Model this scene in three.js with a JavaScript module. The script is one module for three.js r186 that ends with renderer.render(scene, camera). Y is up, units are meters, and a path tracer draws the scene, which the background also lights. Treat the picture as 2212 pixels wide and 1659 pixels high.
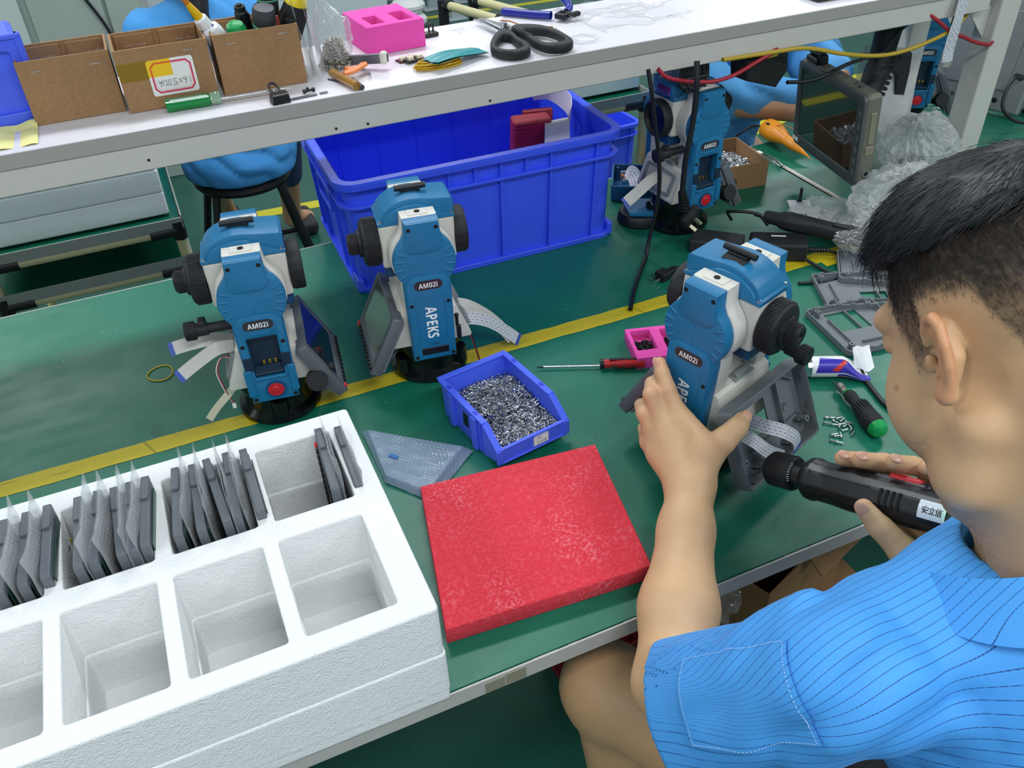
import * as THREE from 'three';
import { RoundedBoxGeometry } from 'three/addons/geometries/RoundedBoxGeometry.js';
import { mergeGeometries, mergeVertices, toCreasedNormals } from 'three/addons/utils/BufferGeometryUtils.js';
import { RectAreaLightUniformsLib } from 'three/addons/lights/RectAreaLightUniformsLib.js';

// ---------- camera ----------
const scene = new THREE.Scene();
const camera = new THREE.PerspectiveCamera(48.29, 2212 / 1659, 0.05, 60);
camera.rotation.order = 'YXZ';
camera.rotation.set(-0.65918, -0.39049, -0.04429);
camera.position.set(0, 1.68, 0);
scene.add(camera);
const renderer = new THREE.WebGLRenderer({ antialias: true });
renderer.toneMapping = THREE.LinearToneMapping;
renderer.toneMappingExposure = 1.0;
renderer.shadowMap.enabled = true;
scene.background = new THREE.Color(0x000000);
RectAreaLightUniformsLib.init();

// ---------- ceiling lights: one glowing panel and one light each ----------
const CEIL = 2.95;
const LAMPS = [
  [-1.1, -4.7], [1.4, -4.7], [3.9, -4.7],
  [-2.0, -2.3], [0.55, -2.3], [3.1, -2.3],
  [-2.2, 0.3], [0.5, 0.6], [2.9, 0.2],
  [-0.6, 2.4], [2.4, 2.4],
];
const LAMP_POWER = 28;
// ---------- helpers ----------
const V3 = (x, y, z) => new THREE.Vector3(x, y, z);
let seed_ = 1234567;
const seed = (n) => { seed_ = n >>> 0; };
const rnd = () => { seed_ = (seed_ + 0x6D2B79F5) >>> 0; let t = seed_; t = Math.imul(t ^ (t >>> 15), t | 1); t ^= t + Math.imul(t ^ (t >>> 7), t | 61); return ((t ^ (t >>> 14)) >>> 0) / 4294967296; };
const rr = (a, b) => a + (b - a) * rnd();
const D = Math.PI / 180;
const clamp = (x, a = 0, b = 1) => Math.min(b, Math.max(a, x));
const lerp = (a, b, t) => a + (b - a) * t;
const sstep = (a, b, x) => { const t = clamp((x - a) / (b - a)); return t * t * (3 - 2 * t); };
const used = new Map();
function numbered(n) { const k = used.get(n) || 0; used.set(n, k + 1); return k ? n + '_' + String(k).padStart(3, '0') : n; }
function shade(o) { o.traverse((m) => { if (m.isMesh) { m.castShadow = true; m.receiveShadow = true; } }); return o; }
function tag(o, label, category, group, kind) {
  if (label) o.userData.label = label;
  if (category) o.userData.category = category;
  if (group) o.userData.group = group;
  if (kind) o.userData.kind = kind;
  return o;
}
function thing(name, label, category, pos = [0, 0, 0], turn = 0, group) {
  const o = new THREE.Group(); o.name = numbered(name); o.position.set(...pos); o.rotation.order = 'YXZ'; o.rotation.y = turn; scene.add(o);
  return tag(o, label, category, group);
}
function prep(g) {
  let q = g.index ? g.toNonIndexed() : g;
  if (!q.attributes.normal) q.computeVertexNormals();
  if (!q.attributes.uv) q.setAttribute('uv', new THREE.BufferAttribute(new Float32Array(q.attributes.position.count * 2), 2));
  for (const k of Object.keys(q.attributes)) if (!['position', 'normal', 'uv', 'color'].includes(k)) q.deleteAttribute(k);
  q.morphAttributes = {};
  return q;
}
function join(gs) {
  if (!Array.isArray(gs)) return gs;
  if (gs.length === 1) return gs[0];
  const ps = gs.map(prep);
  if (ps.some((p) => !p.attributes.color)) ps.forEach((p) => p.deleteAttribute('color'));
  return mergeGeometries(ps);
}
function mesh(name, gs, m, parent = scene, label) {
  const o = new THREE.Mesh(join(gs), m);
  o.name = parent === scene ? numbered(name) : name;
  if (parent !== scene) { const n = parent.children.filter((c) => c.name === name || c.name.startsWith(name + '_0')).length; if (n) o.name = name + '_' + String(n).padStart(3, '0'); }
  o.castShadow = o.receiveShadow = true; parent.add(o);
  if (label) o.userData.label = label;
  return o;
}
function struct(name, gs, m, parent = scene) { const o = mesh(name, gs, m, parent); if (parent === scene) o.userData.kind = 'structure'; return o; }
function solo(name, gs, m, label, category, group) { return tag(mesh(name, gs, m), label, category, group); }
function copyOf(src, pos, turn, label) {
  const o = src.clone(); o.name = numbered(src.name.replace(/_\d{3}$/, '')); scene.add(o);
  if (pos) o.position.set(...pos); if (turn !== undefined) o.rotation.y = turn; if (label) o.userData = { ...o.userData, label };
  return o;
}
const M4 = () => new THREE.Matrix4();
function tf(g, pos = [0, 0, 0], rot = [0, 0, 0], order = 'YXZ') { g.applyMatrix4(M4().compose(V3(...pos), new THREE.Quaternion().setFromEuler(new THREE.Euler(...rot, order)), V3(1, 1, 1))); return g; }
// geometry makers
function bx(w, h, d, x = 0, y = 0, z = 0, r = 0, rot) {
  const g = r > 0 ? new RoundedBoxGeometry(w, h, d, 2, Math.min(r, w / 2.01, h / 2.01, d / 2.01)) : new THREE.BoxGeometry(w, h, d);
  if (rot) g.applyMatrix4(M4().makeRotationFromEuler(new THREE.Euler(...rot, 'YXZ')));
  return g.translate(x, y, z);
}
function cyl(r1, r2, h, x = 0, y = 0, z = 0, rot, n = 28, open = false) { // along y, r1 top
  const g = new THREE.CylinderGeometry(r1, r2, h, n, 1, open);
  if (rot) g.applyMatrix4(M4().makeRotationFromEuler(new THREE.Euler(...rot, 'YXZ')));
  return g.translate(x, y, z);
}
const RX = [0, 0, -Math.PI / 2], RZ = [Math.PI / 2, 0, 0]; // turn a y axis solid onto x or z
function lathe(pts, n = 32, rot, x = 0, y = 0, z = 0) { // pts [r, y]
  const g = new THREE.LatheGeometry(pts.map((p) => new THREE.Vector2(p[0], p[1])), n);
  const c = toCreasedNormals(g, 0.6);
  if (rot) c.applyMatrix4(M4().makeRotationFromEuler(new THREE.Euler(...rot, 'YXZ')));
  return c.translate(x, y, z);
}
function tube(pts, r, seg = 40, n = 8, closed = false) {
  const c = new THREE.CatmullRomCurve3(pts.map((p) => V3(...p)), closed, 'centripetal');
  return new THREE.TubeGeometry(c, seg, r, n, closed);
}
function rodBetween(a, b, r, n = 12, r2 = r) {
  const A = V3(...a), B = V3(...b), d = B.clone().sub(A), L = d.length();
  const g = new THREE.CylinderGeometry(r2, r, L, n);
  g.applyQuaternion(new THREE.Quaternion().setFromUnitVectors(V3(0, 1, 0), d.normalize()));
  return g.translate(...A.add(B).multiplyScalar(0.5).toArray());
}
function barBetween(a, b, w, h, r = 0) { // square bar
  const A = V3(...a), B = V3(...b), d = B.clone().sub(A), L = d.length();
  const g = r ? new RoundedBoxGeometry(w, h, L, 2, r) : new THREE.BoxGeometry(w, h, L);
  const m = M4().lookAt(B, A, Math.abs(d.y) > 0.95 * L ? V3(0, 0, 1) : V3(0, 1, 0)); g.applyMatrix4(m);
  return g.translate(...A.add(B).multiplyScalar(0.5).toArray());
}
function shapeOf(pts, holes = []) {
  const s = new THREE.Shape(pts.map((p) => new THREE.Vector2(p[0], p[1])));
  for (const h of holes) s.holes.push(new THREE.Path(h.map((p) => new THREE.Vector2(p[0], p[1]))));
  return s;
}
function extr(shape, depth, bevel = 0, bs = 2, seg = 8) { // along +z from 0
  if (Array.isArray(shape)) shape = shapeOf(shape);
  return new THREE.ExtrudeGeometry(shape, { depth: Math.max(1e-5, depth - 2 * bevel), bevelEnabled: bevel > 0, bevelThickness: bevel, bevelSize: bevel, bevelOffset: -bevel, bevelSegments: bs, curveSegments: seg, steps: 1 }).translate(0, 0, bevel);
}
function rrect(w, h, r, x = 0, y = 0, n = 5) { // rounded rectangle outline
  const p = []; const c = [[w / 2 - r, h / 2 - r, 0], [-w / 2 + r, h / 2 - r, 90], [-w / 2 + r, -h / 2 + r, 180], [w / 2 - r, -h / 2 + r, 270]];
  for (const [cx, cy, a] of c) for (let i = 0; i <= n; i++) { const t = (a + 90 * i / n) * D; p.push([x + cx + r * Math.cos(t), y + cy + r * Math.sin(t)]); }
  return p;
}
function strip(pts, dirs, w, thick = 0.0006, uvLen = 1) { // flat band through pts, width along dirs; a thin closed solid
  const c = new THREE.CatmullRomCurve3(pts.map((p) => V3(...p)), false, 'centripetal');
  const dc = new THREE.CatmullRomCurve3(dirs.map((p) => V3(...p)), false, 'centripetal');
  const n = Math.max(12, pts.length * 8), P = [], U = [], I = [];
  for (let i = 0; i <= n; i++) {
    const t = i / n, p = c.getPoint(t), d = dc.getPoint(Math.min(t, 1)).normalize(), tg = c.getTangent(t), nn = tg.clone().cross(d).normalize();
    const e = tg.clone().cross(nn).normalize();
    for (const [s, k] of [[-1, 1], [1, 1], [1, -1], [-1, -1]]) { const q = p.clone().addScaledVector(e, s * w / 2).addScaledVector(nn, k * thick / 2); P.push(q.x, q.y, q.z); U.push((s + 1) / 2, t * uvLen); }
  }
  for (let i = 0; i < n; i++) for (let k = 0; k < 4; k++) { const a = i * 4 + k, b = i * 4 + (k + 1) % 4; I.push(a, a + 4, b, b, a + 4, b + 4); }
  I.push(0, 1, 2, 0, 2, 3); const L = n * 4; I.push(L, L + 2, L + 1, L, L + 3, L + 2);
  const g = new THREE.BufferGeometry(); g.setAttribute('position', new THREE.Float32BufferAttribute(P, 3)); g.setAttribute('uv', new THREE.Float32BufferAttribute(U, 2)); g.setIndex(I);
  return toCreasedNormals(g, 0.5);
}
function gridSurf(nu, nv, f) { // f(u,v) -> [x,y,z], open sheet with uv
  const P = [], U = [], I = [];
  for (let j = 0; j <= nv; j++) for (let i = 0; i <= nu; i++) { const p = f(i / nu, j / nv); P.push(...p); U.push(i / nu, j / nv); }
  for (let j = 0; j < nv; j++) for (let i = 0; i < nu; i++) { const a = j * (nu + 1) + i, b = a + 1, c = a + nu + 1, d = c + 1; I.push(a, b, d, a, d, c); }
  const g = new THREE.BufferGeometry(); g.setAttribute('position', new THREE.Float32BufferAttribute(P, 3)); g.setAttribute('uv', new THREE.Float32BufferAttribute(U, 2)); g.setIndex(I); g.computeVertexNormals();
  return g;
}
function planarUV(g, f) { const p = g.attributes.position, u = new Float32Array(p.count * 2); for (let i = 0; i < p.count; i++) { const [a, b] = f(p.getX(i), p.getY(i), p.getZ(i)); u[2 * i] = a; u[2 * i + 1] = b; } g.setAttribute('uv', new THREE.BufferAttribute(u, 2)); return g; }
function boxUV(g, s = 1) { // uv in metres by the dominant axis of the normal
  const q = g.index ? g.toNonIndexed() : g, p = q.attributes.position, n = q.attributes.normal, u = new Float32Array(p.count * 2);
  for (let i = 0; i < p.count; i += 3) {
    let ax = 0, ay = 0, az = 0; for (let k = 0; k < 3; k++) { ax += Math.abs(n.getX(i + k)); ay += Math.abs(n.getY(i + k)); az += Math.abs(n.getZ(i + k)); }
    for (let k = 0; k < 3; k++) { const x = p.getX(i + k), y = p.getY(i + k), z = p.getZ(i + k); const w = ay >= ax && ay >= az ? [x, z] : ax >= az ? [z, y] : [x, y]; u[2 * (i + k)] = w[0] * s; u[2 * (i + k) + 1] = w[1] * s; }
  }
  q.setAttribute('uv', new THREE.BufferAttribute(u, 2)); return q;
}
function warp(g, f) { const p = g.attributes.position; for (let i = 0; i < p.count; i++) { const q = f(p.getX(i), p.getY(i), p.getZ(i)); p.setXYZ(i, ...q); } g.computeVertexNormals(); return g; }
// noise
const PERM = (() => { seed(77); const a = Array.from({ length: 256 }, (_, i) => i); for (let i = 255; i > 0; i--) { const j = Math.floor(rnd() * (i + 1)); [a[i], a[j]] = [a[j], a[i]]; } return new Uint8Array([...a, ...a]); })();
function n3(x, y, z, per = 256) {
  const X = Math.floor(x), Y = Math.floor(y), Z = Math.floor(z), fx = x - X, fy = y - Y, fz = z - Z, m = (k) => ((k % per) + per) % per;
  const u = fx * fx * (3 - 2 * fx), v = fy * fy * (3 - 2 * fy), w = fz * fz * (3 - 2 * fz);
  const h = (i, j, k) => PERM[(PERM[(PERM[m(i) & 255] + (m(j) & 255)) & 255] + (m(k) & 255)) & 255] / 255;
  return lerp(lerp(lerp(h(X, Y, Z), h(X + 1, Y, Z), u), lerp(h(X, Y + 1, Z), h(X + 1, Y + 1, Z), u), v), lerp(lerp(h(X, Y, Z + 1), h(X + 1, Y, Z + 1), u), lerp(h(X, Y + 1, Z + 1), h(X + 1, Y + 1, Z + 1), u), v), w);
}
const fbm = (x, y, z, o = 4) => { let s = 0, a = 0.5, t = 0; for (let i = 0; i < o; i++) { s += a * n3(x, y, z); t += a; a *= 0.5; x *= 2.03; y *= 2.03; z *= 2.03; } return s / t; };
// textures
function dataTex(w, h, f, srgb = false, repeat = [1, 1]) { // f(u,v,i,j) -> grey 0..1 or [r,g,b] 0..1
  const a = new Uint8Array(w * h * 4);
  for (let j = 0; j < h; j++) for (let i = 0; i < w; i++) { const v = f(i / w, j / h, i, j), k = (j * w + i) * 4; if (Array.isArray(v)) { a[k] = clamp(v[0]) * 255; a[k + 1] = clamp(v[1]) * 255; a[k + 2] = clamp(v[2]) * 255; } else a[k] = a[k + 1] = a[k + 2] = clamp(v) * 255; a[k + 3] = 255; }
  const t = new THREE.DataTexture(a, w, h); t.wrapS = t.wrapT = THREE.RepeatWrapping; t.magFilter = t.minFilter = THREE.LinearFilter; if (srgb) t.colorSpace = THREE.SRGBColorSpace; t.repeat.set(...repeat); t.needsUpdate = true; return t;
}
function canvasTex(w, h, draw, srgb = true) {
  const c = document.createElement('canvas'); c.width = w; c.height = h; const x = c.getContext('2d'); draw(x, w, h);
  const t = new THREE.CanvasTexture(c); t.wrapS = t.wrapT = THREE.RepeatWrapping; if (srgb) t.colorSpace = THREE.SRGBColorSpace; t.anisotropy = 8; return t;
}
function rep(t, u, v = u) { const c = t.clone(); c.repeat.set(u, v); c.needsUpdate = true; return c; }
const pn = (u, v, f, o = 3, z = 0) => { let s = 0, a = 0.5, t = 0; for (let i = 0; i < o; i++) { s += a * n3(u * f, v * f, z + 17.3 * i, f); t += a; a *= 0.5; f *= 2; } return s / t; }; // tiling
const T = {};
T.grain = dataTex(256, 256, (u, v) => pn(u, v, 64, 2)); // fine grain bump
T.foam = dataTex(256, 256, (u, v) => { const a = pn(u, v, 48, 2), b = pn(u, v, 12, 2, 5); return 0.65 * a + 0.35 * b; });
T.cloud = dataTex(256, 256, (u, v) => pn(u, v, 4, 5));
T.wrap = dataTex(256, 256, (u, v) => { // bubbles on a hexagonal grid
  const s = 8, y = v * s, r = Math.floor(y), x = u * s + (r % 2) * 0.5, fx = x - Math.floor(x) - 0.5, fy = y - r - 0.5, d = Math.hypot(fx, fy); return clamp(1 - (d / 0.44) ** 3) * 0.8 + 0.2 * pn(u, v, 24, 2);
});
function std(color, rough = 0.5, o = {}) { return new THREE.MeshStandardMaterial({ color, roughness: rough, ...o }); }
function phy(color, rough = 0.5, o = {}) { return new THREE.MeshPhysicalMaterial({ color, roughness: rough, ...o }); }
const flipCanvas = (draw) => draw;
// ---------- shared materials ----------
const M = {
  white: std('#dcdad8', 0.5), shelfTop: std('#e2e0e6', 0.32), metalPaint: std('#c6c4be', 0.42, { bumpMap: T.grain, bumpScale: 0.00012 }),
  black: std('#15161a', 0.42), blackSoft: std('#1b1c20', 0.62), blackGloss: std('#0c0d10', 0.18), rubber: std('#1a1a1d', 0.75),
  steel: std('#c9ccd0', 0.22, { metalness: 1 }), darkSteel: std('#7d7f86', 0.35, { metalness: 1 }), brass: std('#c9a24a', 0.35, { metalness: 1 }),
  insBlue: std('#1a709f', 0.42, { bumpMap: T.grain, bumpScale: 0.00006 }), insBlueDark: std('#164a74', 0.45), insWhite: std('#d3d0c7', 0.45, { bumpMap: T.grain, bumpScale: 0.00005 }),
  grey: std('#5d6369', 0.48), greyLight: std('#7b8287', 0.5), greyShell: std('#6d7377', 0.5, { bumpMap: T.grain, bumpScale: 0.00005 }),
  screen: phy('#0f1419', 0.12, { clearcoat: 1, clearcoatRoughness: 0.05 }), screenGrey: phy('#3e4644', 0.16, { clearcoat: 1, clearcoatRoughness: 0.05 }),
  red: std('#c8202c', 0.4), redKey: std('#d8323a', 0.45), gold: std('#d9b24c', 0.3, { metalness: 1 }), hole: std('#06070a', 0.8),
  pcb: std('#12231f', 0.35), pcbGreen: std('#27473f', 0.3), chip: std('#111214', 0.4), yellowPlastic: std('#cdbf4a', 0.5), cream: std('#d8cfa0', 0.4),
  crateBlue: std('#3a58f2', 0.36), binBlue: std('#4a66f2', 0.4), teal: std('#0f8089', 0.45), pink: std('#ea4fae', 0.9, { bumpMap: rep(T.foam, 8), bumpScale: 0.0012 }),
  ffc: null, orange: std('#ee9410', 0.42), green: std('#109a4e', 0.4), label: std('#efeeea', 0.5), cableRed: std('#a31f32', 0.45), cableYellow: std('#b79a2c', 0.45),
  clear: phy('#ffffff', 0.08, { transmission: 1, thickness: 0, ior: 1.45 }),
  film: phy('#f4f6f8', 0.22, { transmission: 0.86, thickness: 0, ior: 1.45 }),
  hazeBag: phy('#e9ecee', 0.4, { transmission: 0.62, thickness: 0, ior: 1.45, side: THREE.DoubleSide }),
  wrap: phy('#eef1f3', 0.25, { transmission: 0.55, thickness: 0, ior: 1.45, bumpMap: rep(T.wrap, 10), bumpScale: 0.003 }),
};
const SH = (c) => new THREE.Color(c);
// ---------- room ----------
{
  const floorT = dataTex(512, 512, (u, v) => { const a = pn(u, v, 4, 5), b = pn(u, v, 40, 3, 3); const k = 0.82 + 0.28 * a + 0.1 * b; return [0.13 * k, 0.335 * k, 0.285 * k]; }, true);
  const floorR = dataTex(256, 256, (u, v) => 0.18 + 0.22 * pn(u, v, 6, 4));
  const fl = boxUV(bx(11, 0.1, 10.6, 1.2, -0.05, -1.6), 0.4);
  struct('floor', fl, std('#ffffff', 1, { map: floorT, roughnessMap: floorR }));
  const wm = std('#d5dcdf', 0.7), cm = std('#e6e6e4', 0.8);
  struct('ceiling', bx(11, 0.1, 10.6, 1.2, CEIL + 0.05, -1.6), cm);
  struct('wall_back', bx(11, CEIL, 0.1, 1.2, CEIL / 2, -6.9), wm);
  struct('wall_front', bx(11, CEIL, 0.1, 1.2, CEIL / 2, 3.65), wm);
  struct('wall_left', bx(0.1, CEIL, 10.6, -4.25, CEIL / 2, -1.6), wm);
  struct('wall_right', bx(0.1, CEIL, 10.6, 6.65, CEIL / 2, -1.6), wm);
  struct('baseboard_back', bx(10.8, 0.09, 0.02, 1.2, 0.045, -6.84), std('#8f979a', 0.5));
  const yl = std('#c9c22a', 0.5);
  const line = (a, b, w) => { const g = barBetween([a[0], 0.001, a[1]], [b[0], 0.001, b[1]], w, 0.002); return g; };
  struct('trim_1', line([0.2, -6.29], [6.5, -6.05], 0.06), yl);
  struct('trim_2', line([-0.9, -3.45], [-0.55, -2.3], 0.07), yl);
  struct('trim_3', line([1.6, -3.05], [3.4, -3.55], 0.1), yl);
  struct('trim_4', line([0.2, -3.62], [0.8, -3.58], 0.07), yl);
  struct('trim_5', line([3.0, -3.75], [4.6, -3.7], 0.09), yl);
}
// ceiling panels with a light each
{
  const fr = std('#f2f2f2', 0.5), glow = std('#ffffff', 0.6, { emissive: '#ffffff', emissiveIntensity: 2.2 });
  LAMPS.forEach(([x, z], i) => {
    const o = thing('ceiling_light', 'long white ceiling light panel with a glowing diffuser, flush above the work benches', 'light', [x, CEIL, z], 0, 'ceiling light panels above the benches');
    mesh('frame', [bx(1.26, 0.03, 0.03, 0, -0.015, 0.165), bx(1.26, 0.03, 0.03, 0, -0.015, -0.165), bx(0.03, 0.03, 0.3, 0.615, -0.015, 0), bx(0.03, 0.03, 0.3, -0.615, -0.015, 0)], fr, o);
    mesh('diffuser', bx(1.2, 0.012, 0.3, 0, -0.012, 0), glow, o);
    const l = new THREE.RectAreaLight('#f6faff', LAMP_POWER, 1.18, 0.28); l.name = 'panel_light'; l.position.set(x, CEIL - 0.035, z); l.rotation.x = -Math.PI / 2; scene.add(l);
  });
}
// ---------- workbench ----------
const TY = 0.76, TF = -0.578, TB = -1.76, SEAM = 1.429;
{
  const cols = canvasTex(2048, 1024, (x, w, h) => {
    x.fillStyle = '#0d6a52'; x.fillRect(0, 0, w, h);
    seed(11);
    for (let i = 0; i < 900; i++) { const a = rr(0, w), b = rr(0, h), r = rr(10, 90); const g = x.createRadialGradient(a, b, 0, a, b, r); const c = rnd() < 0.5 ? '8,92,72' : '22,124,98'; g.addColorStop(0, `rgba(${c},${rr(0.05, 0.2)})`); g.addColorStop(1, `rgba(${c},0)`); x.fillStyle = g; x.fillRect(a - r, b - r, 2 * r, 2 * r); }
    for (let i = 0; i < 520; i++) { x.strokeStyle = `rgba(150,200,180,${rr(0.04, 0.2)})`; x.lineWidth = rr(0.5, 1.6); x.beginPath(); const a = rr(0, w), b = rr(0, h), t = rr(0, 6.28), l = rr(8, 110); x.moveTo(a, b); x.quadraticCurveTo(a + Math.cos(t) * l * 0.5 + rr(-8, 8), b + Math.sin(t) * l * 0.5 + rr(-8, 8), a + Math.cos(t) * l, b + Math.sin(t) * l); x.stroke(); }
    for (let i = 0; i < 260; i++) { x.fillStyle = `rgba(${rnd() < 0.5 ? '5,45,38' : '190,220,205'},${rr(0.15, 0.6)})`; x.beginPath(); x.arc(rr(0, w), rr(0, h), rr(0.5, 2.2), 0, 7); x.fill(); }
    for (let i = 0; i < 40; i++) { x.fillStyle = `rgba(4,50,42,${rr(0.08, 0.25)})`; x.beginPath(); x.ellipse(rr(0, w), rr(0, h), rr(4, 26), rr(3, 12), rr(0, 3), 0, 7); x.fill(); }
  });
  const rough = dataTex(512, 256, (u, v) => 0.27 + 0.2 * pn(u, v, 5, 5) + 0.1 * pn(u, v, 50, 2, 9));
  const bump = dataTex(512, 256, (u, v) => pn(u, v, 9, 4));
  const top = std('#ffffff', 1, { map: cols, roughnessMap: rough, bumpMap: bump, bumpScale: 0.0016 });
  const edge = std('#b9b7b3', 0.45), under = std('#8d9290', 0.6), legm = std('#c9c8c3', 0.45);
  const bench = (x0, x1, label) => {
    const t = thing('workbench', label, 'workbench', [0, 0, 0]);
    const d = TF - TB, mz = (TF + TB) / 2, mx = (x0 + x1) / 2, w = x1 - x0;
    mesh('tabletop', planarUV(bx(w - 0.004, 0.004, d - 0.004, mx, TY - 0.002, mz), (x, y, z) => [(x + 2) / 2.2, -z / 1.1]), top, t);
    mesh('board', bx(w, 0.024, d - 0.002, mx, TY - 0.016, mz), under, t);
    seed(5);
    mesh('edge_strip', [bx(w, 0.028, 0.003, mx, TY - 0.0142, TF + 0.001, 0.001), ...Array.from({ length: 26 }, () => bx(rr(0.01, 0.05), 0.003, 0.0036, rr(x0 + 0.05, x1 - 0.05), TY - 0.0012, TF + 0.0012, 0.001)), bx(w, 0.028, 0.003, mx, TY - 0.0142, TB - 0.001, 0.001)], edge, t);
    for (const lx of [x0 + 0.12, x1 - 0.12]) for (const lz of [TF - 0.16, TB + 0.1]) mesh('leg', bx(0.05, TY - 0.03, 0.05, lx, (TY - 0.03) / 2, lz, 0.004), legm, t);
    mesh('rail', [bx(w - 0.29, 0.05, 0.03, mx, TY - 0.055, TF - 0.16, 0.003), bx(w - 0.29, 0.05, 0.03, mx, TY - 0.055, TB + 0.1, 0.003)], legm, t);
    return t;
  };
  const b1 = bench(-1.3, SEAM - 0.003, 'green-topped workbench with a worn pale front edge, holding the white foam tray and survey instruments');
  bench(SEAM + 0.009, 3.6, 'green-topped workbench on the right beyond the bright metal seam strip, under the plastic bags');
  // old sticker ghosts on the front edge
  mesh('sticker_remnant', [bx(0.026, 0.019, 0.0012, 0.197, TY - 0.016, TF + 0.003), bx(0.026, 0.02, 0.0012, 0.2255, TY - 0.0145, TF + 0.003)], std('#8d8a76', 0.5), b1, 'dirty remnants of two stickers');
  solo('seam_strip', [bx(0.0115, 0.003, TF - TB - 0.01, SEAM + 0.003, TY + 0.0016, (TF + TB) / 2, 0.001), bx(0.003, 0.0012, TF - TB - 0.012, SEAM + 0.003, TY + 0.0034, (TF + TB) / 2)], std('#a8a49c', 0.3, { metalness: 0.7 }), 'narrow metal strip covering the seam between the two green workbenches', 'strip');
  // yellow tape with torn edges and wear
  const tapeT = canvasTex(1024, 64, (x, w, h) => { x.fillStyle = '#c9b51c'; x.fillRect(0, 0, w, h); seed(21); for (let i = 0; i < 240; i++) { x.fillStyle = `rgba(${rnd() < 0.75 ? '80,70,8' : '235,220,80'},${rr(0.08, 0.4)})`; const a = rr(0, w); x.beginPath(); x.ellipse(a, rr(0, h), rr(0.6, 9), rr(0.4, 2), rr(-0.5, 0.5), 0, 7); x.fill(); } x.strokeStyle = 'rgba(70,60,10,.55)'; for (const a of [120, 400, 590, 760]) { x.beginPath(); x.moveTo(a, 0); x.lineTo(a + 6, h); x.stroke(); } });
  const tg = new THREE.PlaneGeometry(2.6, 0.037, 260, 2).rotateX(-Math.PI / 2);
  planarUV(tg, (x, y, z) => [x / 2.6 + 0.5, 0.5 - z / 0.037]);
  warp(tg, (x, y, z) => { const e = Math.abs(z) > 0.01 ? Math.sign(z) * 0.0022 * (fbm(x * 30, z > 0 ? 5 : 1, 0.3, 3) - 0.5) * 2 : 0; return [x, y, z + e]; });
  tg.translate(0.129 + 0.0, TY + 0.0006, -1.2075);
  solo('marking_tape', tg, std('#ffffff', 0.5, { map: tapeT, side: THREE.DoubleSide }), 'worn yellow marking tape stuck along the green workbench, between the instruments and the foam tray', 'tape');
}
// ---------- bench shelf ----------
const SY = 1.204, SF = -1.402, SB = -1.695;
{
  const t = thing('bench_shelf', 'long white raised shelf over the back of the workbench with a grey painted front rail', 'shelf');
  const sw = 3.25, sx = 1.85 - sw / 2;
  mesh('shelf_board', bx(sw, 0.0245, SF - SB, sx, SY - 0.01225, (SF + SB) / 2, 0.0015), M.shelfTop, t);
  mesh('edge_band', bx(sw, 0.022, 0.0012, sx, SY - 0.0125, SF + 0.0006), std('#a3a09c', 0.4), t);
  mesh('rail', [bx(sw - 0.1, 0.041, 0.03, sx - 0.05, 1.1585, SF - 0.0175, 0.003), bx(sw - 0.1, 0.041, 0.03, sx - 0.05, 1.1585, SB + 0.02, 0.003)], M.metalPaint, t);
  mesh('screw_hole', [[-0.02, 0.012], [0.28, 0.006], [0.335, 0.004], [0.56, 0.004]].map(([x, dy]) => cyl(0.0022, 0.0022, 0.002, x, 1.143 + dy, SF - 0.0022, RZ, 8)), M.hole, t);
  for (const [x, z] of [[1.819, SF - 0.031], [1.819, SB + 0.03], [-1.3, SF - 0.031], [-1.3, SB + 0.03]]) {
    mesh('post', bx(0.062, 1.18 - TY, 0.058, x, (1.18 + TY) / 2, z, 0.005), M.metalPaint, t);
  }
  mesh('gusset', [extr([[0, 0], [-0.07, 0], [0, -0.07]], 0.003, 0).translate(1.787, 1.138, SF - 0.03)], M.metalPaint, t);
  mesh('end_rail', bx(0.03, 0.041, SF - SB - 0.1, 1.819, 1.1585, (SF + SB) / 2, 0.003), M.metalPaint, t);
}
// ---------- white foam tray ----------
{
  const m = std('#eceeee', 0.85, { bumpMap: rep(T.foam, 14), bumpScale: 0.0012 });
  const t = thing('foam_tray', 'large white foam packing tray with two rows of deep cells, front left of bench', 'tray');
  const x0 = -0.74, x1 = 0.139, z0 = -0.949, z1 = -0.571, P = 0.119;
  const cells = [];
  for (let k = 0; k < 6; k++) { const a = 0.0005 - P * k, b = a + 0.101; cells.push([a, b, -0.744, -0.598], [a + 0.004, b + 0.002, -0.912, -0.777]); }
  const layer = (y, h, grow, out) => { // plan outline x / -z with holes, extruded upward
    const holes = cells.map(([a, b, c, d]) => rrect(b - a - 2 * grow, d - c - 2 * grow, 0.004, (a + b) / 2, -(c + d) / 2, 2).reverse());
    const o = shapeOf(rrect(x1 - x0 + out, z1 - z0 + out, 0.006, (x0 + x1) / 2, -(z0 + z1) / 2, 3), holes);
    return extr(o, h, 0.0025, 2).rotateX(-Math.PI / 2).translate(0, y, 0);
  };
  const g = join([layer(TY + 0.02, 0.07, 0.0018, 0.003), layer(TY + 0.089, 0.081, 0, 0), bx(x1 - x0, 0.022, z1 - z0, (x0 + x1) / 2, TY + 0.011, (z0 + z1) / 2, 0.004)]);
  mesh('foam_body', boxUV(g, 1), m, t);
}
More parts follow.
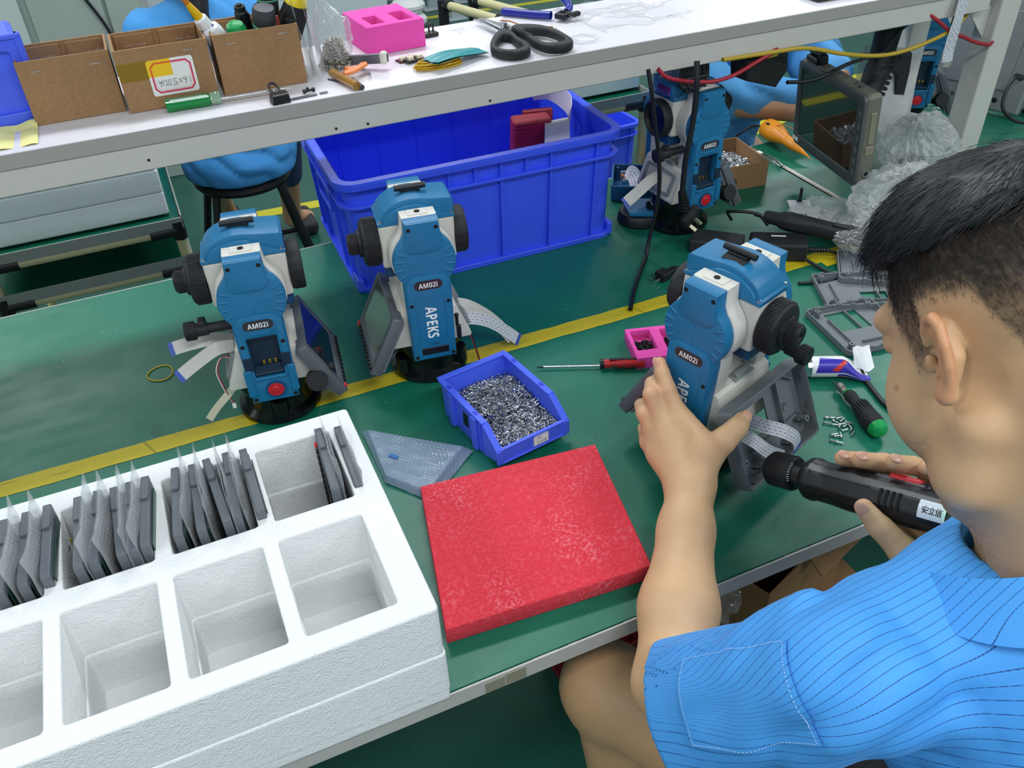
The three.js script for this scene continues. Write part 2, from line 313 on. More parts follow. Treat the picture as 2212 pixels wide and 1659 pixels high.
// ---------- red foam pad ----------
{
  const tex = dataTex(512, 512, (u, v) => { const a = pn(u, v, 90, 2), b = pn(u, v, 4, 4, 3), k = clamp((a - 0.45) * 2.2) * (0.35 + 0.6 * sstep(0.35, 0.65, b)); return [lerp(0.86, 0.95, k), lerp(0.2, 0.52, k), lerp(0.26, 0.56, k)]; }, true);
  const m = std('#ffffff', 0.88, { map: rep(tex, 4), bumpMap: rep(T.foam, 16), bumpScale: 0.0015 });
  const c = [[0.161, -0.644], [0.445, -0.622], [0.492, -0.868], [0.216, -0.899]];
  const g = extr(shapeOf(c.map(([x, z]) => [x, -z])), 0.029, 0.0025, 3).rotateX(-Math.PI / 2);
  const b = toCreasedNormals(boxUV(g, 1), 0.5); b.translate(0, TY, 0);
  solo('foam_pad', b, m, 'flat red foam pad on the green bench between white tray and bare forearm', 'pad');
}
// ---------- survey instruments (telescope along x, battery side faces +z, display on +x, open bay on -x) ----------
const labelTex = canvasTex(512, 160, (x, w, h) => {
  const g = x.createLinearGradient(0, 0, w, 0); x.fillStyle = '#33343c'; x.fillRect(0, 0, w, h); x.fillStyle = '#1d1e24'; for (let i = 0; i < w; i += 3) x.fillRect(i, 0, 1, h);
  x.fillStyle = '#eceef0'; x.font = '600 118px sans-serif'; x.textAlign = 'center'; x.textBaseline = 'middle'; x.fillText('AM02i', w / 2, h / 2 + 6, w * 0.78);
});
const apeksTex = canvasTex(640, 200, (x, w, h) => { x.clearRect(0, 0, w, h); x.fillStyle = '#f3f5f6'; x.font = 'bold 190px sans-serif'; x.textAlign = 'center'; x.textBaseline = 'middle'; x.fillText('APEKS', w / 2, h / 2 + 10, w * 0.97); });
const ffcTex = canvasTex(128, 512, (x, w, h) => {
  x.fillStyle = '#d9dadb'; x.fillRect(0, 0, w, h); for (let i = 4; i < w; i += 6) { x.fillStyle = 'rgba(150,155,165,.5)'; x.fillRect(i, 0, 2, h); }
  seed(31); x.fillStyle = '#4d63a8'; for (let k = 0; k < 4; k++) for (let j = 0; j < h; j += 30) { x.fillRect(12 + k * 30, j + (k % 2) * 14, 5, 19); if (rnd() < 0.6) x.fillRect(20 + k * 30, j + 4, 3, 12); }
});
const ffcPlainTex = canvasTex(128, 256, (x, w, h) => { x.fillStyle = '#c9c7c2'; x.fillRect(0, 0, w, h); for (let i = 3; i < w; i += 6) { x.fillStyle = 'rgba(150,150,150,.55)'; x.fillRect(i, 0, 2, h); } x.fillStyle = 'rgba(120,120,120,.5)'; seed(9); for (let k = 0; k < 40; k++) x.fillRect(rr(10, 110), rr(0, h), 2, rr(4, 12)); });
M.ffc = std('#ffffff', 0.45, { map: ffcTex }); M.ffcPlain = std('#ffffff', 0.45, { map: ffcPlainTex }); M.ffcBlue = std('#2f4fa8', 0.5);
const labelMat = std('#ffffff', 0.35, { map: labelTex }), apeksMat = std('#ffffff', 0.4, { map: apeksTex, transparent: true });
const I_ = {}; // shared instrument geometry
{
  const a0 = Math.asin(-0.0335 / 0.05), a1 = Math.asin(0.037 / 0.05);
  const outline = (r, g, yb) => { // panel plan: column, disc, head block
    const p = [[-0.0365 - g, yb], [0.0365 + g, yb], [0.0385 + g, 0.205]];
    for (let i = 0; i <= 14; i++) { const t = lerp(a0, a1, i / 14); p.push([r * Math.cos(t), 0.25 + r * Math.sin(t)]); }
    p.push([0.0285 + g, 0.298], [0.027 + g * 0.4, 0.3215 + g * 0.3], [-0.027 - g * 0.4, 0.3215 + g * 0.3], [-0.0285 - g, 0.298]);
    for (let i = 0; i <= 14; i++) { const t = lerp(Math.PI - a1, Math.PI - a0, i / 14); p.push([r * Math.cos(t), 0.25 + r * Math.sin(t)]); }
    p.push([-0.0385 - g, 0.205]); return p;
  };
  const cr = (g) => toCreasedNormals(g, 0.5);
  const bay = rrect(0.046, 0.074, 0.002, 0, 0.152, 2).reverse();
  const petals = () => { const o = []; for (const a of [-28, -10, 10, 28, 152, 170, 190, 208]) { const q = new THREE.SphereGeometry(1, 12, 8).scale(0.0085, 0.0022, 0.0016).applyMatrix4(M4().makeRotationZ((a) * D)); o.push(q.translate(0.0415 * Math.cos(a * D), 0.25 + 0.0415 * Math.sin(a * D), 0.0845)); } return o; };
  const cross = [[0.019, 0, 0.022, 0.0008], [-0.019, 0, 0.022, 0.0008], [0, 0.017, 0.0008, 0.02], [0, -0.017, 0.0008, 0.02]].map(([x, y, w, h]) => bx(w, h, 0.0005, x, 0.25 + y, 0.0847));
  const headPlate = extr([[-0.0262, 0.3205], [-0.0272, 0.29], [-0.031, 0.28], [-0.024, 0.2705], [-0.016, 0.268], [0.016, 0.268], [0.024, 0.2705], [0.031, 0.28], [0.0272, 0.29], [0.0262, 0.3205]], 0.0035, 0.0012, 2).translate(0, 0, 0.0828);
  const lowPlate = (hole) => { const p = [[-0.0355, 0.0675], [0.0355, 0.0675], [0.0355, 0.212]]; for (let i = 0; i <= 6; i++) { const t = i / 6 * 90 * D; p.push([0.019 + 0.0165 * Math.cos(t), 0.212 + 0.0165 * Math.sin(t)]); } for (let i = 0; i <= 6; i++) { const t = (90 + i / 6 * 90) * D; p.push([-0.019 + 0.0165 * Math.cos(t), 0.212 + 0.0165 * Math.sin(t)]); } return extr(shapeOf(p, hole ? [hole] : []), 0.0045, 0.0014, 2).translate(0, 0, 0.0825); };
  I_.panelBat = join([cr(extr(shapeOf(outline(0.05, 0, 0.066), [bay]), 0.021, 0.003, 3)).translate(0, 0, 0.0635), cr(headPlate.clone()), cr(lowPlate(bay)), ...petals(), ...cross,
    bx(0.012, 0.05, 0.006, -0.0335, 0.107, 0.0875, 0.0015), bx(0.012, 0.05, 0.006, 0.0335, 0.107, 0.0875, 0.0015), bx(0.05, 0.006, 0.0062, 0, 0.1125, 0.0865, 0.0015), bx(0.03, 0.0035, 0.005, 0, 0.1965, 0.085, 0.001)]);
  I_.panelText = join([cr(extr(shapeOf(outline(0.05, 0, 0.066)), 0.021, 0.003, 3)).translate(0, 0, 0.0635), cr(headPlate.clone()), cr(lowPlate(null)), ...petals(), ...cross,
    cr(extr(shapeOf(rrect(0.049, 0.096, 0.004, 0, 0.143, 3), [rrect(0.0475, 0.0945, 0.0035, 0, 0.143, 3).reverse()]), 0.0012, 0)).translate(0, 0, 0.0865)]);
  I_.standard = join([cr(extr(shapeOf(outline(0.0525, 0.0015, 0.09)), 0.029, 0.003, 3)).translate(0, 0, 0.036), bx(0.032, 0.0012, 0.02, 0, 0.3225, 0.05, 0.0005)]);
  I_.body = join([cr(extr([[-0.068, 0.085], [0.068, 0.085], [0.069, 0.09], [0.046, 0.15], [0.04, 0.154], [-0.04, 0.154], [-0.046, 0.15], [-0.069, 0.09]], 0.132, 0.002, 2)).translate(0, 0, -0.066)]);
  I_.base = join([lathe([[0, 0], [0.067, 0], [0.0695, 0.004], [0.069, 0.012], [0.061, 0.0175], [0.058, 0.02], [0.057, 0.042], [0.0615, 0.05], [0.0635, 0.056], [0.0635, 0.078], [0.06, 0.084], [0, 0.085]], 48), cyl(0.014, 0.015, 0.03, 0.0, 0.03, 0.056, null, 20), cyl(0.014, 0.015, 0.03, 0.049, 0.03, -0.03, null, 20), cyl(0.014, 0.015, 0.03, -0.049, 0.03, -0.03, null, 20)]);
  // telescope with the eyepiece toward +x
  const arch = (inset, top) => { const p = [[0.062, 0.297], [0.062, 0.303]]; for (let i = 0; i <= 14; i++) { const t = (12 + i / 14 * 96) * D; p.push([0.004 + (0.056 - inset) * Math.cos(t), 0.297 + top * Math.sin(t)]); } return p; };
  const capIn = [...arch(0, 0.039), [-0.024, 0.3325], [-0.058, 0.329], [-0.062, 0.324], [-0.062, 0.297]];
  const capOut = [...arch(0.006, 0.031), [-0.03, 0.316], [-0.048, 0.306], [-0.062, 0.302], [-0.062, 0.297]];
  I_.cap = join([cr(extr(capIn, 0.062, 0.003, 3)).translate(0, 0, -0.031), cr(extr(capOut, 0.0715, 0.002, 2)).translate(0, 0, -0.03575)]);
  I_.scope = join([bx(0.122, 0.076, 0.069, 0, 0.26, 0, 0.005), cyl(0.03, 0.03, 0.074, 0, 0.25, 0, RZ, 28)]);
  I_.scopeUnder = bx(0.116, 0.026, 0.05, -0.001, 0.212, 0, 0.006);
  const rib = (R, h, n, d, y) => Array.from({ length: n }, (_, i) => { const a = i / n * 2 * Math.PI; return bx(h, d * 2, d * 1.6, y, R * Math.cos(a), R * Math.sin(a), 0, [-a, 0, 0]).applyMatrix4(M4()); });
  I_.focus = join([lathe([[0.02, 0], [0.037, 0], [0.0385, 0.003], [0.0385, 0.021], [0.036, 0.025], [0.03, 0.027], [0, 0.027]], 48, RX), ...Array.from({ length: 60 }, (_, i) => { const a = i / 60 * 6.2832; return bx(0.019, 0.0013, 0.0018, 0.012, 0.0388 * Math.cos(a), 0.0388 * Math.sin(a)); })].map((g) => g)).translate(0.062, 0.258, 0);
  I_.eye = join([lathe([[0.022, 0], [0.022, 0.006], [0.0165, 0.008], [0.0165, 0.02], [0.014, 0.023], [0.006, 0.0225], [0.005, 0.02], [0, 0.02]], 36, RX), ...Array.from({ length: 32 }, (_, i) => { const a = i / 32 * 6.2832; return bx(0.011, 0.0012, 0.0016, 0.014, 0.0167 * Math.cos(a), 0.0167 * Math.sin(a)); })]).translate(0.088, 0.258, 0);
  I_.objRing = lathe([[0.03, 0], [0.037, 0], [0.039, 0.004], [0.039, 0.018], [0.037, 0.021], [0.0335, 0.021], [0.031, 0.012], [0, 0.0115]], 40, [0, 0, Math.PI / 2]).translate(-0.061, 0.257, 0);
  I_.objGlass = cyl(0.0305, 0.0305, 0.001, -0.0735, 0.257, 0, RX, 32);
  I_.sight = join([cyl(0.0048, 0.0048, 0.05, 0, 0.3425, 0, RX, 16), bx(0.03, 0.008, 0.012, 0, 0.3365, 0.002, 0.001), bx(0.034, 0.0018, 0.02, 0, 0.3365, 0.009, 0.0005, [0.18, 0, 0])]);
  I_.screws = [[0.057, 0.03], [0.057, -0.03], [-0.057, 0.03], [-0.057, -0.03]].map(([x, z]) => cyl(0.0028, 0.0028, 0.004, x, 0.304, z * 1.08, null, 12));
  I_.knob = join([cyl(0.0135, 0.0135, 0.016, -0.102, 0.199, 0.05, RX, 28), cyl(0.0105, 0.0105, 0.02, -0.086, 0.199, 0.05, RX, 24), cyl(0.008, 0.008, 0.05, -0.06, 0.199, 0.05, RX, 20), bx(0.012, 0.014, 0.02, -0.083, 0.208, 0.048, 0.003), ...Array.from({ length: 18 }, (_, i) => { const a = i / 18 * 6.2832; return bx(0.014, 0.0016, 0.002, -0.102, 0.199 + 0.0137 * Math.cos(a), 0.05 + 0.0137 * Math.sin(a)); })]);
  I_.low = join([cyl(0.0165, 0.0165, 0.02, 0, 0, 0.012, RZ, 28), cyl(0.01, 0.011, 0.04, 0, 0, -0.015, RZ, 20), bx(0.03, 0.012, 0.01, 0.018, 0.012, 0.006, 0.004, [0, 0, 0.5]), ...Array.from({ length: 22 }, (_, i) => { const a = i / 22 * 6.2832; return bx(0.0014, 0.0018, 0.017, 0.0166 * Math.cos(a), 0.0166 * Math.sin(a), 0.012); })]).applyMatrix4(M4().makeRotationX(-0.35)).translate(0.068, 0.083, 0.07);
}
// the keypad display panel: local x = long side, y = short side, front toward +z
const DU = {};
{
  DU.frame = toCreasedNormals(extr(shapeOf(rrect(0.165, 0.116, 0.006, 0, 0, 3), [rrect(0.135, 0.083, 0.003, 0.001, 0.01, 2).reverse()]), 0.019, 0.0022, 2), 0.5).translate(0, 0, -0.019);
  DU.back = bx(0.152, 0.102, 0.006, 0, 0, -0.0215, 0.002);
  DU.screen = bx(0.136, 0.084, 0.003, 0.001, 0.01, -0.003);
  DU.key = bx(0.0066, 0.0075, 0.004, 0, 0, 0.001, 0.0018);
}
function displayParts(parent, scr) { // children of a display group
  mesh('frame', [DU.frame.clone(), bx(0.165, 0.003, 0.0012, 0, -0.042, -0.008)], M.grey, parent);
  mesh('screen', DU.screen, scr, parent);
  for (let k = 0; k < 13; k++) { const o = mesh('key', DU.key, k === 0 ? M.redKey : M.black, parent, k === 0 ? 'red power key' : undefined); o.position.set(-0.074 + k * 0.0118 + (k ? 0.003 : 0), -0.049, 0.0005); }
  mesh('back_cover', DU.back, M.greyLight, parent);
}
function ribbon(parent, pts, dirs, w, m, endBlue = true, name = 'ribbon_cable') {
  const r = mesh(name, strip(pts, dirs, w, 0.0007, 1), m, parent);
  if (endBlue) { const n = pts.length, a = V3(...pts[n - 2]), b = V3(...pts[n - 1]), d = b.clone().sub(a).normalize(); mesh('stiffener', strip([b.clone().addScaledVector(d, -0.006).toArray(), b.clone().addScaledVector(d, -0.003).toArray(), b.clone().addScaledVector(d, 0.001).toArray()], [dirs[dirs.length - 1], dirs[dirs.length - 1], dirs[dirs.length - 1]], w * 1.02, 0.0013), M.ffcBlue, r, 'blue end tab'); }
  return r;
}
function instrument(label, pos, yaw, ep, opt = {}) {
  const t = thing('total_station', label, 'survey instrument', pos, yaw);
  mesh('base', I_.base, M.blackGloss, t);
  const body = mesh('body', I_.body, M.insWhite, t);
  mesh('deck', [bx(0.074, 0.003, 0.07, 0, 0.1545, 0, 0.001)], M.insWhite, body);
  mesh('level_vial', [cyl(0.006, 0.006, 0.036, -0.036, 0.157, 0.004, RZ, 16), bx(0.018, 0.003, 0.046, -0.036, 0.1555, 0.004, 0.001)], phy('#c9d2ce', 0.12, { transmission: 0.5, thickness: 0 }), body);
  mesh('adjusting_screw', [cyl(0.006, 0.006, 0.006, -0.022, 0.159, 0.03, null, 16)], M.steel, body);
  for (const s of [1, -1]) {
    const st = mesh('standard', s > 0 ? I_.standard : I_.standard.clone().applyMatrix4(M4().makeRotationY(Math.PI)), M.insWhite, t);
    mesh('handle_hole', cyl(0.0045, 0.0045, 0.0012, 0, 0.3235, s * 0.05, null, 16), M.hole, st);
    const R = s > 0 ? M4() : M4().makeRotationY(Math.PI), g = (q) => q.clone().applyMatrix4(R);
    const p = mesh('side_panel', g(s > 0 ? I_.panelBat : I_.panelText), M.insBlue, t);
    for (const [x, y] of s > 0 ? [[-0.0215, 0.3105], [0.0215, 0.3105], [-0.0305, 0.176], [0.0305, 0.176], [-0.031, 0.0735], [0.031, 0.0735]] : [[-0.0215, 0.3105], [0.0215, 0.3105], [-0.0305, 0.176], [0.0305, 0.176], [-0.031, 0.0735], [0.031, 0.0735]]) mesh('screw_hole', g(join([cyl(0.0034, 0.0034, 0.0006, x, y, y > 0.2 ? 0.0862 : 0.0871, RZ, 14)])), M.hole, p);
    mesh('name_plate', g(planarUV(extr(shapeOf(rrect(0.046, 0.0165, 0.0081, 0, 0.2115, 6)), 0.0012, 0), (x, y) => [x / 0.046 + 0.5, (y - 0.2115) / 0.0165 + 0.5]).translate(0, 0, 0.0864)), labelMat, p, 'dark pill-shaped name plate');
    if (s > 0) {
      mesh('battery_bay', g(join([bx(0.05, 0.078, 0.004, 0, 0.152, 0.068), bx(0.046, 0.012, 0.018, 0, 0.1205, 0.077, 0.002, [0.5, 0, 0]), bx(0.014, 0.026, 0.0016, -0.0285, 0.142, 0.0868, 0.0005), bx(0.014, 0.026, 0.0016, 0.0285, 0.142, 0.0868, 0.0005)])), std('#12283f', 0.45), p, 'dark open battery bay');
      for (const x of [-0.009, 0, 0.009]) mesh('contact', g(bx(0.0042, 0.0075, 0.002, x + 0.003, 0.1335, 0.0715, 0.0004)), M.gold, p);
      const b = mesh('button_ring', g(lathe([[0.0125, 0], [0.0158, 0], [0.0158, 0.003], [0.0125, 0.003]], 28, RZ, 0.003, 0.0895, 0.0868)), M.insBlueDark, p);
      mesh('power_button', g(join([lathe([[0, 0.0045], [0.005, 0.0045], [0.0065, 0.0032], [0.0125, 0.0028], [0.0125, 0]], 28, RZ, 0.003, 0.0895, 0.0868)])), M.red, p, 'round red button');
    } else {
      const q = new THREE.PlaneGeometry(0.07, 0.027); q.rotateZ(-Math.PI / 2).translate(0.001, 0.1395, 0.0873);
      mesh('lettering', g(q), apeksMat, p, 'white vertical lettering');
      mesh('slot', g(bx(0.046, 0.0135, 0.002, 0.001, 0.0835, 0.0868, 0.003)), M.black, p);
      mesh('vents', g(join([0, 1, 2, 3, 4].map((k) => bx(0.0014, 0.0028, 0.001, -0.006 + k * 0.0035, 0.0965, 0.0869)))), M.hole, p);
    }
  }
  const F = (q) => ep > 0 ? q.clone() : q.clone().applyMatrix4(M4().makeRotationY(Math.PI));
  const sc = mesh('telescope', F(I_.scope), M.insWhite, t);
  mesh('cap', F(I_.cap), M.insBlue, sc, 'blue arched cap');
  mesh('lower_cover', F(I_.scopeUnder), M.insBlueDark, sc);
  mesh('focus_ring', F(I_.focus), M.blackSoft, sc); mesh('eyepiece', F(I_.eye), M.blackSoft, sc);
  mesh('objective_ring', F(I_.objRing), M.blackSoft, sc); mesh('objective_glass', F(I_.objGlass), phy('#0a0d14', 0.05, { clearcoat: 1 }), sc);
  mesh('window', F(bx(0.0015, 0.022, 0.044, -0.0618, 0.312, 0, 0.003)), phy('#14237a', 0.1, { clearcoat: 1 }), sc);
  mesh('sight', F(I_.sight), M.black, sc);
  for (const q of I_.screws) mesh('cap_screw', F(q), M.steel, sc);
  if (opt.knob !== false) mesh('tangent_knob', I_.knob, M.blackSoft, t); if (opt.clamp !== false) mesh('clamp_knob', I_.low, M.blackSoft, t);
  // display on +x
  const dsp = new THREE.Group(); dsp.name = 'display'; t.add(dsp);
  dsp.position.set(0.088, 0.104, 0); dsp.rotation.order = 'YXZ'; dsp.rotation.set(-26.5 * D, 90 * D, 0);
  displayParts(dsp, opt.screen || M.screen);
  mesh('display_mount', [extr([[0.045, 0.09], [0.066, 0.092], [0.07, 0.1], [0.05, 0.15], [0.04, 0.15]], 0.1, 0.002).translate(0, 0, -0.05)], M.insWhite, body);
  if (!opt.shell) mesh('open_bay', [extr(shapeOf(rrect(0.1, 0.05, 0.006), [rrect(0.088, 0.038, 0.004).reverse()]), 0.008, 0.001).applyMatrix4(M4().makeRotationY(-Math.PI / 2)).applyMatrix4(M4().makeRotationZ(-0.37)).translate(-0.056, 0.118, 0), bx(0.002, 0.04, 0.09, -0.0552, 0.118, 0, 0, [0, 0, -0.37])], M.greyLight, t, 'open grey bay where the second display is missing');
  return t;
}
const inst1 = instrument('blue survey instrument with an empty battery bay and red button, leftmost on the bench', [0.075, TY, -1.236], -8 * D, -1, { screen: M.screen });
ribbon(inst1, [[-0.05, 0.15, 0.02], [-0.075, 0.163, 0.026], [-0.11, 0.166, 0.032], [-0.142, 0.164, 0.036]], [[0, 0.8, -0.3], [0, 0.8, -0.57], [0, 0.8, -0.57], [0, 0.8, -0.57]], 0.021, M.ffcPlain);
ribbon(inst1, [[-0.048, 0.15, 0.035], [-0.072, 0.156, 0.045], [-0.105, 0.145, 0.056], [-0.137, 0.13, 0.066]], [[0, 0.8, -0.3], [-0.2, 0.8, -0.5], [-0.4, 0.75, -0.5], [-0.4, 0.75, -0.5]], 0.02, M.ffcPlain);
ribbon(inst1, [[-0.056, 0.085, 0.04], [-0.075, 0.07, 0.05], [-0.098, 0.052, 0.058], [-0.114, 0.036, 0.063]], [[-0.5, 0.6, -0.4], [-0.6, 0.6, -0.4], [-0.6, 0.6, -0.4], [-0.6, 0.6, -0.4]], 0.012, std('#bdb9a2', 0.5), false);
mesh('wire', tube([[-0.05, 0.13, 0.04], [-0.068, 0.14, 0.047], [-0.08, 0.12, 0.05], [-0.078, 0.08, 0.05], [-0.071, 0.05, 0.052]], 0.0009, 30, 6), M.cableRed, inst1);
mesh('wire', tube([[-0.05, 0.128, 0.04], [-0.07, 0.138, 0.045], [-0.083, 0.118, 0.048], [-0.08, 0.08, 0.049], [-0.072, 0.05, 0.051]], 0.0009, 30, 6), M.label, inst1);
mesh('connector', bx(0.006, 0.009, 0.004, -0.071, 0.046, 0.052, 0.001), M.label, inst1);
const inst2 = instrument('blue survey instrument with white vertical lettering and grey screen, before the crate', [0.345, TY, -1.228], 172 * D, 1, { screen: M.screenGrey, knob: false, clamp: false });
ribbon(inst2, [[-0.048, 0.112, 0.004], [-0.075, 0.104, 0.002], [-0.105, 0.082, 0], [-0.13, 0.055, -0.002], [-0.155, 0.018, -0.004]], [[0, 0.8, 0.5], [-0.1, 0.8, 0.57], [-0.3, 0.75, 0.57], [-0.4, 0.7, 0.57], [-0.5, 0.6, 0.6]], 0.022, M.ffcPlain, false);
ribbon(inst2, [[-0.05, 0.088, -0.02], [-0.08, 0.084, -0.012], [-0.115, 0.066, -0.008], [-0.145, 0.037, -0.004], [-0.17, 0.01, -0.002]], [[0, 0.8, 0.5], [-0.1, 0.8, 0.57], [-0.3, 0.75, 0.57], [-0.4, 0.7, 0.57], [-0.5, 0.6, 0.6]], 0.022, M.ffc);
mesh('wire', tube([[-0.05, 0.095, -0.02], [-0.064, 0.087, -0.025], [-0.075, 0.055, -0.035], [-0.083, 0.012, -0.044], [-0.086, 0.002, -0.05]], 0.0009, 30, 6), M.cableRed, inst2);
mesh('wire', tube([[-0.05, 0.095, -0.018], [-0.066, 0.087, -0.023], [-0.077, 0.055, -0.033], [-0.085, 0.012, -0.042], [-0.088, 0.002, -0.049]], 0.0009, 30, 6), M.black, inst2);
mesh('port_plug', [bx(0.008, 0.026, 0.01, -0.047, 0.1, -0.066, 0.003), cyl(0.003, 0.003, 0.02, -0.045, 0.122, -0.066, null, 12), new THREE.SphereGeometry(0.0042, 12, 8).translate(-0.045, 0.132, -0.066)], M.black, inst2);
const inst3 = instrument('bright blue survey instrument being assembled, gripped by a hand, its grey keypad shell open', [0.662, TY, -0.824], 111 * D, -1, { shell: true, clamp: false });
inst3.position.y += 0.003; inst3.rotation.x = 1.5 * D; inst3.rotation.z = 2.4 * D;
const inst4 = instrument('blue survey instrument under the shelf beside the crate, with a plug hanging before it', [1.035, TY, -1.485], 4 * D, 1);
ribbon(inst4, [[-0.06, 0.125, 0.01], [-0.08, 0.13, 0.012], [-0.12, 0.11, 0.014], [-0.155, 0.09, 0.014]], [[0, 0.8, -0.4], [-0.1, 0.8, -0.57], [-0.4, 0.75, -0.57], [-0.4, 0.75, -0.57]], 0.024, M.ffcPlain);
// the open keypad shell of the third instrument
{
  const g = new THREE.Group(); g.name = 'keypad_shell'; g.userData.label = 'open grey keypad shell with screw posts'; inst3.add(g);
  g.position.set(-0.112, 0.106, 0.001); g.rotation.order = 'YXZ'; g.rotation.set(-26.5 * D, -90 * D, 0);
  const W = 0.19, H = 0.125, wall = 0.0035, dp = 0.026;
  const rim = toCreasedNormals(extr(shapeOf(rrect(W, H, 0.008, 0, 0, 4), [rrect(W - 2 * wall, H - 2 * wall, 0.006, 0, 0, 3).reverse()]), dp, 0.001, 1), 0.5).translate(0, 0, -dp);
  const win = rrect(0.045, 0.05, 0.003, -0.012, 0.012, 2).reverse();
  const floor = extr(shapeOf(rrect(W - wall, H - wall, 0.007, 0, 0, 3), [win]), 0.003, 0).translate(0, 0, -dp);
  mesh('shell', [rim, floor, extr(shapeOf(rrect(W - 0.004, H - 0.004, 0.007, 0, 0, 3), [rrect(W - 0.0055, H - 0.0055, 0.0065, 0, 0, 3).reverse()]), 0.0015, 0).translate(0, 0, -0.0003),
    bx(0.0025, 0.08, 0.012, 0.035, 0.01, -dp + 0.006), bx(0.12, 0.0025, 0.01, 0.01, -0.022, -dp + 0.005), bx(0.05, 0.0022, 0.006, 0.062, 0.045, -dp + 0.005, 0, [0, 0, -0.6])], M.greyShell, g);
  for (const [x, y] of [[0.076, -0.03], [0.035, -0.048], [-0.045, -0.045], [-0.084, -0.02]]) mesh('screw_post', [lathe([[0.0018, 0.02], [0.0052, 0.02], [0.0052, 0.0], [0.0068, -0.001]], 18, RZ, x, y, -dp + 0.003), bx(0.018, 0.0018, 0.012, x, y, -dp + 0.008), bx(0.0018, 0.018, 0.012, x, y, -dp + 0.008)], M.greyShell, g);
  for (const [x, y, a] of [[0.06, -0.0585, 0], [0.035, -0.0585, 0], [0.01, -0.0585, 0], [-0.03, -0.0585, 0], [-0.07, -0.0585, 0], [0.08, 0.0595, 0], [0.04, 0.0595, 0], [-0.005, 0.0595, 0], [-0.05, 0.0595, 0], [0.0915, 0.03, 1], [0.0915, -0.015, 1], [-0.0915, -0.02, 1]]) mesh('clip', bx(a ? 0.003 : 0.011, a ? 0.011 : 0.003, 0.006, x, y, -0.008, 0.0005), M.grey, g);
  mesh('boss', bx(0.016, 0.006, 0.012, 0.045, 0.003, -dp + 0.008, 0.001), M.greyShell, g);
  const r = ribbon(g, [[-0.03, 0.02, -0.035], [-0.035, 0.015, 0.0], [-0.02, 0.0, 0.022], [0.0, -0.022, 0.024], [0.012, -0.045, 0.014]], [[0.6, 0.8, 0], [0.6, 0.8, 0], [0.8, 0.6, 0.1], [1, 0.3, 0], [1, 0.1, 0]], 0.02, M.ffc, true, 'ribbon_cable');
  ribbon(g, [[-0.05, 0.01, -0.035], [-0.055, -0.0, -0.005], [-0.045, -0.02, 0.006], [-0.02, -0.042, 0.01]], [[0.6, 0.6, 0], [0.7, 0.6, 0], [0.7, 0.6, 0.2], [0.7, 0.6, 0.2]], 0.019, M.ffc, false, 'ribbon_cable');
}
// ---------- keypad panels standing in the tray, with bubble wrap pouches between them ----------
const TU = {};
{
  TU.frame = toCreasedNormals(join([extr(shapeOf(rrect(0.165, 0.114, 0.007, 0, 0, 3), [rrect(0.14, 0.088, 0.003, 0.001, 0.008, 2).reverse()]), 0.0115, 0.0018, 2).translate(0, 0, -0.0115), bx(0.06, 0.03, 0.0112, 0.04, -0.0448, -0.006, 0.0015), bx(0.1, 0.036, 0.0098, -0.036, -0.042, -0.0055, 0.0012)]), 0.5);
  TU.lip = bx(0.008, 0.034, 0.009, -0.0825, -0.036, -0.0052, 0.0015);
  TU.screen = bx(0.142, 0.09, 0.002, 0.001, 0.008, -0.0016);
  TU.pcb = bx(0.148, 0.098, 0.0016, 0, 0.001, -0.0127);
}
const panelLabel = {};
function trayPanel(label, x, y, z, turnY, lean, showPcb) {
  const t = thing('keypad_panel', label, 'keypad panel', [x, y, z]);
  // long side downward, keys at the back, front toward -x
  t.setRotationFromMatrix(M4().makeBasis(V3(0, -1, 0), V3(0, 0, 1), V3(-1, 0, 0)).premultiply(M4().makeRotationFromEuler(new THREE.Euler(0, turnY, lean))));
  const fr = mesh('frame', TU.frame, M.grey, t);
  mesh('raised_lip', TU.lip, M.grey, fr);
  mesh('screen', TU.screen, M.screen, t);
  if (!showPcb) { for (let k = 0; k < 13; k++) { const o = mesh('key', DU.key, k === 0 ? M.redKey : M.black, t, k === 0 ? 'red power key' : undefined); o.position.set(-0.066 + k * 0.0112, -0.0505, 0.0005); } mesh('back_cover', DU.back.clone().translate(0, 0, 0.008), M.grey, t); return t; }
  const p = mesh('circuit_board', TU.pcb, M.pcbGreen, t);
  mesh('chip', [bx(0.02, 0.02, 0.0016, 0.01, 0.0, -0.0143), bx(0.05, 0.03, 0.0022, -0.02, 0.012, -0.0145, 0.001), bx(0.012, 0.009, 0.0015, 0.045, 0.02, -0.0142)], M.chip, p);
  mesh('connector', bx(0.017, 0.005, 0.0045, 0.004, 0.05, -0.0155, 0.0008), M.label, p, 'white ribbon socket');
  mesh('connector', bx(0.006, 0.006, 0.005, 0.05, 0.03, -0.0157, 0.0008), M.cream, p);
  mesh('cable_clip', bx(0.07, 0.0025, 0.003, 0.0, -0.048, -0.0137, 0.0008), M.yellowPlastic, p);
  for (const [a, b] of [[-0.06, 0.03], [-0.05, 0.0], [-0.035, -0.03]]) mesh('screw', cyl(0.0026, 0.0026, 0.002, a, b, -0.0143, RZ, 10), M.darkSteel, p);
  return t;
}
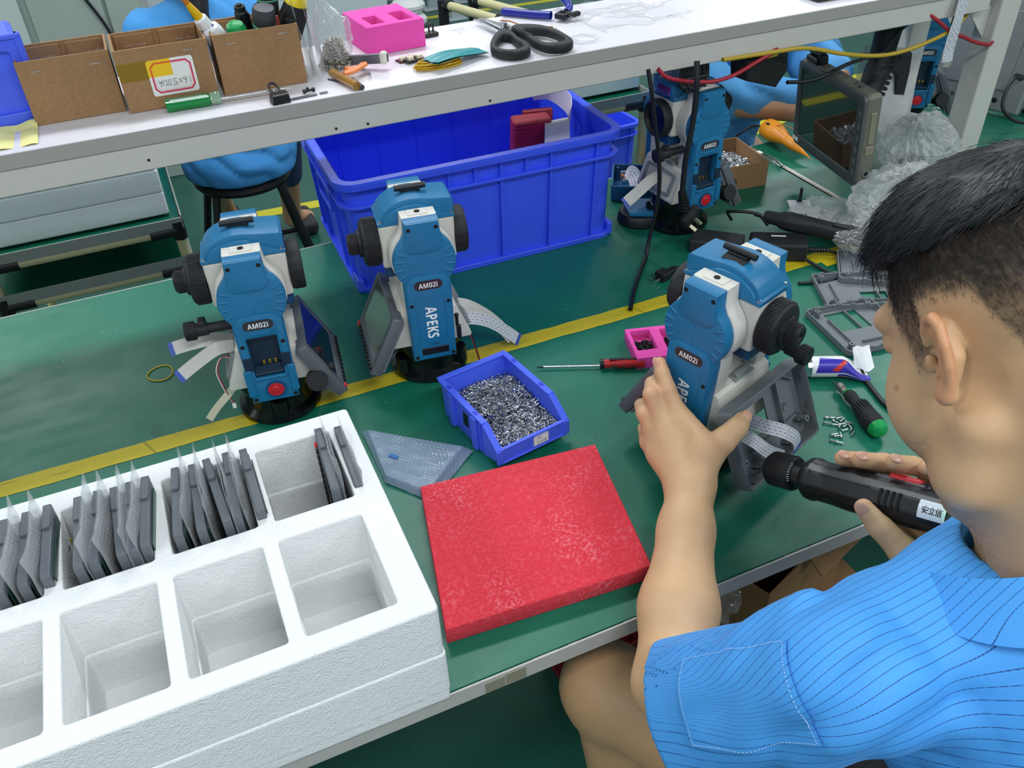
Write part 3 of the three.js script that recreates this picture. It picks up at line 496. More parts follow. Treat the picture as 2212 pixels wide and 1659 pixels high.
function wrapPouch(label, back, front, bottomShift, seedN, group) { // back/front: [x, y, z] of the top corners
  seed(seedN);
  const [bx0, by, bz] = back, [fx, fy, fz] = front, ph = rr(0, 9);
  const f = (side) => (u, v) => { // u back->front, v top->bottom
    const yT = lerp(by, fy, u) - 0.012 * Math.sin(u * Math.PI), y = lerp(yT, TY + 0.024, v), z = lerp(bz, fz, u) + 0.0015 * Math.sin(v * 21 + ph);
    const x = lerp(bx0, fx, u) + bottomShift * v + 0.004 * (fbm(u * 4 + ph, v * 4, ph, 2) - 0.5);
    const th = 0.0042 * Math.sqrt(Math.max(0, Math.sin(u * Math.PI))) * Math.sqrt(Math.max(0, Math.sin(Math.min(1, v * 1.0) * Math.PI * 0.98 + 0.03)));
    const by_ = (Math.floor(v * 24) % 2) * 0.5, bu = u * 17 + by_, cell = Math.hypot((bu - Math.floor(bu)) - 0.5, v * 24 - Math.floor(v * 24) - 0.5);
    const bub = 0.0014 * clamp(1 - (cell / 0.46) ** 2) * Math.sin(u * Math.PI);
    return [x + side * (th + bub), y, z];
  };
  const g1 = gridSurf(68, 96, f(1)), g2 = gridSurf(68, 96, f(-1));
  return solo('bubble_wrap_pouch', join([g1, g2]), M.wrapSheet, label, 'bubble wrap', group);
}
M.wrapSheet = phy('#f4f6f8', 0.14, { transmission: 0.74, thickness: 0, ior: 1.45, side: THREE.DoubleSide, specularIntensity: 1 });
{
  const yb = TY + 0.0825 + 0.021, ord = ['leftmost', 'second', 'third', 'fourth', 'rightmost'];
  const groups = [
    ['the first cell at the left edge of the photo', [[-0.296, -0.3], [-0.271, -0.276], [-0.247, -0.252]], [[-0.28, -0.288, 0.01], [-0.257, -0.266, 0.012]]],
    ['the second cell', [[-0.213, -0.218], [-0.19, -0.202], [-0.172, -0.172], [-0.153, -0.16], [-0.134, -0.146]], [[-0.198, -0.212, 0.02], [-0.181, -0.193, 0.022], [-0.16, -0.167, 0.012], [-0.141, -0.158, 0.012]]],
    ['the third cell', [[-0.098, -0.109], [-0.078, -0.083], [-0.06, -0.053], [-0.035, -0.041], [-0.014, -0.014]], [[-0.086, -0.1, 0.018], [-0.07, -0.075, 0.02], [-0.046, -0.047, 0.014], [-0.029, -0.035, 0.03]]],
  ];
  groups.forEach(([where, us, ws], gi) => {
    us.forEach(([xb, xf], k) => { const nm = gi === 0 ? ['leftmost', 'middle', 'right-hand'][k] : ord[k]; trayPanel(`grey keypad panel in ${where}, ${nm}${k === us.length - 1 ? ' with its circuit board exposed' : ' of its row'}`, (xb + xf) / 2, yb + 0.0015 * ((k * 7 + gi) % 3), -0.843, Math.atan2(xf - xb, 0.115) * 1, 0, true); });
    ws.forEach(([xb, xf, sh], k) => { const n = gi === 0 ? ['left', 'right'][k] : ['first', 'second', 'third', 'fourth'][k]; wrapPouch(`bubble wrap pouch between panels in ${where}, ${n} from the left`, [xb + 0.006, 0.985, -0.902], [xf + 0.007, 0.984, -0.784], sh * 0.45, 40 + gi * 10 + k, 'bubble wrap pouches in the foam tray'); });
  });
  trayPanel('grey keypad panel with a red key and black key column, in the rightmost cell', 0.081, yb - 0.0035, -0.845, -0.06, 0, false);
  trayPanel('grey keypad panel between two bubble wrap pouches in the rightmost cell', 0.1085, yb - 0.01, -0.845, -0.03, 0, false);
  wrapPouch('clear bubble wrap pouch between the two grey panels of the rightmost cell', [0.0955, 0.968, -0.902], [0.0935, 0.972, -0.785], 0, 91, 'bubble wrap pouches in the foam tray');
  wrapPouch('clear bubble wrap pouch against the right wall of the rightmost foam cell', [0.1195, 0.958, -0.902], [0.119, 0.958, -0.785], -0.012, 92, 'bubble wrap pouches in the foam tray');
}
// ---------- bubble wrap pad lying on the bench ----------
{
  const A = [0.177, -1.078], B = [0.219, -1.09], C = [0.322, -0.967], E = [0.224, -0.89], F0 = [0.18, -0.945];
  const quad = (u, v) => { const l = [lerp(A[0], F0[0], v) , lerp(A[1], F0[1], v)], r = [lerp(B[0], C[0], v), lerp(B[1], C[1], v)]; return [lerp(l[0], r[0], u), lerp(l[1], r[1], u)]; };
  const P = (u, v) => { const p0 = [lerp(A[0], C[0] , u), lerp(-1.088, C[1], u)], p1 = [lerp(0.176, E[0], u), lerp(-0.955, E[1], u)]; return [lerp(p0[0], p1[0], v), lerp(p0[1], p1[1], v)]; };
  const t = thing('bubble_wrap_pad', 'folded bluish bubble wrap pad with a small blue tape mark, between tray and blue bin', 'bubble wrap');
  const sheet = (y0, k, off) => gridSurf(70, 60, (u, v) => { const [x, z] = P(u, v); const r = (Math.floor(v * 22) % 2) * 0.5, cu = u * 24 + r, c = Math.hypot(cu - Math.floor(cu) - 0.5, v * 22 - Math.floor(v * 22) - 0.5); const edge = Math.min(u, v, 1 - u, 1 - v); return [x + off, y0 + k * sstep(0, 0.06, edge) + 0.0016 * clamp(1 - (c / 0.46) ** 2) + 0.003 * (fbm(u * 5, v * 5, k * 90, 2) - 0.5), z + off * 0.6]; });
  const bm = phy('#a9c0d4', 0.22, { transmission: 0.5, thickness: 0, ior: 1.45, side: THREE.DoubleSide });
  mesh('top_layer', sheet(TY + 0.004, 0.011, 0), bm, t);
  mesh('lower_layer', sheet(TY + 0.0018, 0.005, 0.004), bm, t);
  mesh('tape_mark', bx(0.007, 0.0006, 0.016, 0.203, TY + 0.0172, -0.992, 0, [0, 0.75, 0]), std('#1565a8', 0.5), t, 'blue tape mark');
}
// ---------- small blue parts bin full of screws ----------
{
  const t = thing('parts_bin', 'small bright blue open-front parts bin with a handwritten white label, full of screws', 'parts bin', [0.394, TY, -1.0015], 9.5 * D);
  const wallP = [[-0.082, 0.002], [-0.089, 0.07], [0.05, 0.07], [0.0885, 0.041], [0.0885, 0.014], [0.05, 0.002]];
  const side = (x) => extr(wallP.map(([z, y]) => [-z, y]), 0.003, 0.0006, 1).applyMatrix4(M4().makeRotationY(Math.PI / 2)).translate(x - 0.0015, 0, 0);
  const col = (x, z) => bx(0.009, 0.064, 0.014, x, 0.034, z, 0.0015);
  const rimS = (x) => [bx(0.011, 0.004, 0.135, x, 0.069, -0.0195, 0.0012), barBetween([x, 0.0685, 0.049], [x, 0.0405, 0.087], 0.011, 0.004, 0.001), barBetween([x, 0.041, 0.0885], [x, 0.014, 0.0885], 0.011, 0.004, 0.001)];
  mesh('bin_body', [side(-0.061), side(0.061), bx(0.124, 0.003, 0.132, 0, 0.0016, -0.016), barBetween([0, 0.002, -0.082], [0, 0.07, -0.089], 0.122, 0.003), bx(0.133, 0.004, 0.011, 0, 0.069, -0.0905, 0.0012), ...rimS(-0.0625), ...rimS(0.0625),
    bx(0.122, 0.027, 0.003, 0, 0.0275, 0.0865), bx(0.126, 0.003, 0.006, 0, 0.041, 0.0865, 0.001), bx(0.126, 0.0035, 0.006, 0, 0.0145, 0.0875, 0.001), barBetween([0, 0.003, 0.05], [0, 0.015, 0.088], 0.122, 0.003),
    col(-0.0655, -0.05), col(-0.0655, 0.022), col(0.0655, -0.05), col(0.0655, 0.022), bx(0.004, 0.058, 0.004, -0.063, 0.033, 0.012), bx(0.004, 0.058, 0.004, -0.063, 0.033, 0.034)], M.binBlue, t);
  for (const [x, z] of [[-0.0625, -0.06], [-0.0625, 0.02], [0.0625, -0.06], [0.0625, 0.02]]) mesh('rim_notch', bx(0.006, 0.0012, 0.009, x, 0.071, z), std('#2a3bc4', 0.5), t);
  mesh('side_slot', bx(0.0012, 0.026, 0.015, -0.0628, 0.036, -0.012, 0.0005), M.black, t);
  const lt = canvasTex(256, 160, (x, w, h) => { x.fillStyle = '#e4e6ea'; x.fillRect(0, 0, w, h); x.strokeStyle = '#3f6fd0'; x.lineWidth = 10; x.strokeRect(6, 6, w - 12, h - 12); x.fillStyle = '#222'; x.strokeStyle = '#2a2a2e'; x.lineWidth = 4; const L = (...p) => { x.beginPath(); x.moveTo(p[0], p[1]); for (let i = 2; i < p.length; i += 2) x.lineTo(p[i], p[i + 1]); x.stroke(); }; L(60, 42, 104, 34); L(80, 22, 72, 78); L(58, 60, 110, 50); L(100, 24, 112, 70); L(124, 30, 130, 72); L(112, 44, 146, 38); x.font = 'italic 64px serif'; x.fillText('2.5×6', 50, 136); });
  const lp = planarUV(extr(shapeOf(rrect(0.03, 0.021, 0.003, 0, 0, 3)), 0.0006, 0), (x, y) => [x / 0.03 + 0.5, y / 0.021 + 0.5]).translate(0.014, 0.028, 0.0885);
  mesh('label', lp, std('#ffffff', 0.5, { map: lt }), t, 'white handwritten size label');
  // the heap of screws: nobody could count them
  seed(101);
  const sg = join([cyl(0.0011, 0.0011, 0.0085, 0, 0, 0, null, 6), cyl(0.0023, 0.0021, 0.0016, 0, 0.005, 0, null, 8)]);
  const N = 2600, im = new THREE.InstancedMesh(sg, std('#b9bcc2', 0.28, { metalness: 1 }), N); im.name = 'screws';
  const hgt = (x, z) => 0.029 + 0.02 * sstep(0.07, -0.05, z) * (1 - 0.35 * (x / 0.058) ** 2) - 0.013 * sstep(-0.045, -0.085, z) + 0.006 * (n3(x * 60 + 9, z * 60, 3) - 0.5);
  const q = new THREE.Quaternion(), col_ = new THREE.Color();
  for (let i = 0; i < N; i++) { const x = rr(-0.056, 0.056), z = rr(-0.078, 0.083), lay = i < 1700 ? rr(-0.001, 0.002) : rr(-0.004, -0.001); q.setFromEuler(new THREE.Euler(Math.PI / 2 + rr(-0.55, 0.55), rr(0, 6.28), rr(-0.4, 0.4), 'YXZ')); im.setMatrixAt(i, M4().compose(V3(x, hgt(x, z) + lay, z), q, V3(1, 1, 1))); const c = rr(0.5, 1.1); im.setColorAt(i, col_.setRGB(c, c, c * rr(0.95, 1.08))); }
  const base = gridSurf(20, 24, (u, v) => { const x = lerp(-0.0585, 0.0585, u), z = lerp(-0.082, 0.0845, 1 - v); return [x, hgt(x, z) - 0.004, z]; });
  const o = thing('screws', 'heap of small bright steel screws filling the blue parts bin', 'screws', [0.394, TY, -1.0015], 9.5 * D);
  o.userData.kind = 'stuff'; im.castShadow = im.receiveShadow = true; o.add(im);
  mesh('heap', base, std('#3c3e42', 0.5, { metalness: 0.6, side: THREE.DoubleSide }), o); o.children.forEach((c) => { c.userData.kind = 'stuff'; });
}
// ---------- screwdrivers ----------
{ // red handled, lying
  const a = V3(0.508, 0, -1.116), b = V3(0.683, 0, -1.037), d = b.clone().sub(a), L = d.length();
  const t = thing('screwdriver', 'red-handled screwdriver with a long thin shaft, its handle end by the pink foam block', 'screwdriver', [a.x, TY + 0.0105, a.z], Math.atan2(-d.z, d.x));
  const k = L - 0.078;
  mesh('shaft', [cyl(0.0019, 0.0019, k - 0.012, (k + 0.012) / 2, -0.004, 0, RX, 14)], M.steel, t);
  mesh('tip', [cyl(0.002, 0.0008, 0.013, 0.0065, -0.0045, 0, [0, 0, -Math.PI / 2], 10)], M.black, t);
  mesh('handle', lathe([[0, 0], [0.0075, 0.0], [0.0085, 0.004], [0.007, 0.016], [0.0088, 0.03], [0.0098, 0.045], [0.0092, 0.062], [0.0095, 0.07], [0.0085, 0.077], [0, 0.078]], 24, RX).translate(k, 0, 0), std('#c31f24', 0.35), t);
  mesh('collar', lathe([[0, -0.001], [0.008, -0.001], [0.009, 0.001], [0.0086, 0.006], [0, 0.0065]], 24, RX).translate(k, 0, 0), M.black, t);
  mesh('grip_strip', [bx(0.05, 0.002, 0.006, k + 0.04, 0.0093, 0, 0.001), ...[0, 1, 2].map((i) => bx(0.012, 0.0022, 0.0035, k + 0.025 + i * 0.016, 0.0, 0.0092, 0.001))], M.black, t);
}
{ // black and green ratchet screwdriver
  const a = V3(0.944, 0, -0.852), b = V3(0.914, 0, -0.712), d = b.clone().sub(a), L = d.length();
  const t = thing('screwdriver', 'black ribbed screwdriver with a round green end cap, beside the loose screws', 'screwdriver', [a.x, TY + 0.0165, a.z], Math.atan2(-d.z, d.x));
  mesh('shaft', [rodBetween([0, -0.011, 0], [0.028, -0.005, 0], 0.0018, 12)], M.darkSteel, t);
  mesh('chuck', lathe([[0.002, 0.014], [0.006, 0.018], [0.0072, 0.022], [0.0072, 0.03], [0.006, 0.032], [0.0066, 0.036], [0.0058, 0.039], [0.0066, 0.042], [0.0062, 0.046], [0, 0.046]], 24, RX, 0, -0.004, 0), std('#76756c', 0.4, { metalness: 0.7 }), t);
  mesh('handle', [lathe([[0, 0.045], [0.0078, 0.046], [0.0105, 0.055], [0.0095, 0.07], [0.012, 0.085], [0.0155, 0.105], [0.0165, 0.122], [0.0155, 0.135], [0, 0.136]], 28, RX), ...Array.from({ length: 7 }, (_, i) => { const an = (i - 3) * 0.3 + 0.2; return bx(0.05, 0.0025, 0.0022, 0.107, 0.0148 * Math.cos(an), 0.0148 * Math.sin(an), 0.001, [an, 0, 0]); })], M.rubber, t);
  mesh('green_ring', lathe([[0.0082, 0.0445], [0.0088, 0.046], [0.0082, 0.0475]], 24, RX), M.green, t);
  mesh('end_cap', [lathe([[0.0152, 0.134], [0.0148, 0.141], [0.012, 0.148], [0.006, 0.152], [0, 0.153]], 28, RX)], M.green, t, 'round green end cap');
}
// ---------- pink foam block with two pockets of black screws ----------
function pinkBlock(label, pos, yaw, w, h, d, holes) {
  const t = thing('foam_block', label, 'foam block', pos, yaw);
  const o = shapeOf(rrect(w, d, 0.002, 0, 0, 2), holes.map(([x, z, a, b]) => rrect(a, b, 0.002, x, -z, 2).reverse()));
  mesh('block', boxUV(toCreasedNormals(join([extr(o, h - 0.006, 0.002, 2).rotateX(-Math.PI / 2).translate(0, 0.006, 0), bx(w - 0.001, 0.007, d - 0.001, 0, 0.0036, 0, 0.001)]), 0.5), 1), M.pink, t);
  return t;
}
pinkBlock('bright pink foam block with two pockets of black screws, behind the gripping hand', [0.738, TY, -1.066], -16 * D, 0.12, 0.024, 0.094, [[-0.034, -0.008, 0.036, 0.06], [0.022, -0.006, 0.04, 0.06]]);
for (const [px_, i] of [[-0.034, 0], [0.022, 1]]) {
  seed(61 + i); const g = []; const base = join([cyl(0.0012, 0.0012, 0.006, 0, 0, 0, null, 6), cyl(0.0022, 0.0022, 0.0015, 0, 0.003, 0, null, 6)]);
  const o = thing('screws', i ? 'small heap of black screws in the right pocket of the pink foam block' : 'small heap of black screws in the left pocket of the pink foam block', 'screws', [0.738, TY, -1.066], -16 * D); o.userData.kind = 'stuff';
  const N = 150, im = new THREE.InstancedMesh(base, std('#15161a', 0.35), N); im.name = 'screw_heap'; const q = new THREE.Quaternion();
  for (let k = 0; k < N; k++) { q.setFromEuler(new THREE.Euler(1.57 + rr(-0.6, 0.6), rr(0, 6.3), 0, 'YXZ')); im.setMatrixAt(k, M4().compose(V3(px_ + rr(-0.014, 0.014), 0.0085 + rr(0, 0.006), 0.002 + rr(-0.022, 0.022)), q, V3(1, 1, 1))); }
  im.castShadow = true; im.userData.kind = 'stuff'; o.add(im);
}
// ---------- loose screws ----------
{
  seed(72);
  const g1 = join([cyl(0.0013, 0.0013, 0.011, 0.002, 0, 0, RX, 8), cyl(0.0026, 0.0024, 0.002, -0.0042, 0, 0, RX, 10)]);
  const pts = [[0.876, -0.783, 0.6], [0.89, -0.774, 0.1], [0.891, -0.767, -0.3], [0.898, -0.758, 0.9], [0.865, -0.773, 0.8], [0.873, -0.765, 0.7], [0.88, -0.768, 1.4], [0.878, -0.757, -0.7], [0.885, -0.7605, 0.3], [0.8865, -0.754, -0.2], [0.893, -0.7505, 1.9], [0.8785, -0.747, 0.1], [0.8905, -0.743, -0.4], [0.885, -0.734, -0.5], [0.856, -0.746, 0.2], [0.859, -0.7405, 0.4], [0.865, -0.738, -1.0], [0.846, -0.734, 0.8], [0.8505, -0.728, 0.7], [0.883, -0.779, 0.7]];
  const src = solo('loose_screw', g1, M.steel, 'small loose steel screw lying on the green bench beside the black and green screwdriver', 'screw', 'loose screws beside the black and green screwdriver');
  pts.forEach(([x, z, a], i) => { if (i === 0) { src.position.set(x, TY + 0.0028, z); src.rotation.y = -a; } else copyOf(src, [x, TY + 0.0028, z], -a); });
}
// ---------- yellow rubber band ----------
solo('rubber_band', tube(Array.from({ length: 14 }, (_, i) => { const a = i / 14 * 6.2832; return [-0.111 + 0.0225 * Math.cos(a), TY + 0.0016, -1.412 + 0.0235 * Math.sin(a) + 0.002 * Math.sin(2 * a)]; }), 0.0013, 60, 7, true), std('#c9a81e', 0.5), 'single thin yellow rubber band lying on the bare green bench left of the instruments', 'rubber band');
// ---------- grey instrument covers at the right ----------
function cover(label, pos, rot, W, H, win) {
  const t = thing('instrument_cover', label, 'plastic cover', pos, rot[1]); t.rotation.x = rot[0]; t.rotation.z = rot[2];
  const o = shapeOf(rrect(W, H, 0.006, 0, 0, 3), win ? [rrect(win[2], win[3], 0.002, win[0], win[1], 2).reverse()] : []);
  const wall = extr(shapeOf(rrect(W, H, 0.006, 0, 0, 3), [rrect(W - 0.006, H - 0.006, 0.004, 0, 0, 3).reverse()]), 0.014, 0.0008, 1);
  const grooves = extr(shapeOf(rrect(W - 0.012, H - 0.012, 0.004, 0, 0, 3), [rrect(W - 0.0145, H - 0.0145, 0.003, 0, 0, 3).reverse()]), 0.008, 0);
  mesh('shell', toCreasedNormals(join([extr(o, 0.0035, 0.0008, 1), wall, grooves, bx(W * 0.5, 0.002, 0.006, W * 0.1, -H * 0.3, 0.006), bx(0.002, H * 0.5, 0.006, -W * 0.3, 0, 0.006)].map((g) => g.rotateX(-Math.PI / 2))), 0.5), M.greyShell, t);
  for (const [sx, sy] of [[-1, -1], [1, -1], [-1, 1], [1, 1]]) { const x = sx * (W / 2 - 0.016), z = sy * (H / 2 - 0.016); mesh('screw_post', [lathe([[0.0018, 0.017], [0.005, 0.017], [0.0052, 0.003], [0.007, 0.002]], 16, null, x, 0, z), bx(0.016, 0.011, 0.0016, x, 0.007, z), bx(0.0016, 0.011, 0.016, x, 0.007, z)], M.greyShell, t); mesh('post_hole', cyl(0.0019, 0.0019, 0.0006, x, 0.0172, z, null, 10), M.hole, t); }
  for (let k = 0; k < 5; k++) for (const s of [-1, 1]) mesh('clip', bx(0.009, 0.005, 0.003, -W * 0.36 + k * W * 0.18, 0.0135, s * (H / 2 - 0.001), 0.0005), M.greyShell, t);
  if (win) mesh('window_bar', bx(0.003, 0.006, win[3], win[0] + win[2] * 0.16, 0.003, -win[1], 0.0005), M.greyShell, t);
  return t;
}
cover('grey plastic cover with a square window, front of the stack, its posts facing up', [1.098, TY, -0.962], [0, -8 * D, 0], 0.14, 0.145, [-0.005, 0.028, 0.066, 0.06]);
cover('grey plastic cover lying half under the front windowed cover', [1.18, TY + 0.001, -1.06], [0, -24 * D, 0], 0.15, 0.12, [0.03, -0.02, 0.05, 0.04]).rotation.z = 0.02;
cover('rearmost grey plastic cover propped behind the other covers, near the plastic bags', [1.27, TY + 0.004, -1.1], [0.02, -38 * D, 0.0], 0.16, 0.115, null);
// ---------- white glue tube with a flattened crimped end ----------
{
  const a = V3(0.918, 0, -0.893), b = V3(1.012, 0, -0.848), d = b.clone().sub(a), L = d.length();
  const tex = canvasTex(512, 256, (x, w, h) => { x.fillStyle = '#eef0f3'; x.fillRect(0, 0, w, h); x.fillStyle = '#3a2fae'; x.beginPath(); x.moveTo(60, h); x.lineTo(100, h - 66); x.lineTo(w, h - 44); x.lineTo(w, h); x.fill(); x.fillStyle = '#c33'; x.beginPath(); x.moveTo(190, h - 10); x.lineTo(300, h - 54); x.lineTo(330, h - 52); x.lineTo(250, h - 6); x.fill(); x.fillStyle = '#c0242c'; x.fillRect(250, 22, 262, 16); x.fillStyle = '#3a2fae'; x.fillRect(250, 6, 262, 13); x.fillStyle = '#c0242c'; x.beginPath(); x.arc(70, 118, 13, 0, 7); x.fill(); x.fillStyle = '#333'; for (let i = 0; i < 15; i++) x.fillRect(98 + i * 13, 113, 9, 11); });
  const t = thing('glue_tube', 'white and violet squeezed glue tube with a folded crimped end, behind the black screwdriver', 'tube', [a.x, TY, a.z], Math.atan2(-d.z, d.x));
  mesh('tube_body', gridSurf(40, 24, (u, v) => { const x = u * L, an = v * Math.PI * 2, r = 0.0185, f = sstep(0.55, 0.95, u), ry = lerp(r, 0.004, f), rz = lerp(r, 0.027, f); return [x, 0.0185 * (1 - f) + 0.006 * f + ry * Math.sin(an) + 0.003 * f * Math.sin(v * 20), rz * Math.cos(an)]; }).clone(), std('#ffffff', 0.3, { map: tex }), t);
  mesh('shoulder', [lathe([[0, -0.001], [0.018, -0.001], [0.0188, 0.001], [0.0188, 0.006]], 32, RX, 0, 0.0188, 0)], M.steel, t);
  mesh('folded_end', gridSurf(20, 20, (u, v) => [L - 0.02 + 0.034 * u - 0.006 * v, 0.012 + 0.034 * v * (1 - 0.2 * u) + 0.003 * Math.sin(u * 7), -0.004 - 0.02 * v + 0.008 * Math.sin(u * 3 + v * 2)]), std('#f3f4f6', 0.18, { side: THREE.DoubleSide }), t, 'glossy white folded foil end');
}
// ---------- plugs and cords on the bench ----------
{
  const t = thing('power_plug', 'small black two-pin plug lying on the yellow tape with its cord', 'plug', [0, 0, 0]);
  const y = TY + 0.0105;
  mesh('plug_body', [barBetween([0.86, y, -1.277], [0.885, y, -1.284], 0.026, 0.018, 0.003), barBetween([0.884, y, -1.284], [0.91, y, -1.29], 0.014, 0.012, 0.003)], M.black, t);
  for (const s of [-1, 1]) mesh('pin', barBetween([0.862, y, -1.277 + s * 0.006], [0.843, y - 0.002, -1.272 + s * 0.006], 0.0015, 0.005), M.steel, t);
  mesh('cord', tube([[0.908, y, -1.29], [0.935, y - 0.002, -1.295], [0.96, TY + 0.003, -1.285], [0.99, TY + 0.003, -1.25], [1.03, TY + 0.003, -1.22], [1.06, TY + 0.004, -1.2]], 0.0028, 50, 8), M.black, t);
}
solo('cord', tube([[1.012, TY + 0.005, -0.862], [1.0, TY + 0.0045, -0.838], [0.988, TY + 0.0045, -0.8], [0.981, TY + 0.0045, -0.768], [0.985, TY + 0.0045, -0.72], [1.01, TY + 0.0045, -0.67]], 0.0044, 40, 10), M.black, 'thick black cord running from under the glue tube toward the face', 'cord');
// ---------- electric screwdriver lying behind, on a black power box ----------
function powerDriver(t, m) { // along +x: bit tip at 0, tail at .3
  mesh('bit', [cyl(0.0011, 0.0011, 0.03, 0.012, 0, 0, RX, 8)], M.darkSteel, t);
  mesh('chuck', [lathe([[0, 0.024], [0.0045, 0.024], [0.0055, 0.027], [0.0055, 0.046], [0, 0.046]], 20, RX)], M.steel, t);
  mesh('housing', [lathe([[0, 0.044], [0.011, 0.045], [0.0135, 0.05], [0.0145, 0.075], [0.019, 0.085], [0.0205, 0.1], [0.019, 0.15], [0.018, 0.19], [0.0205, 0.225], [0.02, 0.25], [0.014, 0.262], [0, 0.264]], 36, RX)], m, t);
}
{
  const t = thing('electric_screwdriver', 'black electric screwdriver lying on a black box below the hanging plug', 'electric screwdriver', [1.112, TY + 0.066, -1.352], 0);
  t.rotation.y = -Math.atan2(-1.175 + 1.352, 1.29 - 1.112) ; t.rotation.z = -0.1;
  powerDriver(t, M.blackSoft);
  mesh('trigger', [bx(0.03, 0.008, 0.012, 0.2, 0.018, 0.006, 0.003)], M.black, t);
  mesh('hanger', tube([[0.255, 0.012, 0.012], [0.27, 0.028, 0.014], [0.285, 0.02, 0.02], [0.29, 0.0, 0.024]], 0.0016, 24, 8), M.steel, t, 'bent steel hanging hook');
  mesh('strain_relief', Array.from({ length: 9 }, (_, i) => cyl(0.0085 - i * 0.0003, 0.0085 - i * 0.0003, 0.0045, 0.266 + i * 0.0065, -0.003 - i * i * 0.0004, 0, RX, 16)), M.black, t);
  mesh('cord', tube([[0.31, -0.022, 0], [0.335, -0.05, 0.005], [0.33, -0.052, 0.05], [0.29, -0.05, 0.09], [0.22, -0.046, 0.1], [0.15, -0.04, 0.07]], 0.0036, 60, 8), M.black, t);
  const b = thing('power_box', 'flat black power supply box lying behind the bright blue instrument', 'power box', [1.138, TY, -1.256], -0.55);
  mesh('case', [bx(0.115, 0.04, 0.06, 0, 0.02, 0, 0.006)], M.blackSoft, b);
  mesh('strain_relief', Array.from({ length: 8 }, (_, i) => cyl(0.006, 0.006, 0.0035, 0.06 + i * 0.0055, 0.02, 0.008, RX, 14)), M.black, b);
  mesh('cord', tube([[0.1, 0.02, 0.008], [0.135, 0.006, 0.004], [0.15, 0.004, 0.04], [0.13, 0.004, 0.08], [0.08, 0.004, 0.11], [0.03, 0.004, 0.12]], 0.0034, 50, 8), M.black, b);
  mesh('print', [bx(0.03, 0.0005, 0.005, 0.0, 0.0402, -0.01)], M.label, b);
  solo('rubber_mat', bx(0.11, 0.03, 0.06, 1.04, TY + 0.015, -1.335, 0.004, [0, -0.75, 0]), std('#2b2c30', 0.6), 'dark grey flat box under the tip of the lying electric screwdriver', 'box');
  solo('marking_tape', [bx(0.09, 0.0008, 0.037, 1.245, TY + 0.0007, -1.188)], std('#d2bd1c', 0.5), 'short bright yellow tape piece showing under the black cords', 'tape');
  solo('cord', tube([[1.105, TY + 0.036, -1.378], [1.085, TY + 0.062, -1.37], [1.075, TY + 0.075, -1.35], [1.09, TY + 0.082, -1.325], [1.12, TY + 0.075, -1.31], [1.14, TY + 0.05, -1.3]], 0.0034, 50, 8), M.black, 'black cord looping around the bit of the lying electric screwdriver', 'cord');
}
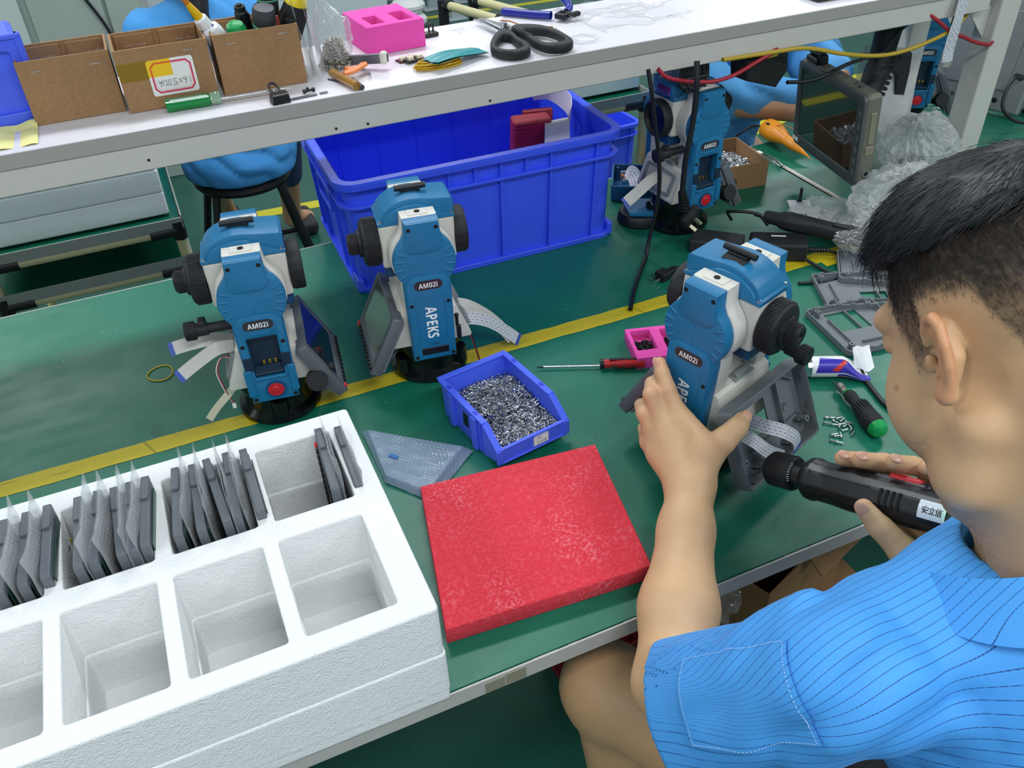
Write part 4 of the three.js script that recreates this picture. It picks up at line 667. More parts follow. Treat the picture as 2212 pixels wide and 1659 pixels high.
// ---------- big blue crate under the shelf ----------
function crate(label, pos, yaw, w, h, d, group) {
  const t = thing('crate', label, 'crate', pos, yaw, group);
  const tap = (y) => 1 + 0.075 * (y / h - 0.5);
  const ring = (W, Dp, th, r, h0, h1) => warp(extr(shapeOf(rrect(W, Dp, r, 0, 0, 6), [rrect(W - 2 * th, Dp - 2 * th, Math.max(0.004, r - th), 0, 0, 6).reverse()]), h1 - h0, 0.0012, 1).rotateX(-Math.PI / 2).translate(0, h0, 0), (x, y, z) => [x * lerp(0.962, 1, y / h), y, z * lerp(0.962, 1, y / h)]);
  const sm = (g) => toCreasedNormals(g, 0.6);
  const fins = [];
  const fx = (y) => lerp(0.962, 1, y / h);
  const fin = (x, y0, y1, s) => fins.push(barBetween([x * fx(y0), y0, s * (d / 2 + 0.0035) * fx(y0)], [x * fx(y1), y1, s * (d / 2 + 0.0035) * fx(y1)], 0.004, 0.009));
  for (const s of [1, -1]) { for (const f of [0.145, 0.355, 0.545, 0.735, 0.915]) { fin((f - 0.5) * w, 0.004, h * 0.775, s); fin((f - 0.5) * w, h * 0.8, h * 0.93, s); } for (const f of [0.45, 0.64]) fin((f - 0.5) * w, h * 0.8, h * 0.93, s); }
  const finx = (z, y0, y1, s) => fins.push(barBetween([s * (w / 2 + 0.0035) * fx(y0), y0, z * fx(y0)], [s * (w / 2 + 0.0035) * fx(y1), y1, z * fx(y1)], 0.009, 0.004));
  for (const s of [1, -1]) for (const f of [-0.38, -0.2, 0.2, 0.38]) finx(f * d, 0.01, h * 0.93, s);
  const inner = []; for (const f of [0.12, 0.28, 0.44, 0.6, 0.76, 0.9]) inner.push(barBetween([(f - 0.5) * w * 0.97, 0.01, -(d / 2 - 0.0045) * 0.964], [(f - 0.5) * w, h - 0.02, -(d / 2 - 0.0045)], 0.002, 0.003));
  mesh('wall', [sm(ring(w, d, 0.0035, 0.03, 0, h)), bx(w * 0.955, 0.004, d * 0.955, 0, 0.003, 0), ...inner], M.crateBlue, t);
  mesh('rim', [sm(ring(w + 0.03, d + 0.03, 0.018, 0.042, h - 0.006, h)), sm(ring(w + 0.031, d + 0.031, 0.003, 0.043, h - 0.016, h - 0.003))], M.crateBlue, t);
  mesh('lower_flange', sm(ring(w + 0.026, d + 0.026, 0.013, 0.038, h * 0.775, h * 0.8)), M.crateBlue, t);
  mesh('ribs', fins, M.crateBlue, t).userData.kind = 'stuff';
  mesh('foot_ledge', [sm(ring(w + 0.02, d + 0.02, 0.012, 0.034, 0.0, 0.012)), ...[1, -1].map((s) => bx(0.014, 0.03, 0.05, s * (w / 2 - 0.008), 0.016, d * 0.42, 0.004))], M.crateBlue, t);
  mesh('handle_recess', [1, -1].map((s) => extr(shapeOf(rrect(0.12, 0.05, 0.012), [rrect(0.105, 0.036, 0.009).reverse()]), 0.006, 0.001).rotateY(Math.PI / 2).translate(s > 0 ? w / 2 - 0.002 : -w / 2 - 0.006, h * 0.62, 0)), M.crateBlue, t).userData.kind = 'stuff';
  return t;
}
crate('large bright blue plastic crate under the shelf, holding a red packet and white tubing', [0.589, TY, -1.692], -0.02, 0.585, 0.245, 0.385);
{
  const t = thing('bubble_wrap_packet', 'red bubble wrap packet standing inside the big blue crate', 'packet', [0.752, TY + 0.008, -1.665], -0.22);
  const rm = phy('#d3263a', 0.3, { transmission: 0.25, thickness: 0, bumpMap: rep(T.wrap, 3), bumpScale: 0.003, side: THREE.DoubleSide });
  mesh('packet', [warp(new RoundedBoxGeometry(0.085, 0.23, 0.05, 6, 0.008), (x, y, z) => [x + 0.12 * (y - 0) * 0.3, y + 0.115, z + 0.006 * (fbm(x * 30, y * 30, z * 30, 2) - 0.5) + 0.03 * y]), bx(0.07, 0.12, 0.012, 0.028, 0.17, -0.04, 0.005)], rm, t);
  const w = thing('white_tubing', 'white ribbed plastic tubing bundle curled beside the red packet in the crate', 'tubing', [0, 0, 0]);
  for (let k = 0; k < 5; k++) mesh('rib', strip([[0.752 + k * 0.0128, TY + 0.02, -1.56], [0.756 + k * 0.0125, 0.9, -1.585], [0.768 + k * 0.0118, 0.965, -1.605], [0.782 + k * 0.011, 0.988, -1.632], [0.795 + k * 0.01, 0.97, -1.67]], [[1, 0, 0.1], [1, 0, 0.1], [1, 0, 0.1], [1, 0, 0.1], [1, 0, 0.1]], 0.0122, 0.004), M.white, w);
  mesh('loop', strip([[0.832, 0.975, -1.635], [0.852, 0.99, -1.66], [0.862, 1.0, -1.7], [0.845, 1.012, -1.75], [0.81, 1.01, -1.77]], [[0, 1, 0.2], [0, 1, 0.2], [0.2, 1, 0.2], [0.2, 1, 0.2], [0.1, 1, 0.3]], 0.042, 0.0015), std('#d9d2de', 0.45), w);
}
// ---------- opened blue housings with ribbon cables, behind the hanging cord ----------
function housing(label, pos, yaw, w, h, d, seedN) {
  const t = thing('open_housing', label, 'housing', pos, yaw);
  const dk = std('#155078', 0.42);
  mesh('shell', toCreasedNormals(join([extr(shapeOf(rrect(w, d, 0.008, 0, 0, 3), [rrect(w - 0.008, d - 0.008, 0.005, 0, 0, 3).reverse()]), h, 0.001, 1).rotateX(-Math.PI / 2), bx(w - 0.006, 0.003, d - 0.006, 0, 0.002, 0)]), 0.5), dk, t);
  mesh('rim_seal', extr(shapeOf(rrect(w - 0.003, d - 0.003, 0.007, 0, 0, 3), [rrect(w - 0.0045, d - 0.0045, 0.006, 0, 0, 3).reverse()]), 0.001, 0).rotateX(-Math.PI / 2).translate(0, h, 0), std('#3c84b4', 0.4), t);
  for (const [a, b] of [[-1, -1], [1, 1], [1, -1]]) mesh('screw_post', cyl(0.004, 0.004, h - 0.006, a * (w / 2 - 0.012), h / 2, b * (d / 2 - 0.012), null, 12), dk, t);
  mesh('circuit_board', bx(0.022, 0.02, 0.003, -w * 0.2, h - 0.012, -d * 0.25, 0.001, [0.3, 0.2, 0]), std('#b9c4c6', 0.4), t);
  mesh('ribbon_cable', strip([[-w * 0.2, h - 0.008, -d * 0.1], [-w * 0.05, h + 0.006, -d * 0.02], [w * 0.08, h - 0.004, d * 0.15], [w * 0.12, 0.012, d * 0.33]], [[0.3, 0.2, 1], [0.6, 0, 0.8], [0.9, 0, 0.4], [1, 0, 0.2]], 0.034, 0.0006), M.ffc, t);
  mesh('flex_tail', strip([[-w * 0.3, h * 0.4, 0.01], [-w * 0.25, h * 0.95, 0.0], [-w * 0.15, h * 0.7, -0.01]], [[0, 0, 1], [0, 0, 1], [0.3, 0, 1]], 0.012, 0.0006), std('#c4662e', 0.45), t);
  return t;
}
housing('open dark blue instrument housing with a white ribbon cable, just right of the big crate', [1.028, TY + 0.002, -1.672], -0.55, 0.1, 0.038, 0.13, 1);
housing('second open dark blue housing with orange flex, partly behind the standing instrument', [1.165, TY + 0.002, -1.688], -0.5, 0.11, 0.042, 0.12, 2);
{
  const t = thing('round_stand', 'black round instrument base with a flat blue plate, lying below the open housings', 'instrument base', [0.965, TY, -1.53]);
  mesh('drum', lathe([[0, 0], [0.048, 0], [0.052, 0.006], [0.05, 0.02], [0.046, 0.026], [0, 0.026]], 36), M.black, t);
  mesh('blue_plate', [extr(shapeOf([[-0.045, -0.02], [0.0, -0.045], [0.05, -0.03], [0.055, 0.012], [0.01, 0.035], [-0.035, 0.025]]), 0.01, 0.002).rotateX(-Math.PI / 2).translate(0.006, 0.026, 0)], M.insBlue, t);
  mesh('sticker', bx(0.014, 0.0006, 0.01, 0.03, 0.02, 0.045, 0, [1.2, 0.5, 0]), M.label, t);
}
// ---------- small carton of metal clips ----------
const kraft = (() => { const t = dataTex(256, 256, (u, v) => { const a = pn(u, v, 60, 2), b = pn(u, v, 5, 3, 4), k = 0.9 + 0.12 * a + 0.1 * (b - 0.5); return [0.62 * k, 0.475 * k, 0.325 * k]; }, true); return std('#ffffff', 0.8, { map: rep(t, 5) }); })();
function cardBox(label, pos, yaw, w, h, d, th = 0.003, extra) {
  const t = thing('cardboard_box', label, 'cardboard box', pos, yaw);
  const P = (name, g) => mesh(name, boxUV(g, 1), kraft, t);
  P('wall', bx(w, h, th, 0, h / 2, d / 2 - th / 2, 0.0008)); P('wall', bx(w, h, th, 0, h / 2, -d / 2 + th / 2, 0.0008));
  P('wall', bx(th, h, d - 2 * th, w / 2 - th / 2, h / 2, 0, 0.0008)); P('wall', bx(th, h, d - 2 * th, -w / 2 + th / 2, h / 2, 0, 0.0008));
  P('floor', bx(w - 2 * th, 0.002, d - 2 * th, 0, 0.0012, 0));
  return t;
}
{
  const t = cardBox('small open cardboard box of shiny metal clips, behind the instrument under the shelf', [1.265, TY, -1.635], -0.12, 0.15, 0.062, 0.16);
  seed(88); const base = join([new THREE.TorusGeometry(0.004, 0.0009, 5, 10), bx(0.009, 0.0012, 0.003, 0.004, 0, 0)]);
  const o = thing('metal_clips', 'heap of shiny small metal clips inside the cardboard box', 'clips', [1.265, TY, -1.635], -0.12); o.userData.kind = 'stuff';
  const N = 420, im = new THREE.InstancedMesh(base, M.steel, N); im.name = 'clip_heap'; const q = new THREE.Quaternion();
  for (let k = 0; k < N; k++) { const x = rr(-0.066, 0.066), z = rr(-0.07, 0.07); q.setFromEuler(new THREE.Euler(rr(0, 6), rr(0, 6), rr(0, 6))); im.setMatrixAt(k, M4().compose(V3(x, 0.024 + 0.022 * Math.exp(-(x * x + z * z) * 300) + rr(-0.004, 0.003), z), q, V3(1, 1, 1))); }
  im.userData.kind = 'stuff'; im.castShadow = true; o.add(im); mesh('heap', bx(0.138, 0.024, 0.148, 0, 0.0125, 0), std('#8e9093', 0.5, { metalness: 0.6 }), o).userData.kind = 'stuff';
}
// ---------- orange tool and tweezers ----------
{
  const t = thing('hand_tool', 'bright orange tapered hand tool with a cord, behind the tilted monitor', 'hand tool', [1.505, TY + 0.03, -1.79], 0);
  const prof = (u) => 0.013 + 0.013 * Math.sin(Math.PI * Math.min(1, u * 1.5 + 0.22)) - 0.012 * sstep(0.6, 1, u);
  mesh('body', gridSurf(40, 24, (u, v) => { const a = v * 6.2832, r = prof(u) * Math.sqrt(clamp(u * 14)) * Math.sqrt(clamp((1 - u) * 12)); return [-0.012 * Math.sin(u * 3) + r * 1.15 * Math.cos(a), 0.002 - 0.02 * u + 0.012 * Math.sin(u * 3.1) + r * Math.sin(a), u * 0.2]; }), M.orange, t);
  mesh('switch', bx(0.008, 0.004, 0.014, -0.022, 0.026, 0.04, 0.001), M.black, t);
  mesh('groove', tube([[-0.02, 0.026, 0.06], [-0.005, 0.033, 0.08], [0.008, 0.026, 0.12], [0.004, 0.014, 0.17]], 0.0012, 20, 6), std('#c97707', 0.45), t);
  mesh('cord', tube([[0, 0, 0.004], [-0.02, 0.0, -0.02], [-0.06, -0.02, -0.03], [-0.09, -0.027, -0.015]], 0.0032, 24, 8), M.black, t);
  const w = thing('tweezers', 'small steel tweezers lying by the seam strip near the orange tool', 'tweezers', [1.424, TY + 0.004, -1.7], 0);
  for (const s of [-1, 1]) mesh('arm', strip([[0, 0.002, 0], [0.004 * s, 0.003, 0.03], [0.007 * s, 0.003, 0.06], [0.003 * s - 0.006, 0.003, 0.098]], [[0, 1, 0], [0, 1, 0], [0, 1, 0], [0, 1, 0]], 0.006, 0.0014), M.steel, w);
  mesh('label_end', bx(0.01, 0.005, 0.016, 0, 0.004, 0.002, 0.001), M.label, w);
}
// ---------- tilted monitor on its black arm ----------
{
  const t = thing('monitor', 'small rugged grey tablet monitor tilted forward on a black arm under the shelf', 'monitor', [1.399, 0.936, -1.458]);
  t.rotation.set(4.7 * D, -100.9 * D, 0.4 * D);
  const body = std('#6b6a60', 0.45), trim = std('#4d5354', 0.45);
  mesh('housing', [bx(0.286, 0.206, 0.04, 0, 0, -0.0215, 0.012)], body, t);
  mesh('bezel', toCreasedNormals(extr(shapeOf(rrect(0.282, 0.202, 0.014, 0, 0, 4), [rrect(0.236, 0.156, 0.003, -0.005, 0.002, 2).reverse()]), 0.008, 0.003, 3), 0.5).translate(0, 0, -0.006), trim, t);
  mesh('screen', bx(0.24, 0.16, 0.003, -0.005, 0.002, -0.0025), phy('#1d2324', 0.06, { clearcoat: 1, clearcoatRoughness: 0.02 }), t);
  for (let k = 0; k < 6; k++) mesh('button', bx(0.006, 0.014, 0.002, 0.129, -0.07 + k * 0.026, 0.0022, 0.001), std('#6a7274', 0.45), t);
  mesh('stickers', [bx(0.016, 0.01, 0.0006, -0.122, -0.087, 0.0024), bx(0.006, 0.01, 0.0006, -0.135, -0.087, 0.0024)], M.label, t);
  mesh('port', [cyl(0.008, 0.008, 0.004, 0.1435, -0.072, -0.022, RX, 20)], M.steel, t); mesh('port_hole', cyl(0.005, 0.005, 0.0045, 0.144, -0.072, -0.022, RX, 16), M.hole, t);
  mesh('side_rail', [bx(0.004, 0.07, 0.014, 0.1435, 0.03, -0.022, 0.002), bx(0.004, 0.02, 0.02, 0.143, -0.02, -0.022, 0.002)], std('#8c8875', 0.4, { metalness: 0.3 }), t);
  mesh('top_buttons', [cyl(0.007, 0.007, 0.004, 0.09, 0.105, -0.02, null, 16), cyl(0.004, 0.004, 0.004, 0.07, 0.105, -0.02, null, 16)], trim, t);
  mesh('top_clamp', [bx(0.05, 0.014, 0.03, -0.1, 0.108, -0.02, 0.004), cyl(0.008, 0.008, 0.05, -0.1, 0.122, -0.02, RX, 16), bx(0.012, 0.022, 0.02, -0.075, 0.112, -0.02, 0.003)], M.black, t);
  mesh('mount', [bx(0.1, 0.08, 0.03, 0.02, 0.02, -0.055, 0.004)], M.black, t);
  const a = thing('arm_stand', 'thick black jointed arm holding the tilted monitor, hanging from under the shelf', 'monitor arm');
  mesh('arm_tube', [rodBetween([1.64, 1.175, -1.56], [1.60, 1.0, -1.535], 0.034, 24, 0.026), rodBetween([1.6, 1.0, -1.535], [1.545, 0.94, -1.5], 0.03, 24, 0.024), rodBetween([1.545, 0.94, -1.5], [1.475, 0.95, -1.475], 0.02, 20, 0.024), ...[0, 1, 2, 3].map((k) => cyl(0.031 - k * 0.001, 0.031 - k * 0.001, 0.006, 1.607 - k * 0.006, 0.985 - k * 0.011, -1.535 + k * 0.004, [0, 0, -0.3], 20))], M.blackSoft, a);
  mesh('clamp_lever', [extr([[-0.02, 0.03], [0.022, 0.03], [0.026, -0.01], [0.026, -0.07], [0.002, -0.066], [-0.002, -0.02], [-0.02, -0.012]], 0.03, 0.003).rotateY(-0.5).translate(1.665, 1.0, -1.545)], M.blackSoft, a);
  mesh('arm_cable', tube([[1.235, 1.062, -1.42], [1.3, 1.055, -1.42], [1.4, 1.07, -1.43], [1.5, 1.065, -1.46], [1.56, 1.06, -1.49], [1.6, 1.09, -1.5], [1.65, 1.1, -1.52]], 0.0042, 50, 8), M.black, a);
  mesh('arm_cable', tube([[1.56, 1.0, -1.5], [1.575, 1.015, -1.5], [1.62, 1.02, -1.5], [1.635, 1.03, -1.51]], 0.0025, 24, 8), M.black, a);
}
// ---------- cables and boxes hanging from the shelf rail ----------
solo('cord', tube([[0.866, 1.16, -1.375], [0.872, 1.12, -1.368], [0.885, 1.06, -1.37], [0.908, 0.96, -1.378], [0.915, 0.88, -1.385], [0.9, 0.79, -1.385], [0.888, TY + 0.006, -1.372], [0.86, TY + 0.0045, -1.34], [0.8, TY + 0.0045, -1.27], [0.752, TY + 0.0045, -1.205]], 0.0042, 80, 10), M.black, 'long thin black cord hanging from the shelf rail down onto the green bench', 'cord');
{
  const t = thing('hanging_plug', 'black three-pin plug hanging on its cord from the shelf in front of the instrument', 'plug');
  mesh('cord', tube([[0.97, 1.16, -1.372], [0.968, 1.12, -1.362], [0.966, 1.05, -1.36], [0.957, 0.97, -1.36], [0.956, 0.92, -1.36], [0.956, 0.9, -1.36]], 0.0056, 40, 10), M.black, t);
  mesh('strain_relief', Array.from({ length: 6 }, (_, i) => cyl(0.0085 + i * 0.0006, 0.009 + i * 0.0006, 0.0052, 0.9565 + i * 0.0012, 0.9 - i * 0.0068, -1.36 + i * 0.0008, [0.1, 0, 0.15], 18)), M.black, t);
  const g = new THREE.Group(); g.name = 'plug_head'; t.add(g); g.position.set(0.976, 0.842, -1.352); g.rotation.order = 'YXZ'; g.rotation.set(0.42, 0.42, -0.5);
  mesh('plug_body', [lathe([[0, -0.012], [0.016, -0.012], [0.0225, -0.004], [0.0225, 0.006], [0.018, 0.009], [0, 0.009]], 32, RZ), bx(0.02, 0.026, 0.018, 0, 0.016, -0.003, 0.004)], M.blackSoft, g);
  const pm = std('#cfc8b0', 0.3, { metalness: 0.9 });
  mesh('pin', bx(0.0018, 0.0068, 0.018, 0, -0.011, 0.018), pm, g); mesh('pin', bx(0.0018, 0.0062, 0.017, -0.008, 0.005, 0.0175, 0, [0, 0, 0.55]), pm, g); mesh('pin', bx(0.0018, 0.0062, 0.017, 0.008, 0.005, 0.0175, 0, [0, 0, -0.55]), pm, g);
}
{
  seed(64); const loops = [];
  for (let k = 0; k < 6; k++) { const x = 0.985 + k * 0.008; loops.push(tube([[x, 1.165, -1.43], [x - 0.012, 1.1, -1.425], [x - 0.004, 1.075 + rr(0, 0.02), -1.42], [x + 0.012, 1.1, -1.43], [x + 0.012, 1.165, -1.44]], 0.0048, 24, 8)); }
  const t = thing('cable_bundle', 'folded bundle of thick black cable hung under the shelf above the instrument', 'cable bundle');
  loops.forEach((g) => mesh('cable_loop', g, M.black, t)); mesh('tie', bx(0.05, 0.008, 0.03, 1.005, 1.11, -1.43, 0.003), M.black, t);
}
solo('red_cable', tube([[0.9, 1.15, -1.395], [0.915, 1.135, -1.39], [0.95, 1.122, -1.388], [0.988, 1.113, -1.388], [1.03, 1.108, -1.388], [1.076, 1.113, -1.389], [1.125, 1.128, -1.392], [1.17, 1.139, -1.4], [1.2, 1.145, -1.42]], 0.0042, 60, 8), M.cableRed, 'dark red cable sagging under the shelf rail in front of the hanging black box', 'cable');
solo('yellow_cable', tube([[1.05, 1.142, -1.4], [1.177, 1.14, -1.395], [1.23, 1.139, -1.392], [1.268, 1.132, -1.39], [1.34, 1.112, -1.39], [1.415, 1.096, -1.39], [1.47, 1.09, -1.39], [1.52, 1.092, -1.39], [1.58, 1.1, -1.392], [1.64, 1.11, -1.4], [1.72, 1.13, -1.43], [1.76, 1.14, -1.46]], 0.0044, 80, 8), M.cableYellow, 'olive yellow cable sagging below the shelf rail across the monitor arm', 'cable');
solo('red_cable', tube([[1.575, 1.155, -1.41], [1.6, 1.138, -1.4], [1.64, 1.112, -1.395], [1.685, 1.093, -1.393], [1.73, 1.075, -1.393], [1.775, 1.064, -1.396], [1.8, 1.064, -1.41]], 0.0042, 50, 8), M.cableRed, 'red cable running behind the hanging white ribbon to the right shelf post', 'cable');
{
  const t = thing('adapter_box', 'matt black power adapter hung under the shelf, between red and yellow cables', 'adapter', [1.165, 1.1, -1.435], 0.12);
  mesh('case', [extr([[-0.055, 0.03], [0.055, 0.03], [0.062, -0.012], [0.036, -0.042], [-0.05, -0.012]], 0.05, 0.003).translate(0, 0, -0.025)], std('#0d0e10', 0.6), t);
  mesh('strap', bx(0.03, 0.018, 0.052, 0.012, 0.032, 0, 0.002), M.cableYellow, t);
}
{
  const t = thing('ribbon_cable', 'white printed ribbon cable hanging over the shelf rail near the right post', 'ribbon cable');
  mesh('strip', strip([[1.662, 1.204, -1.402], [1.655, 1.2, -1.392], [1.648, 1.178, -1.389], [1.643, 1.14, -1.386], [1.641, 1.11, -1.386], [1.643, 1.07, -1.388], [1.644, 1.048, -1.386]], [[1, 0, 0.2], [1, 0, 0.2], [1, 0, 0.1], [1, 0, 0], [1, 0, 0.15], [1, 0, 0.15], [1, 0, 0.15]], 0.026, 0.0008), M.ffc, t);
  mesh('end_stiffener', bx(0.024, 0.012, 0.0012, 1.6435, 1.043, -1.384, 0, [0.4, 0, -0.3]), std('#b9b5ae', 0.4), t);
}
// ---------- plastic bags on the right bench ----------
M.bagFilm = phy('#f6f7f8', 0.13, { transmission: 0.86, thickness: 0, ior: 1.45, side: THREE.DoubleSide });
M.bagHaze = phy('#f1f2f2', 0.34, { transmission: 0.72, thickness: 0, ior: 1.45, side: THREE.DoubleSide });
function bag(label, c, rad, s, mat, opt = {}) { // crumpled closed film: a creased ellipsoid with a pinched, ruffled mouth
  seed(s); const o1 = rr(0, 50);
  const t = thing('plastic_bag', label, 'plastic bag', c, opt.yaw || 0);
  const dir = (opt.mouth || [0, 1, 0]); const mv = V3(...dir).normalize();
  const g = new THREE.IcosahedronGeometry(1, 40);
  const gg = mergeVertices((() => { g.deleteAttribute('uv'); g.deleteAttribute('normal'); return g; })());
  warp(gg, (x, y, z) => {
    const n1 = Math.abs(fbm(x * 2.1 + o1, y * 2.1, z * 2.1, 3) - 0.5), n2 = Math.abs(fbm(x * 5 + o1, y * 5 + 9, z * 5, 3) - 0.5), n4 = Math.abs(n3(x * 11 + o1, y * 11, z * 11) - 0.5);
    let k = 0.86 + 0.62 * n1 + 0.3 * n2 - 0.07 * n4; const a = x * mv.x + y * mv.y + z * mv.z;
    const pin = sstep(0.62, 1, a); const lat = lerp(1, 0.34 + 0.5 * n2, pin); const ext = 1 + 0.35 * pin * (opt.tail ?? 1);
    let p = V3(x, y, z).multiplyScalar(k); const al = p.dot(mv); const side = p.clone().addScaledVector(mv, -al); p = side.multiplyScalar(lat).addScaledVector(mv, al * ext);
    return [p.x * rad[0], Math.max(0.001, rad[1] + p.y * rad[1]), p.z * rad[2]];
  });
  mesh('film', toCreasedNormals(gg, 0.35), mat, t);
  return t;
}
{
  const b1 = bag('clear plastic bag of white ribbon cables with blue ends, below the tilted monitor', [1.305, TY + 0.001, -1.3], [0.075, 0.03, 0.085], 7, M.bagFilm, { yaw: 0.3, mouth: [0.6, 0.3, -0.8], tail: 0.3 });
  for (const [i, y, x, z, a] of [[0, 0.014, -0.02, 0.055, 0.5], [1, 0.024, -0.028, 0.018, 0.35], [2, 0.034, -0.02, -0.025, 0.5], [3, 0.02, 0.02, 0.03, 0.1], [4, 0.028, 0.0, 0.002, 0.2]]) { const r = new THREE.Group(); r.name = i ? 'ribbon_roll_00' + i : 'ribbon_roll'; b1.add(r); r.position.set(x, y, z); r.rotation.y = a; mesh('strip', strip([[-0.045, 0, 0], [-0.01, 0.006, 0], [0.03, 0.004, 0], [0.045, -0.004, 0]], [[0, 0.3, 1], [0, 0.3, 1], [0, 0.3, 1], [0, 0.3, 1]], 0.024, 0.0012), M.ffcPlain, r); mesh('blue_end', bx(0.008, 0.0018, 0.0245, -0.045, 0.001, 0, 0, [-0.3, 0, 0]), M.ffcBlue, r); }
  bag('crumpled empty clear plastic bag lying in front of the other bags, by the driver cord', [1.31, TY + 0.001, -1.185], [0.075, 0.034, 0.07], 17, M.bagFilm, { yaw: -0.4, mouth: [-0.7, 0.5, 0.3] });
  bag('large milky plastic bag heaped between the monitor and the dark hair', [1.43, TY + 0.001, -1.22], [0.125, 0.075, 0.1], 27, M.bagHaze, { yaw: 0.2, mouth: [-0.3, 0.9, 0.1] });
  const b4 = bag('tall knotted plastic bag of small dark parts, standing left of the right post', [1.64, TY + 0.001, -1.4], [0.11, 0.085, 0.09], 37, M.bagHaze, { yaw: 0.7, mouth: [-0.55, 0.85, -0.1] });
  seed(38); const N = 700, im = new THREE.InstancedMesh(join([cyl(0.0016, 0.0016, 0.007, 0, 0, 0, null, 6), cyl(0.003, 0.003, 0.0016, 0, 0.0035, 0, null, 6)]), std('#23252b', 0.4), N); im.name = 'small_parts'; const q = new THREE.Quaternion();
  for (let k = 0; k < N; k++) { const a = rr(0, 6.28), r = Math.sqrt(rnd()) * 0.052, y = 0.012 + 0.05 * rnd() * (1 - (r / 0.06) ** 2); q.setFromEuler(new THREE.Euler(rr(0, 6), rr(0, 6), rr(0, 6))); im.setMatrixAt(k, M4().compose(V3(r * Math.cos(a), y, r * Math.sin(a)), q, V3(1, 1, 1))); }
  im.castShadow = true; im.userData.kind = 'stuff'; b4.add(im);
  // flat zip bag leaning on the rear post
  const z = thing('zip_bag', 'flat clear zip bag leaning against the grey rear post behind the monitor', 'plastic bag', [1.62, TY, -1.52], -0.75);
  const zs = (s) => gridSurf(24, 36, (u, v) => [lerp(-0.075, 0.075, u) * (1 - 0.12 * v), 0.27 * v, -0.07 * v * v + s * 0.014 * Math.sin(u * 3.1416) * (1 - v) + 0.012 * (fbm(u * 4, v * 5, s + 3, 3) - 0.5)]);
  mesh('film', join([zs(1), zs(-1)]), M.bagHaze, z); mesh('zip', tube([[-0.066, 0.255, -0.063], [0, 0.256, -0.062], [0.066, 0.255, -0.063]], 0.0012, 20, 6), M.label, z);
  const c = thing('white_card', 'small white card with a black clip lying by the clear bag of ribbons', 'card', [1.325, TY + 0.001, -1.41], -0.5);
  mesh('card', bx(0.05, 0.001, 0.07, 0, 0.0006, 0), M.label, c); mesh('clip', [bx(0.006, 0.04, 0.008, 0.0, 0.02, -0.018, 0.002), bx(0.012, 0.008, 0.014, 0, 0.005, -0.018, 0.002)], M.black, c);
}
// ---------- far right of the bench ----------
{
  const i5 = instrument('blue survey instrument at the far right, half hidden behind the grey rear post', [1.9, TY, -1.71], -28 * D, -1);
  const flat = (label, pos, yaw, tilt) => {
    const t = thing('side_cover', label, 'instrument cover', pos, yaw); t.rotation.z = tilt;
    const R = M4().makeRotationX(-Math.PI / 2).multiply(M4().makeRotationY(Math.PI)).multiply(M4().makeTranslation(0, -0.19, 0.0635));
    mesh('panel', I_.panelText.clone().applyMatrix4(R), std('#2a86c4', 0.42), t);
    mesh('lettering', new THREE.PlaneGeometry(0.068, 0.0215).rotateZ(-Math.PI / 2).translate(0.001, 0.1395, 0.0876).rotateY(Math.PI).applyMatrix4(R), apeksMat, t);
    mesh('slot', bx(0.046, 0.0135, 0.002, 0.001, 0.0835, 0.0868, 0.003).rotateY(Math.PI).applyMatrix4(R), M.black, t);
    return t;
  };
  flat('blue instrument side cover with white lettering, lying flat behind the right post', [2.04, TY, -1.53], -118 * D, 0);
  flat('blue lettered side cover lying at the bench back edge beside the tilted grey computer', [2.06, TY + 0.001, -1.665], -112 * D, 0);
  const t = thing('rugged_computer', 'rugged grey metal computer standing open on the bench behind the right shelf post', 'computer', [2.19, TY + 0.004, -1.6], 0);
  const gm = std('#8c9192', 0.42, { metalness: 0.35 });
  mesh('lid', [bx(0.03, 0.32, 0.26, -0.03, 0.165, -0.09, 0.008, [0, 0.35, -0.18]), bx(0.004, 0.2, 0.17, -0.049, 0.165, -0.09, 0.002, [0, 0.35, -0.18])], gm, t);
  mesh('lid_bolts', [[0.02, 0.02], [0.27, 0.04]].map(([y, z]) => cyl(0.007, 0.007, 0.004, -0.075 + y * 0.1, y + 0.03, z - 0.02, RX, 14)), M.hole, t);
  mesh('base_unit', [bx(0.26, 0.05, 0.2, 0.17, 0.06, 0.0, 0.008, [0, -0.25, 0]), bx(0.25, 0.012, 0.19, 0.17, 0.012, 0.0, 0.004, [0, -0.25, 0])], gm, t);
  mesh('dark_panel', bx(0.2, 0.2, 0.02, 0.2, 0.19, -0.04, 0.004, [-0.25, -0.25, 0]), M.blackSoft, t);
  const gt = canvasTex(256, 64, (x, w, h) => { x.clearRect(0, 0, w, h); x.fillStyle = '#3b3d42'; x.font = 'bold 54px sans-serif'; x.fillText('GRAM', 6, 52); });
  mesh('raised_lettering', new THREE.PlaneGeometry(0.1, 0.025).applyMatrix4(M4().makeRotationFromEuler(new THREE.Euler(-0.25, -0.25, 0, 'YXZ'))).translate(0.165, 0.145, -0.012), std('#ffffff', 0.5, { map: gt, transparent: true }), t);
  mesh('bolt', [0, 1, 2, 3].map((k) => cyl(0.004, 0.004, 0.003, 0.08 + k * 0.045, 0.086, 0.07 + k * 0.012, null, 12)), M.steel, t);
  mesh('cable', tube([[-0.03, 0.115, 0.03], [-0.08, 0.13, 0.05], [-0.13, 0.115, 0.07], [-0.15, 0.07, 0.09], [-0.11, 0.035, 0.12], [-0.03, 0.045, 0.13], [0.02, 0.09, 0.1]], 0.0045, 50, 8), M.black, t);
  mesh('cable_plug', rodBetween([-0.035, 0.112, 0.03], [-0.085, 0.132, 0.05], 0.008, 14, 0.006), M.black, t);
}
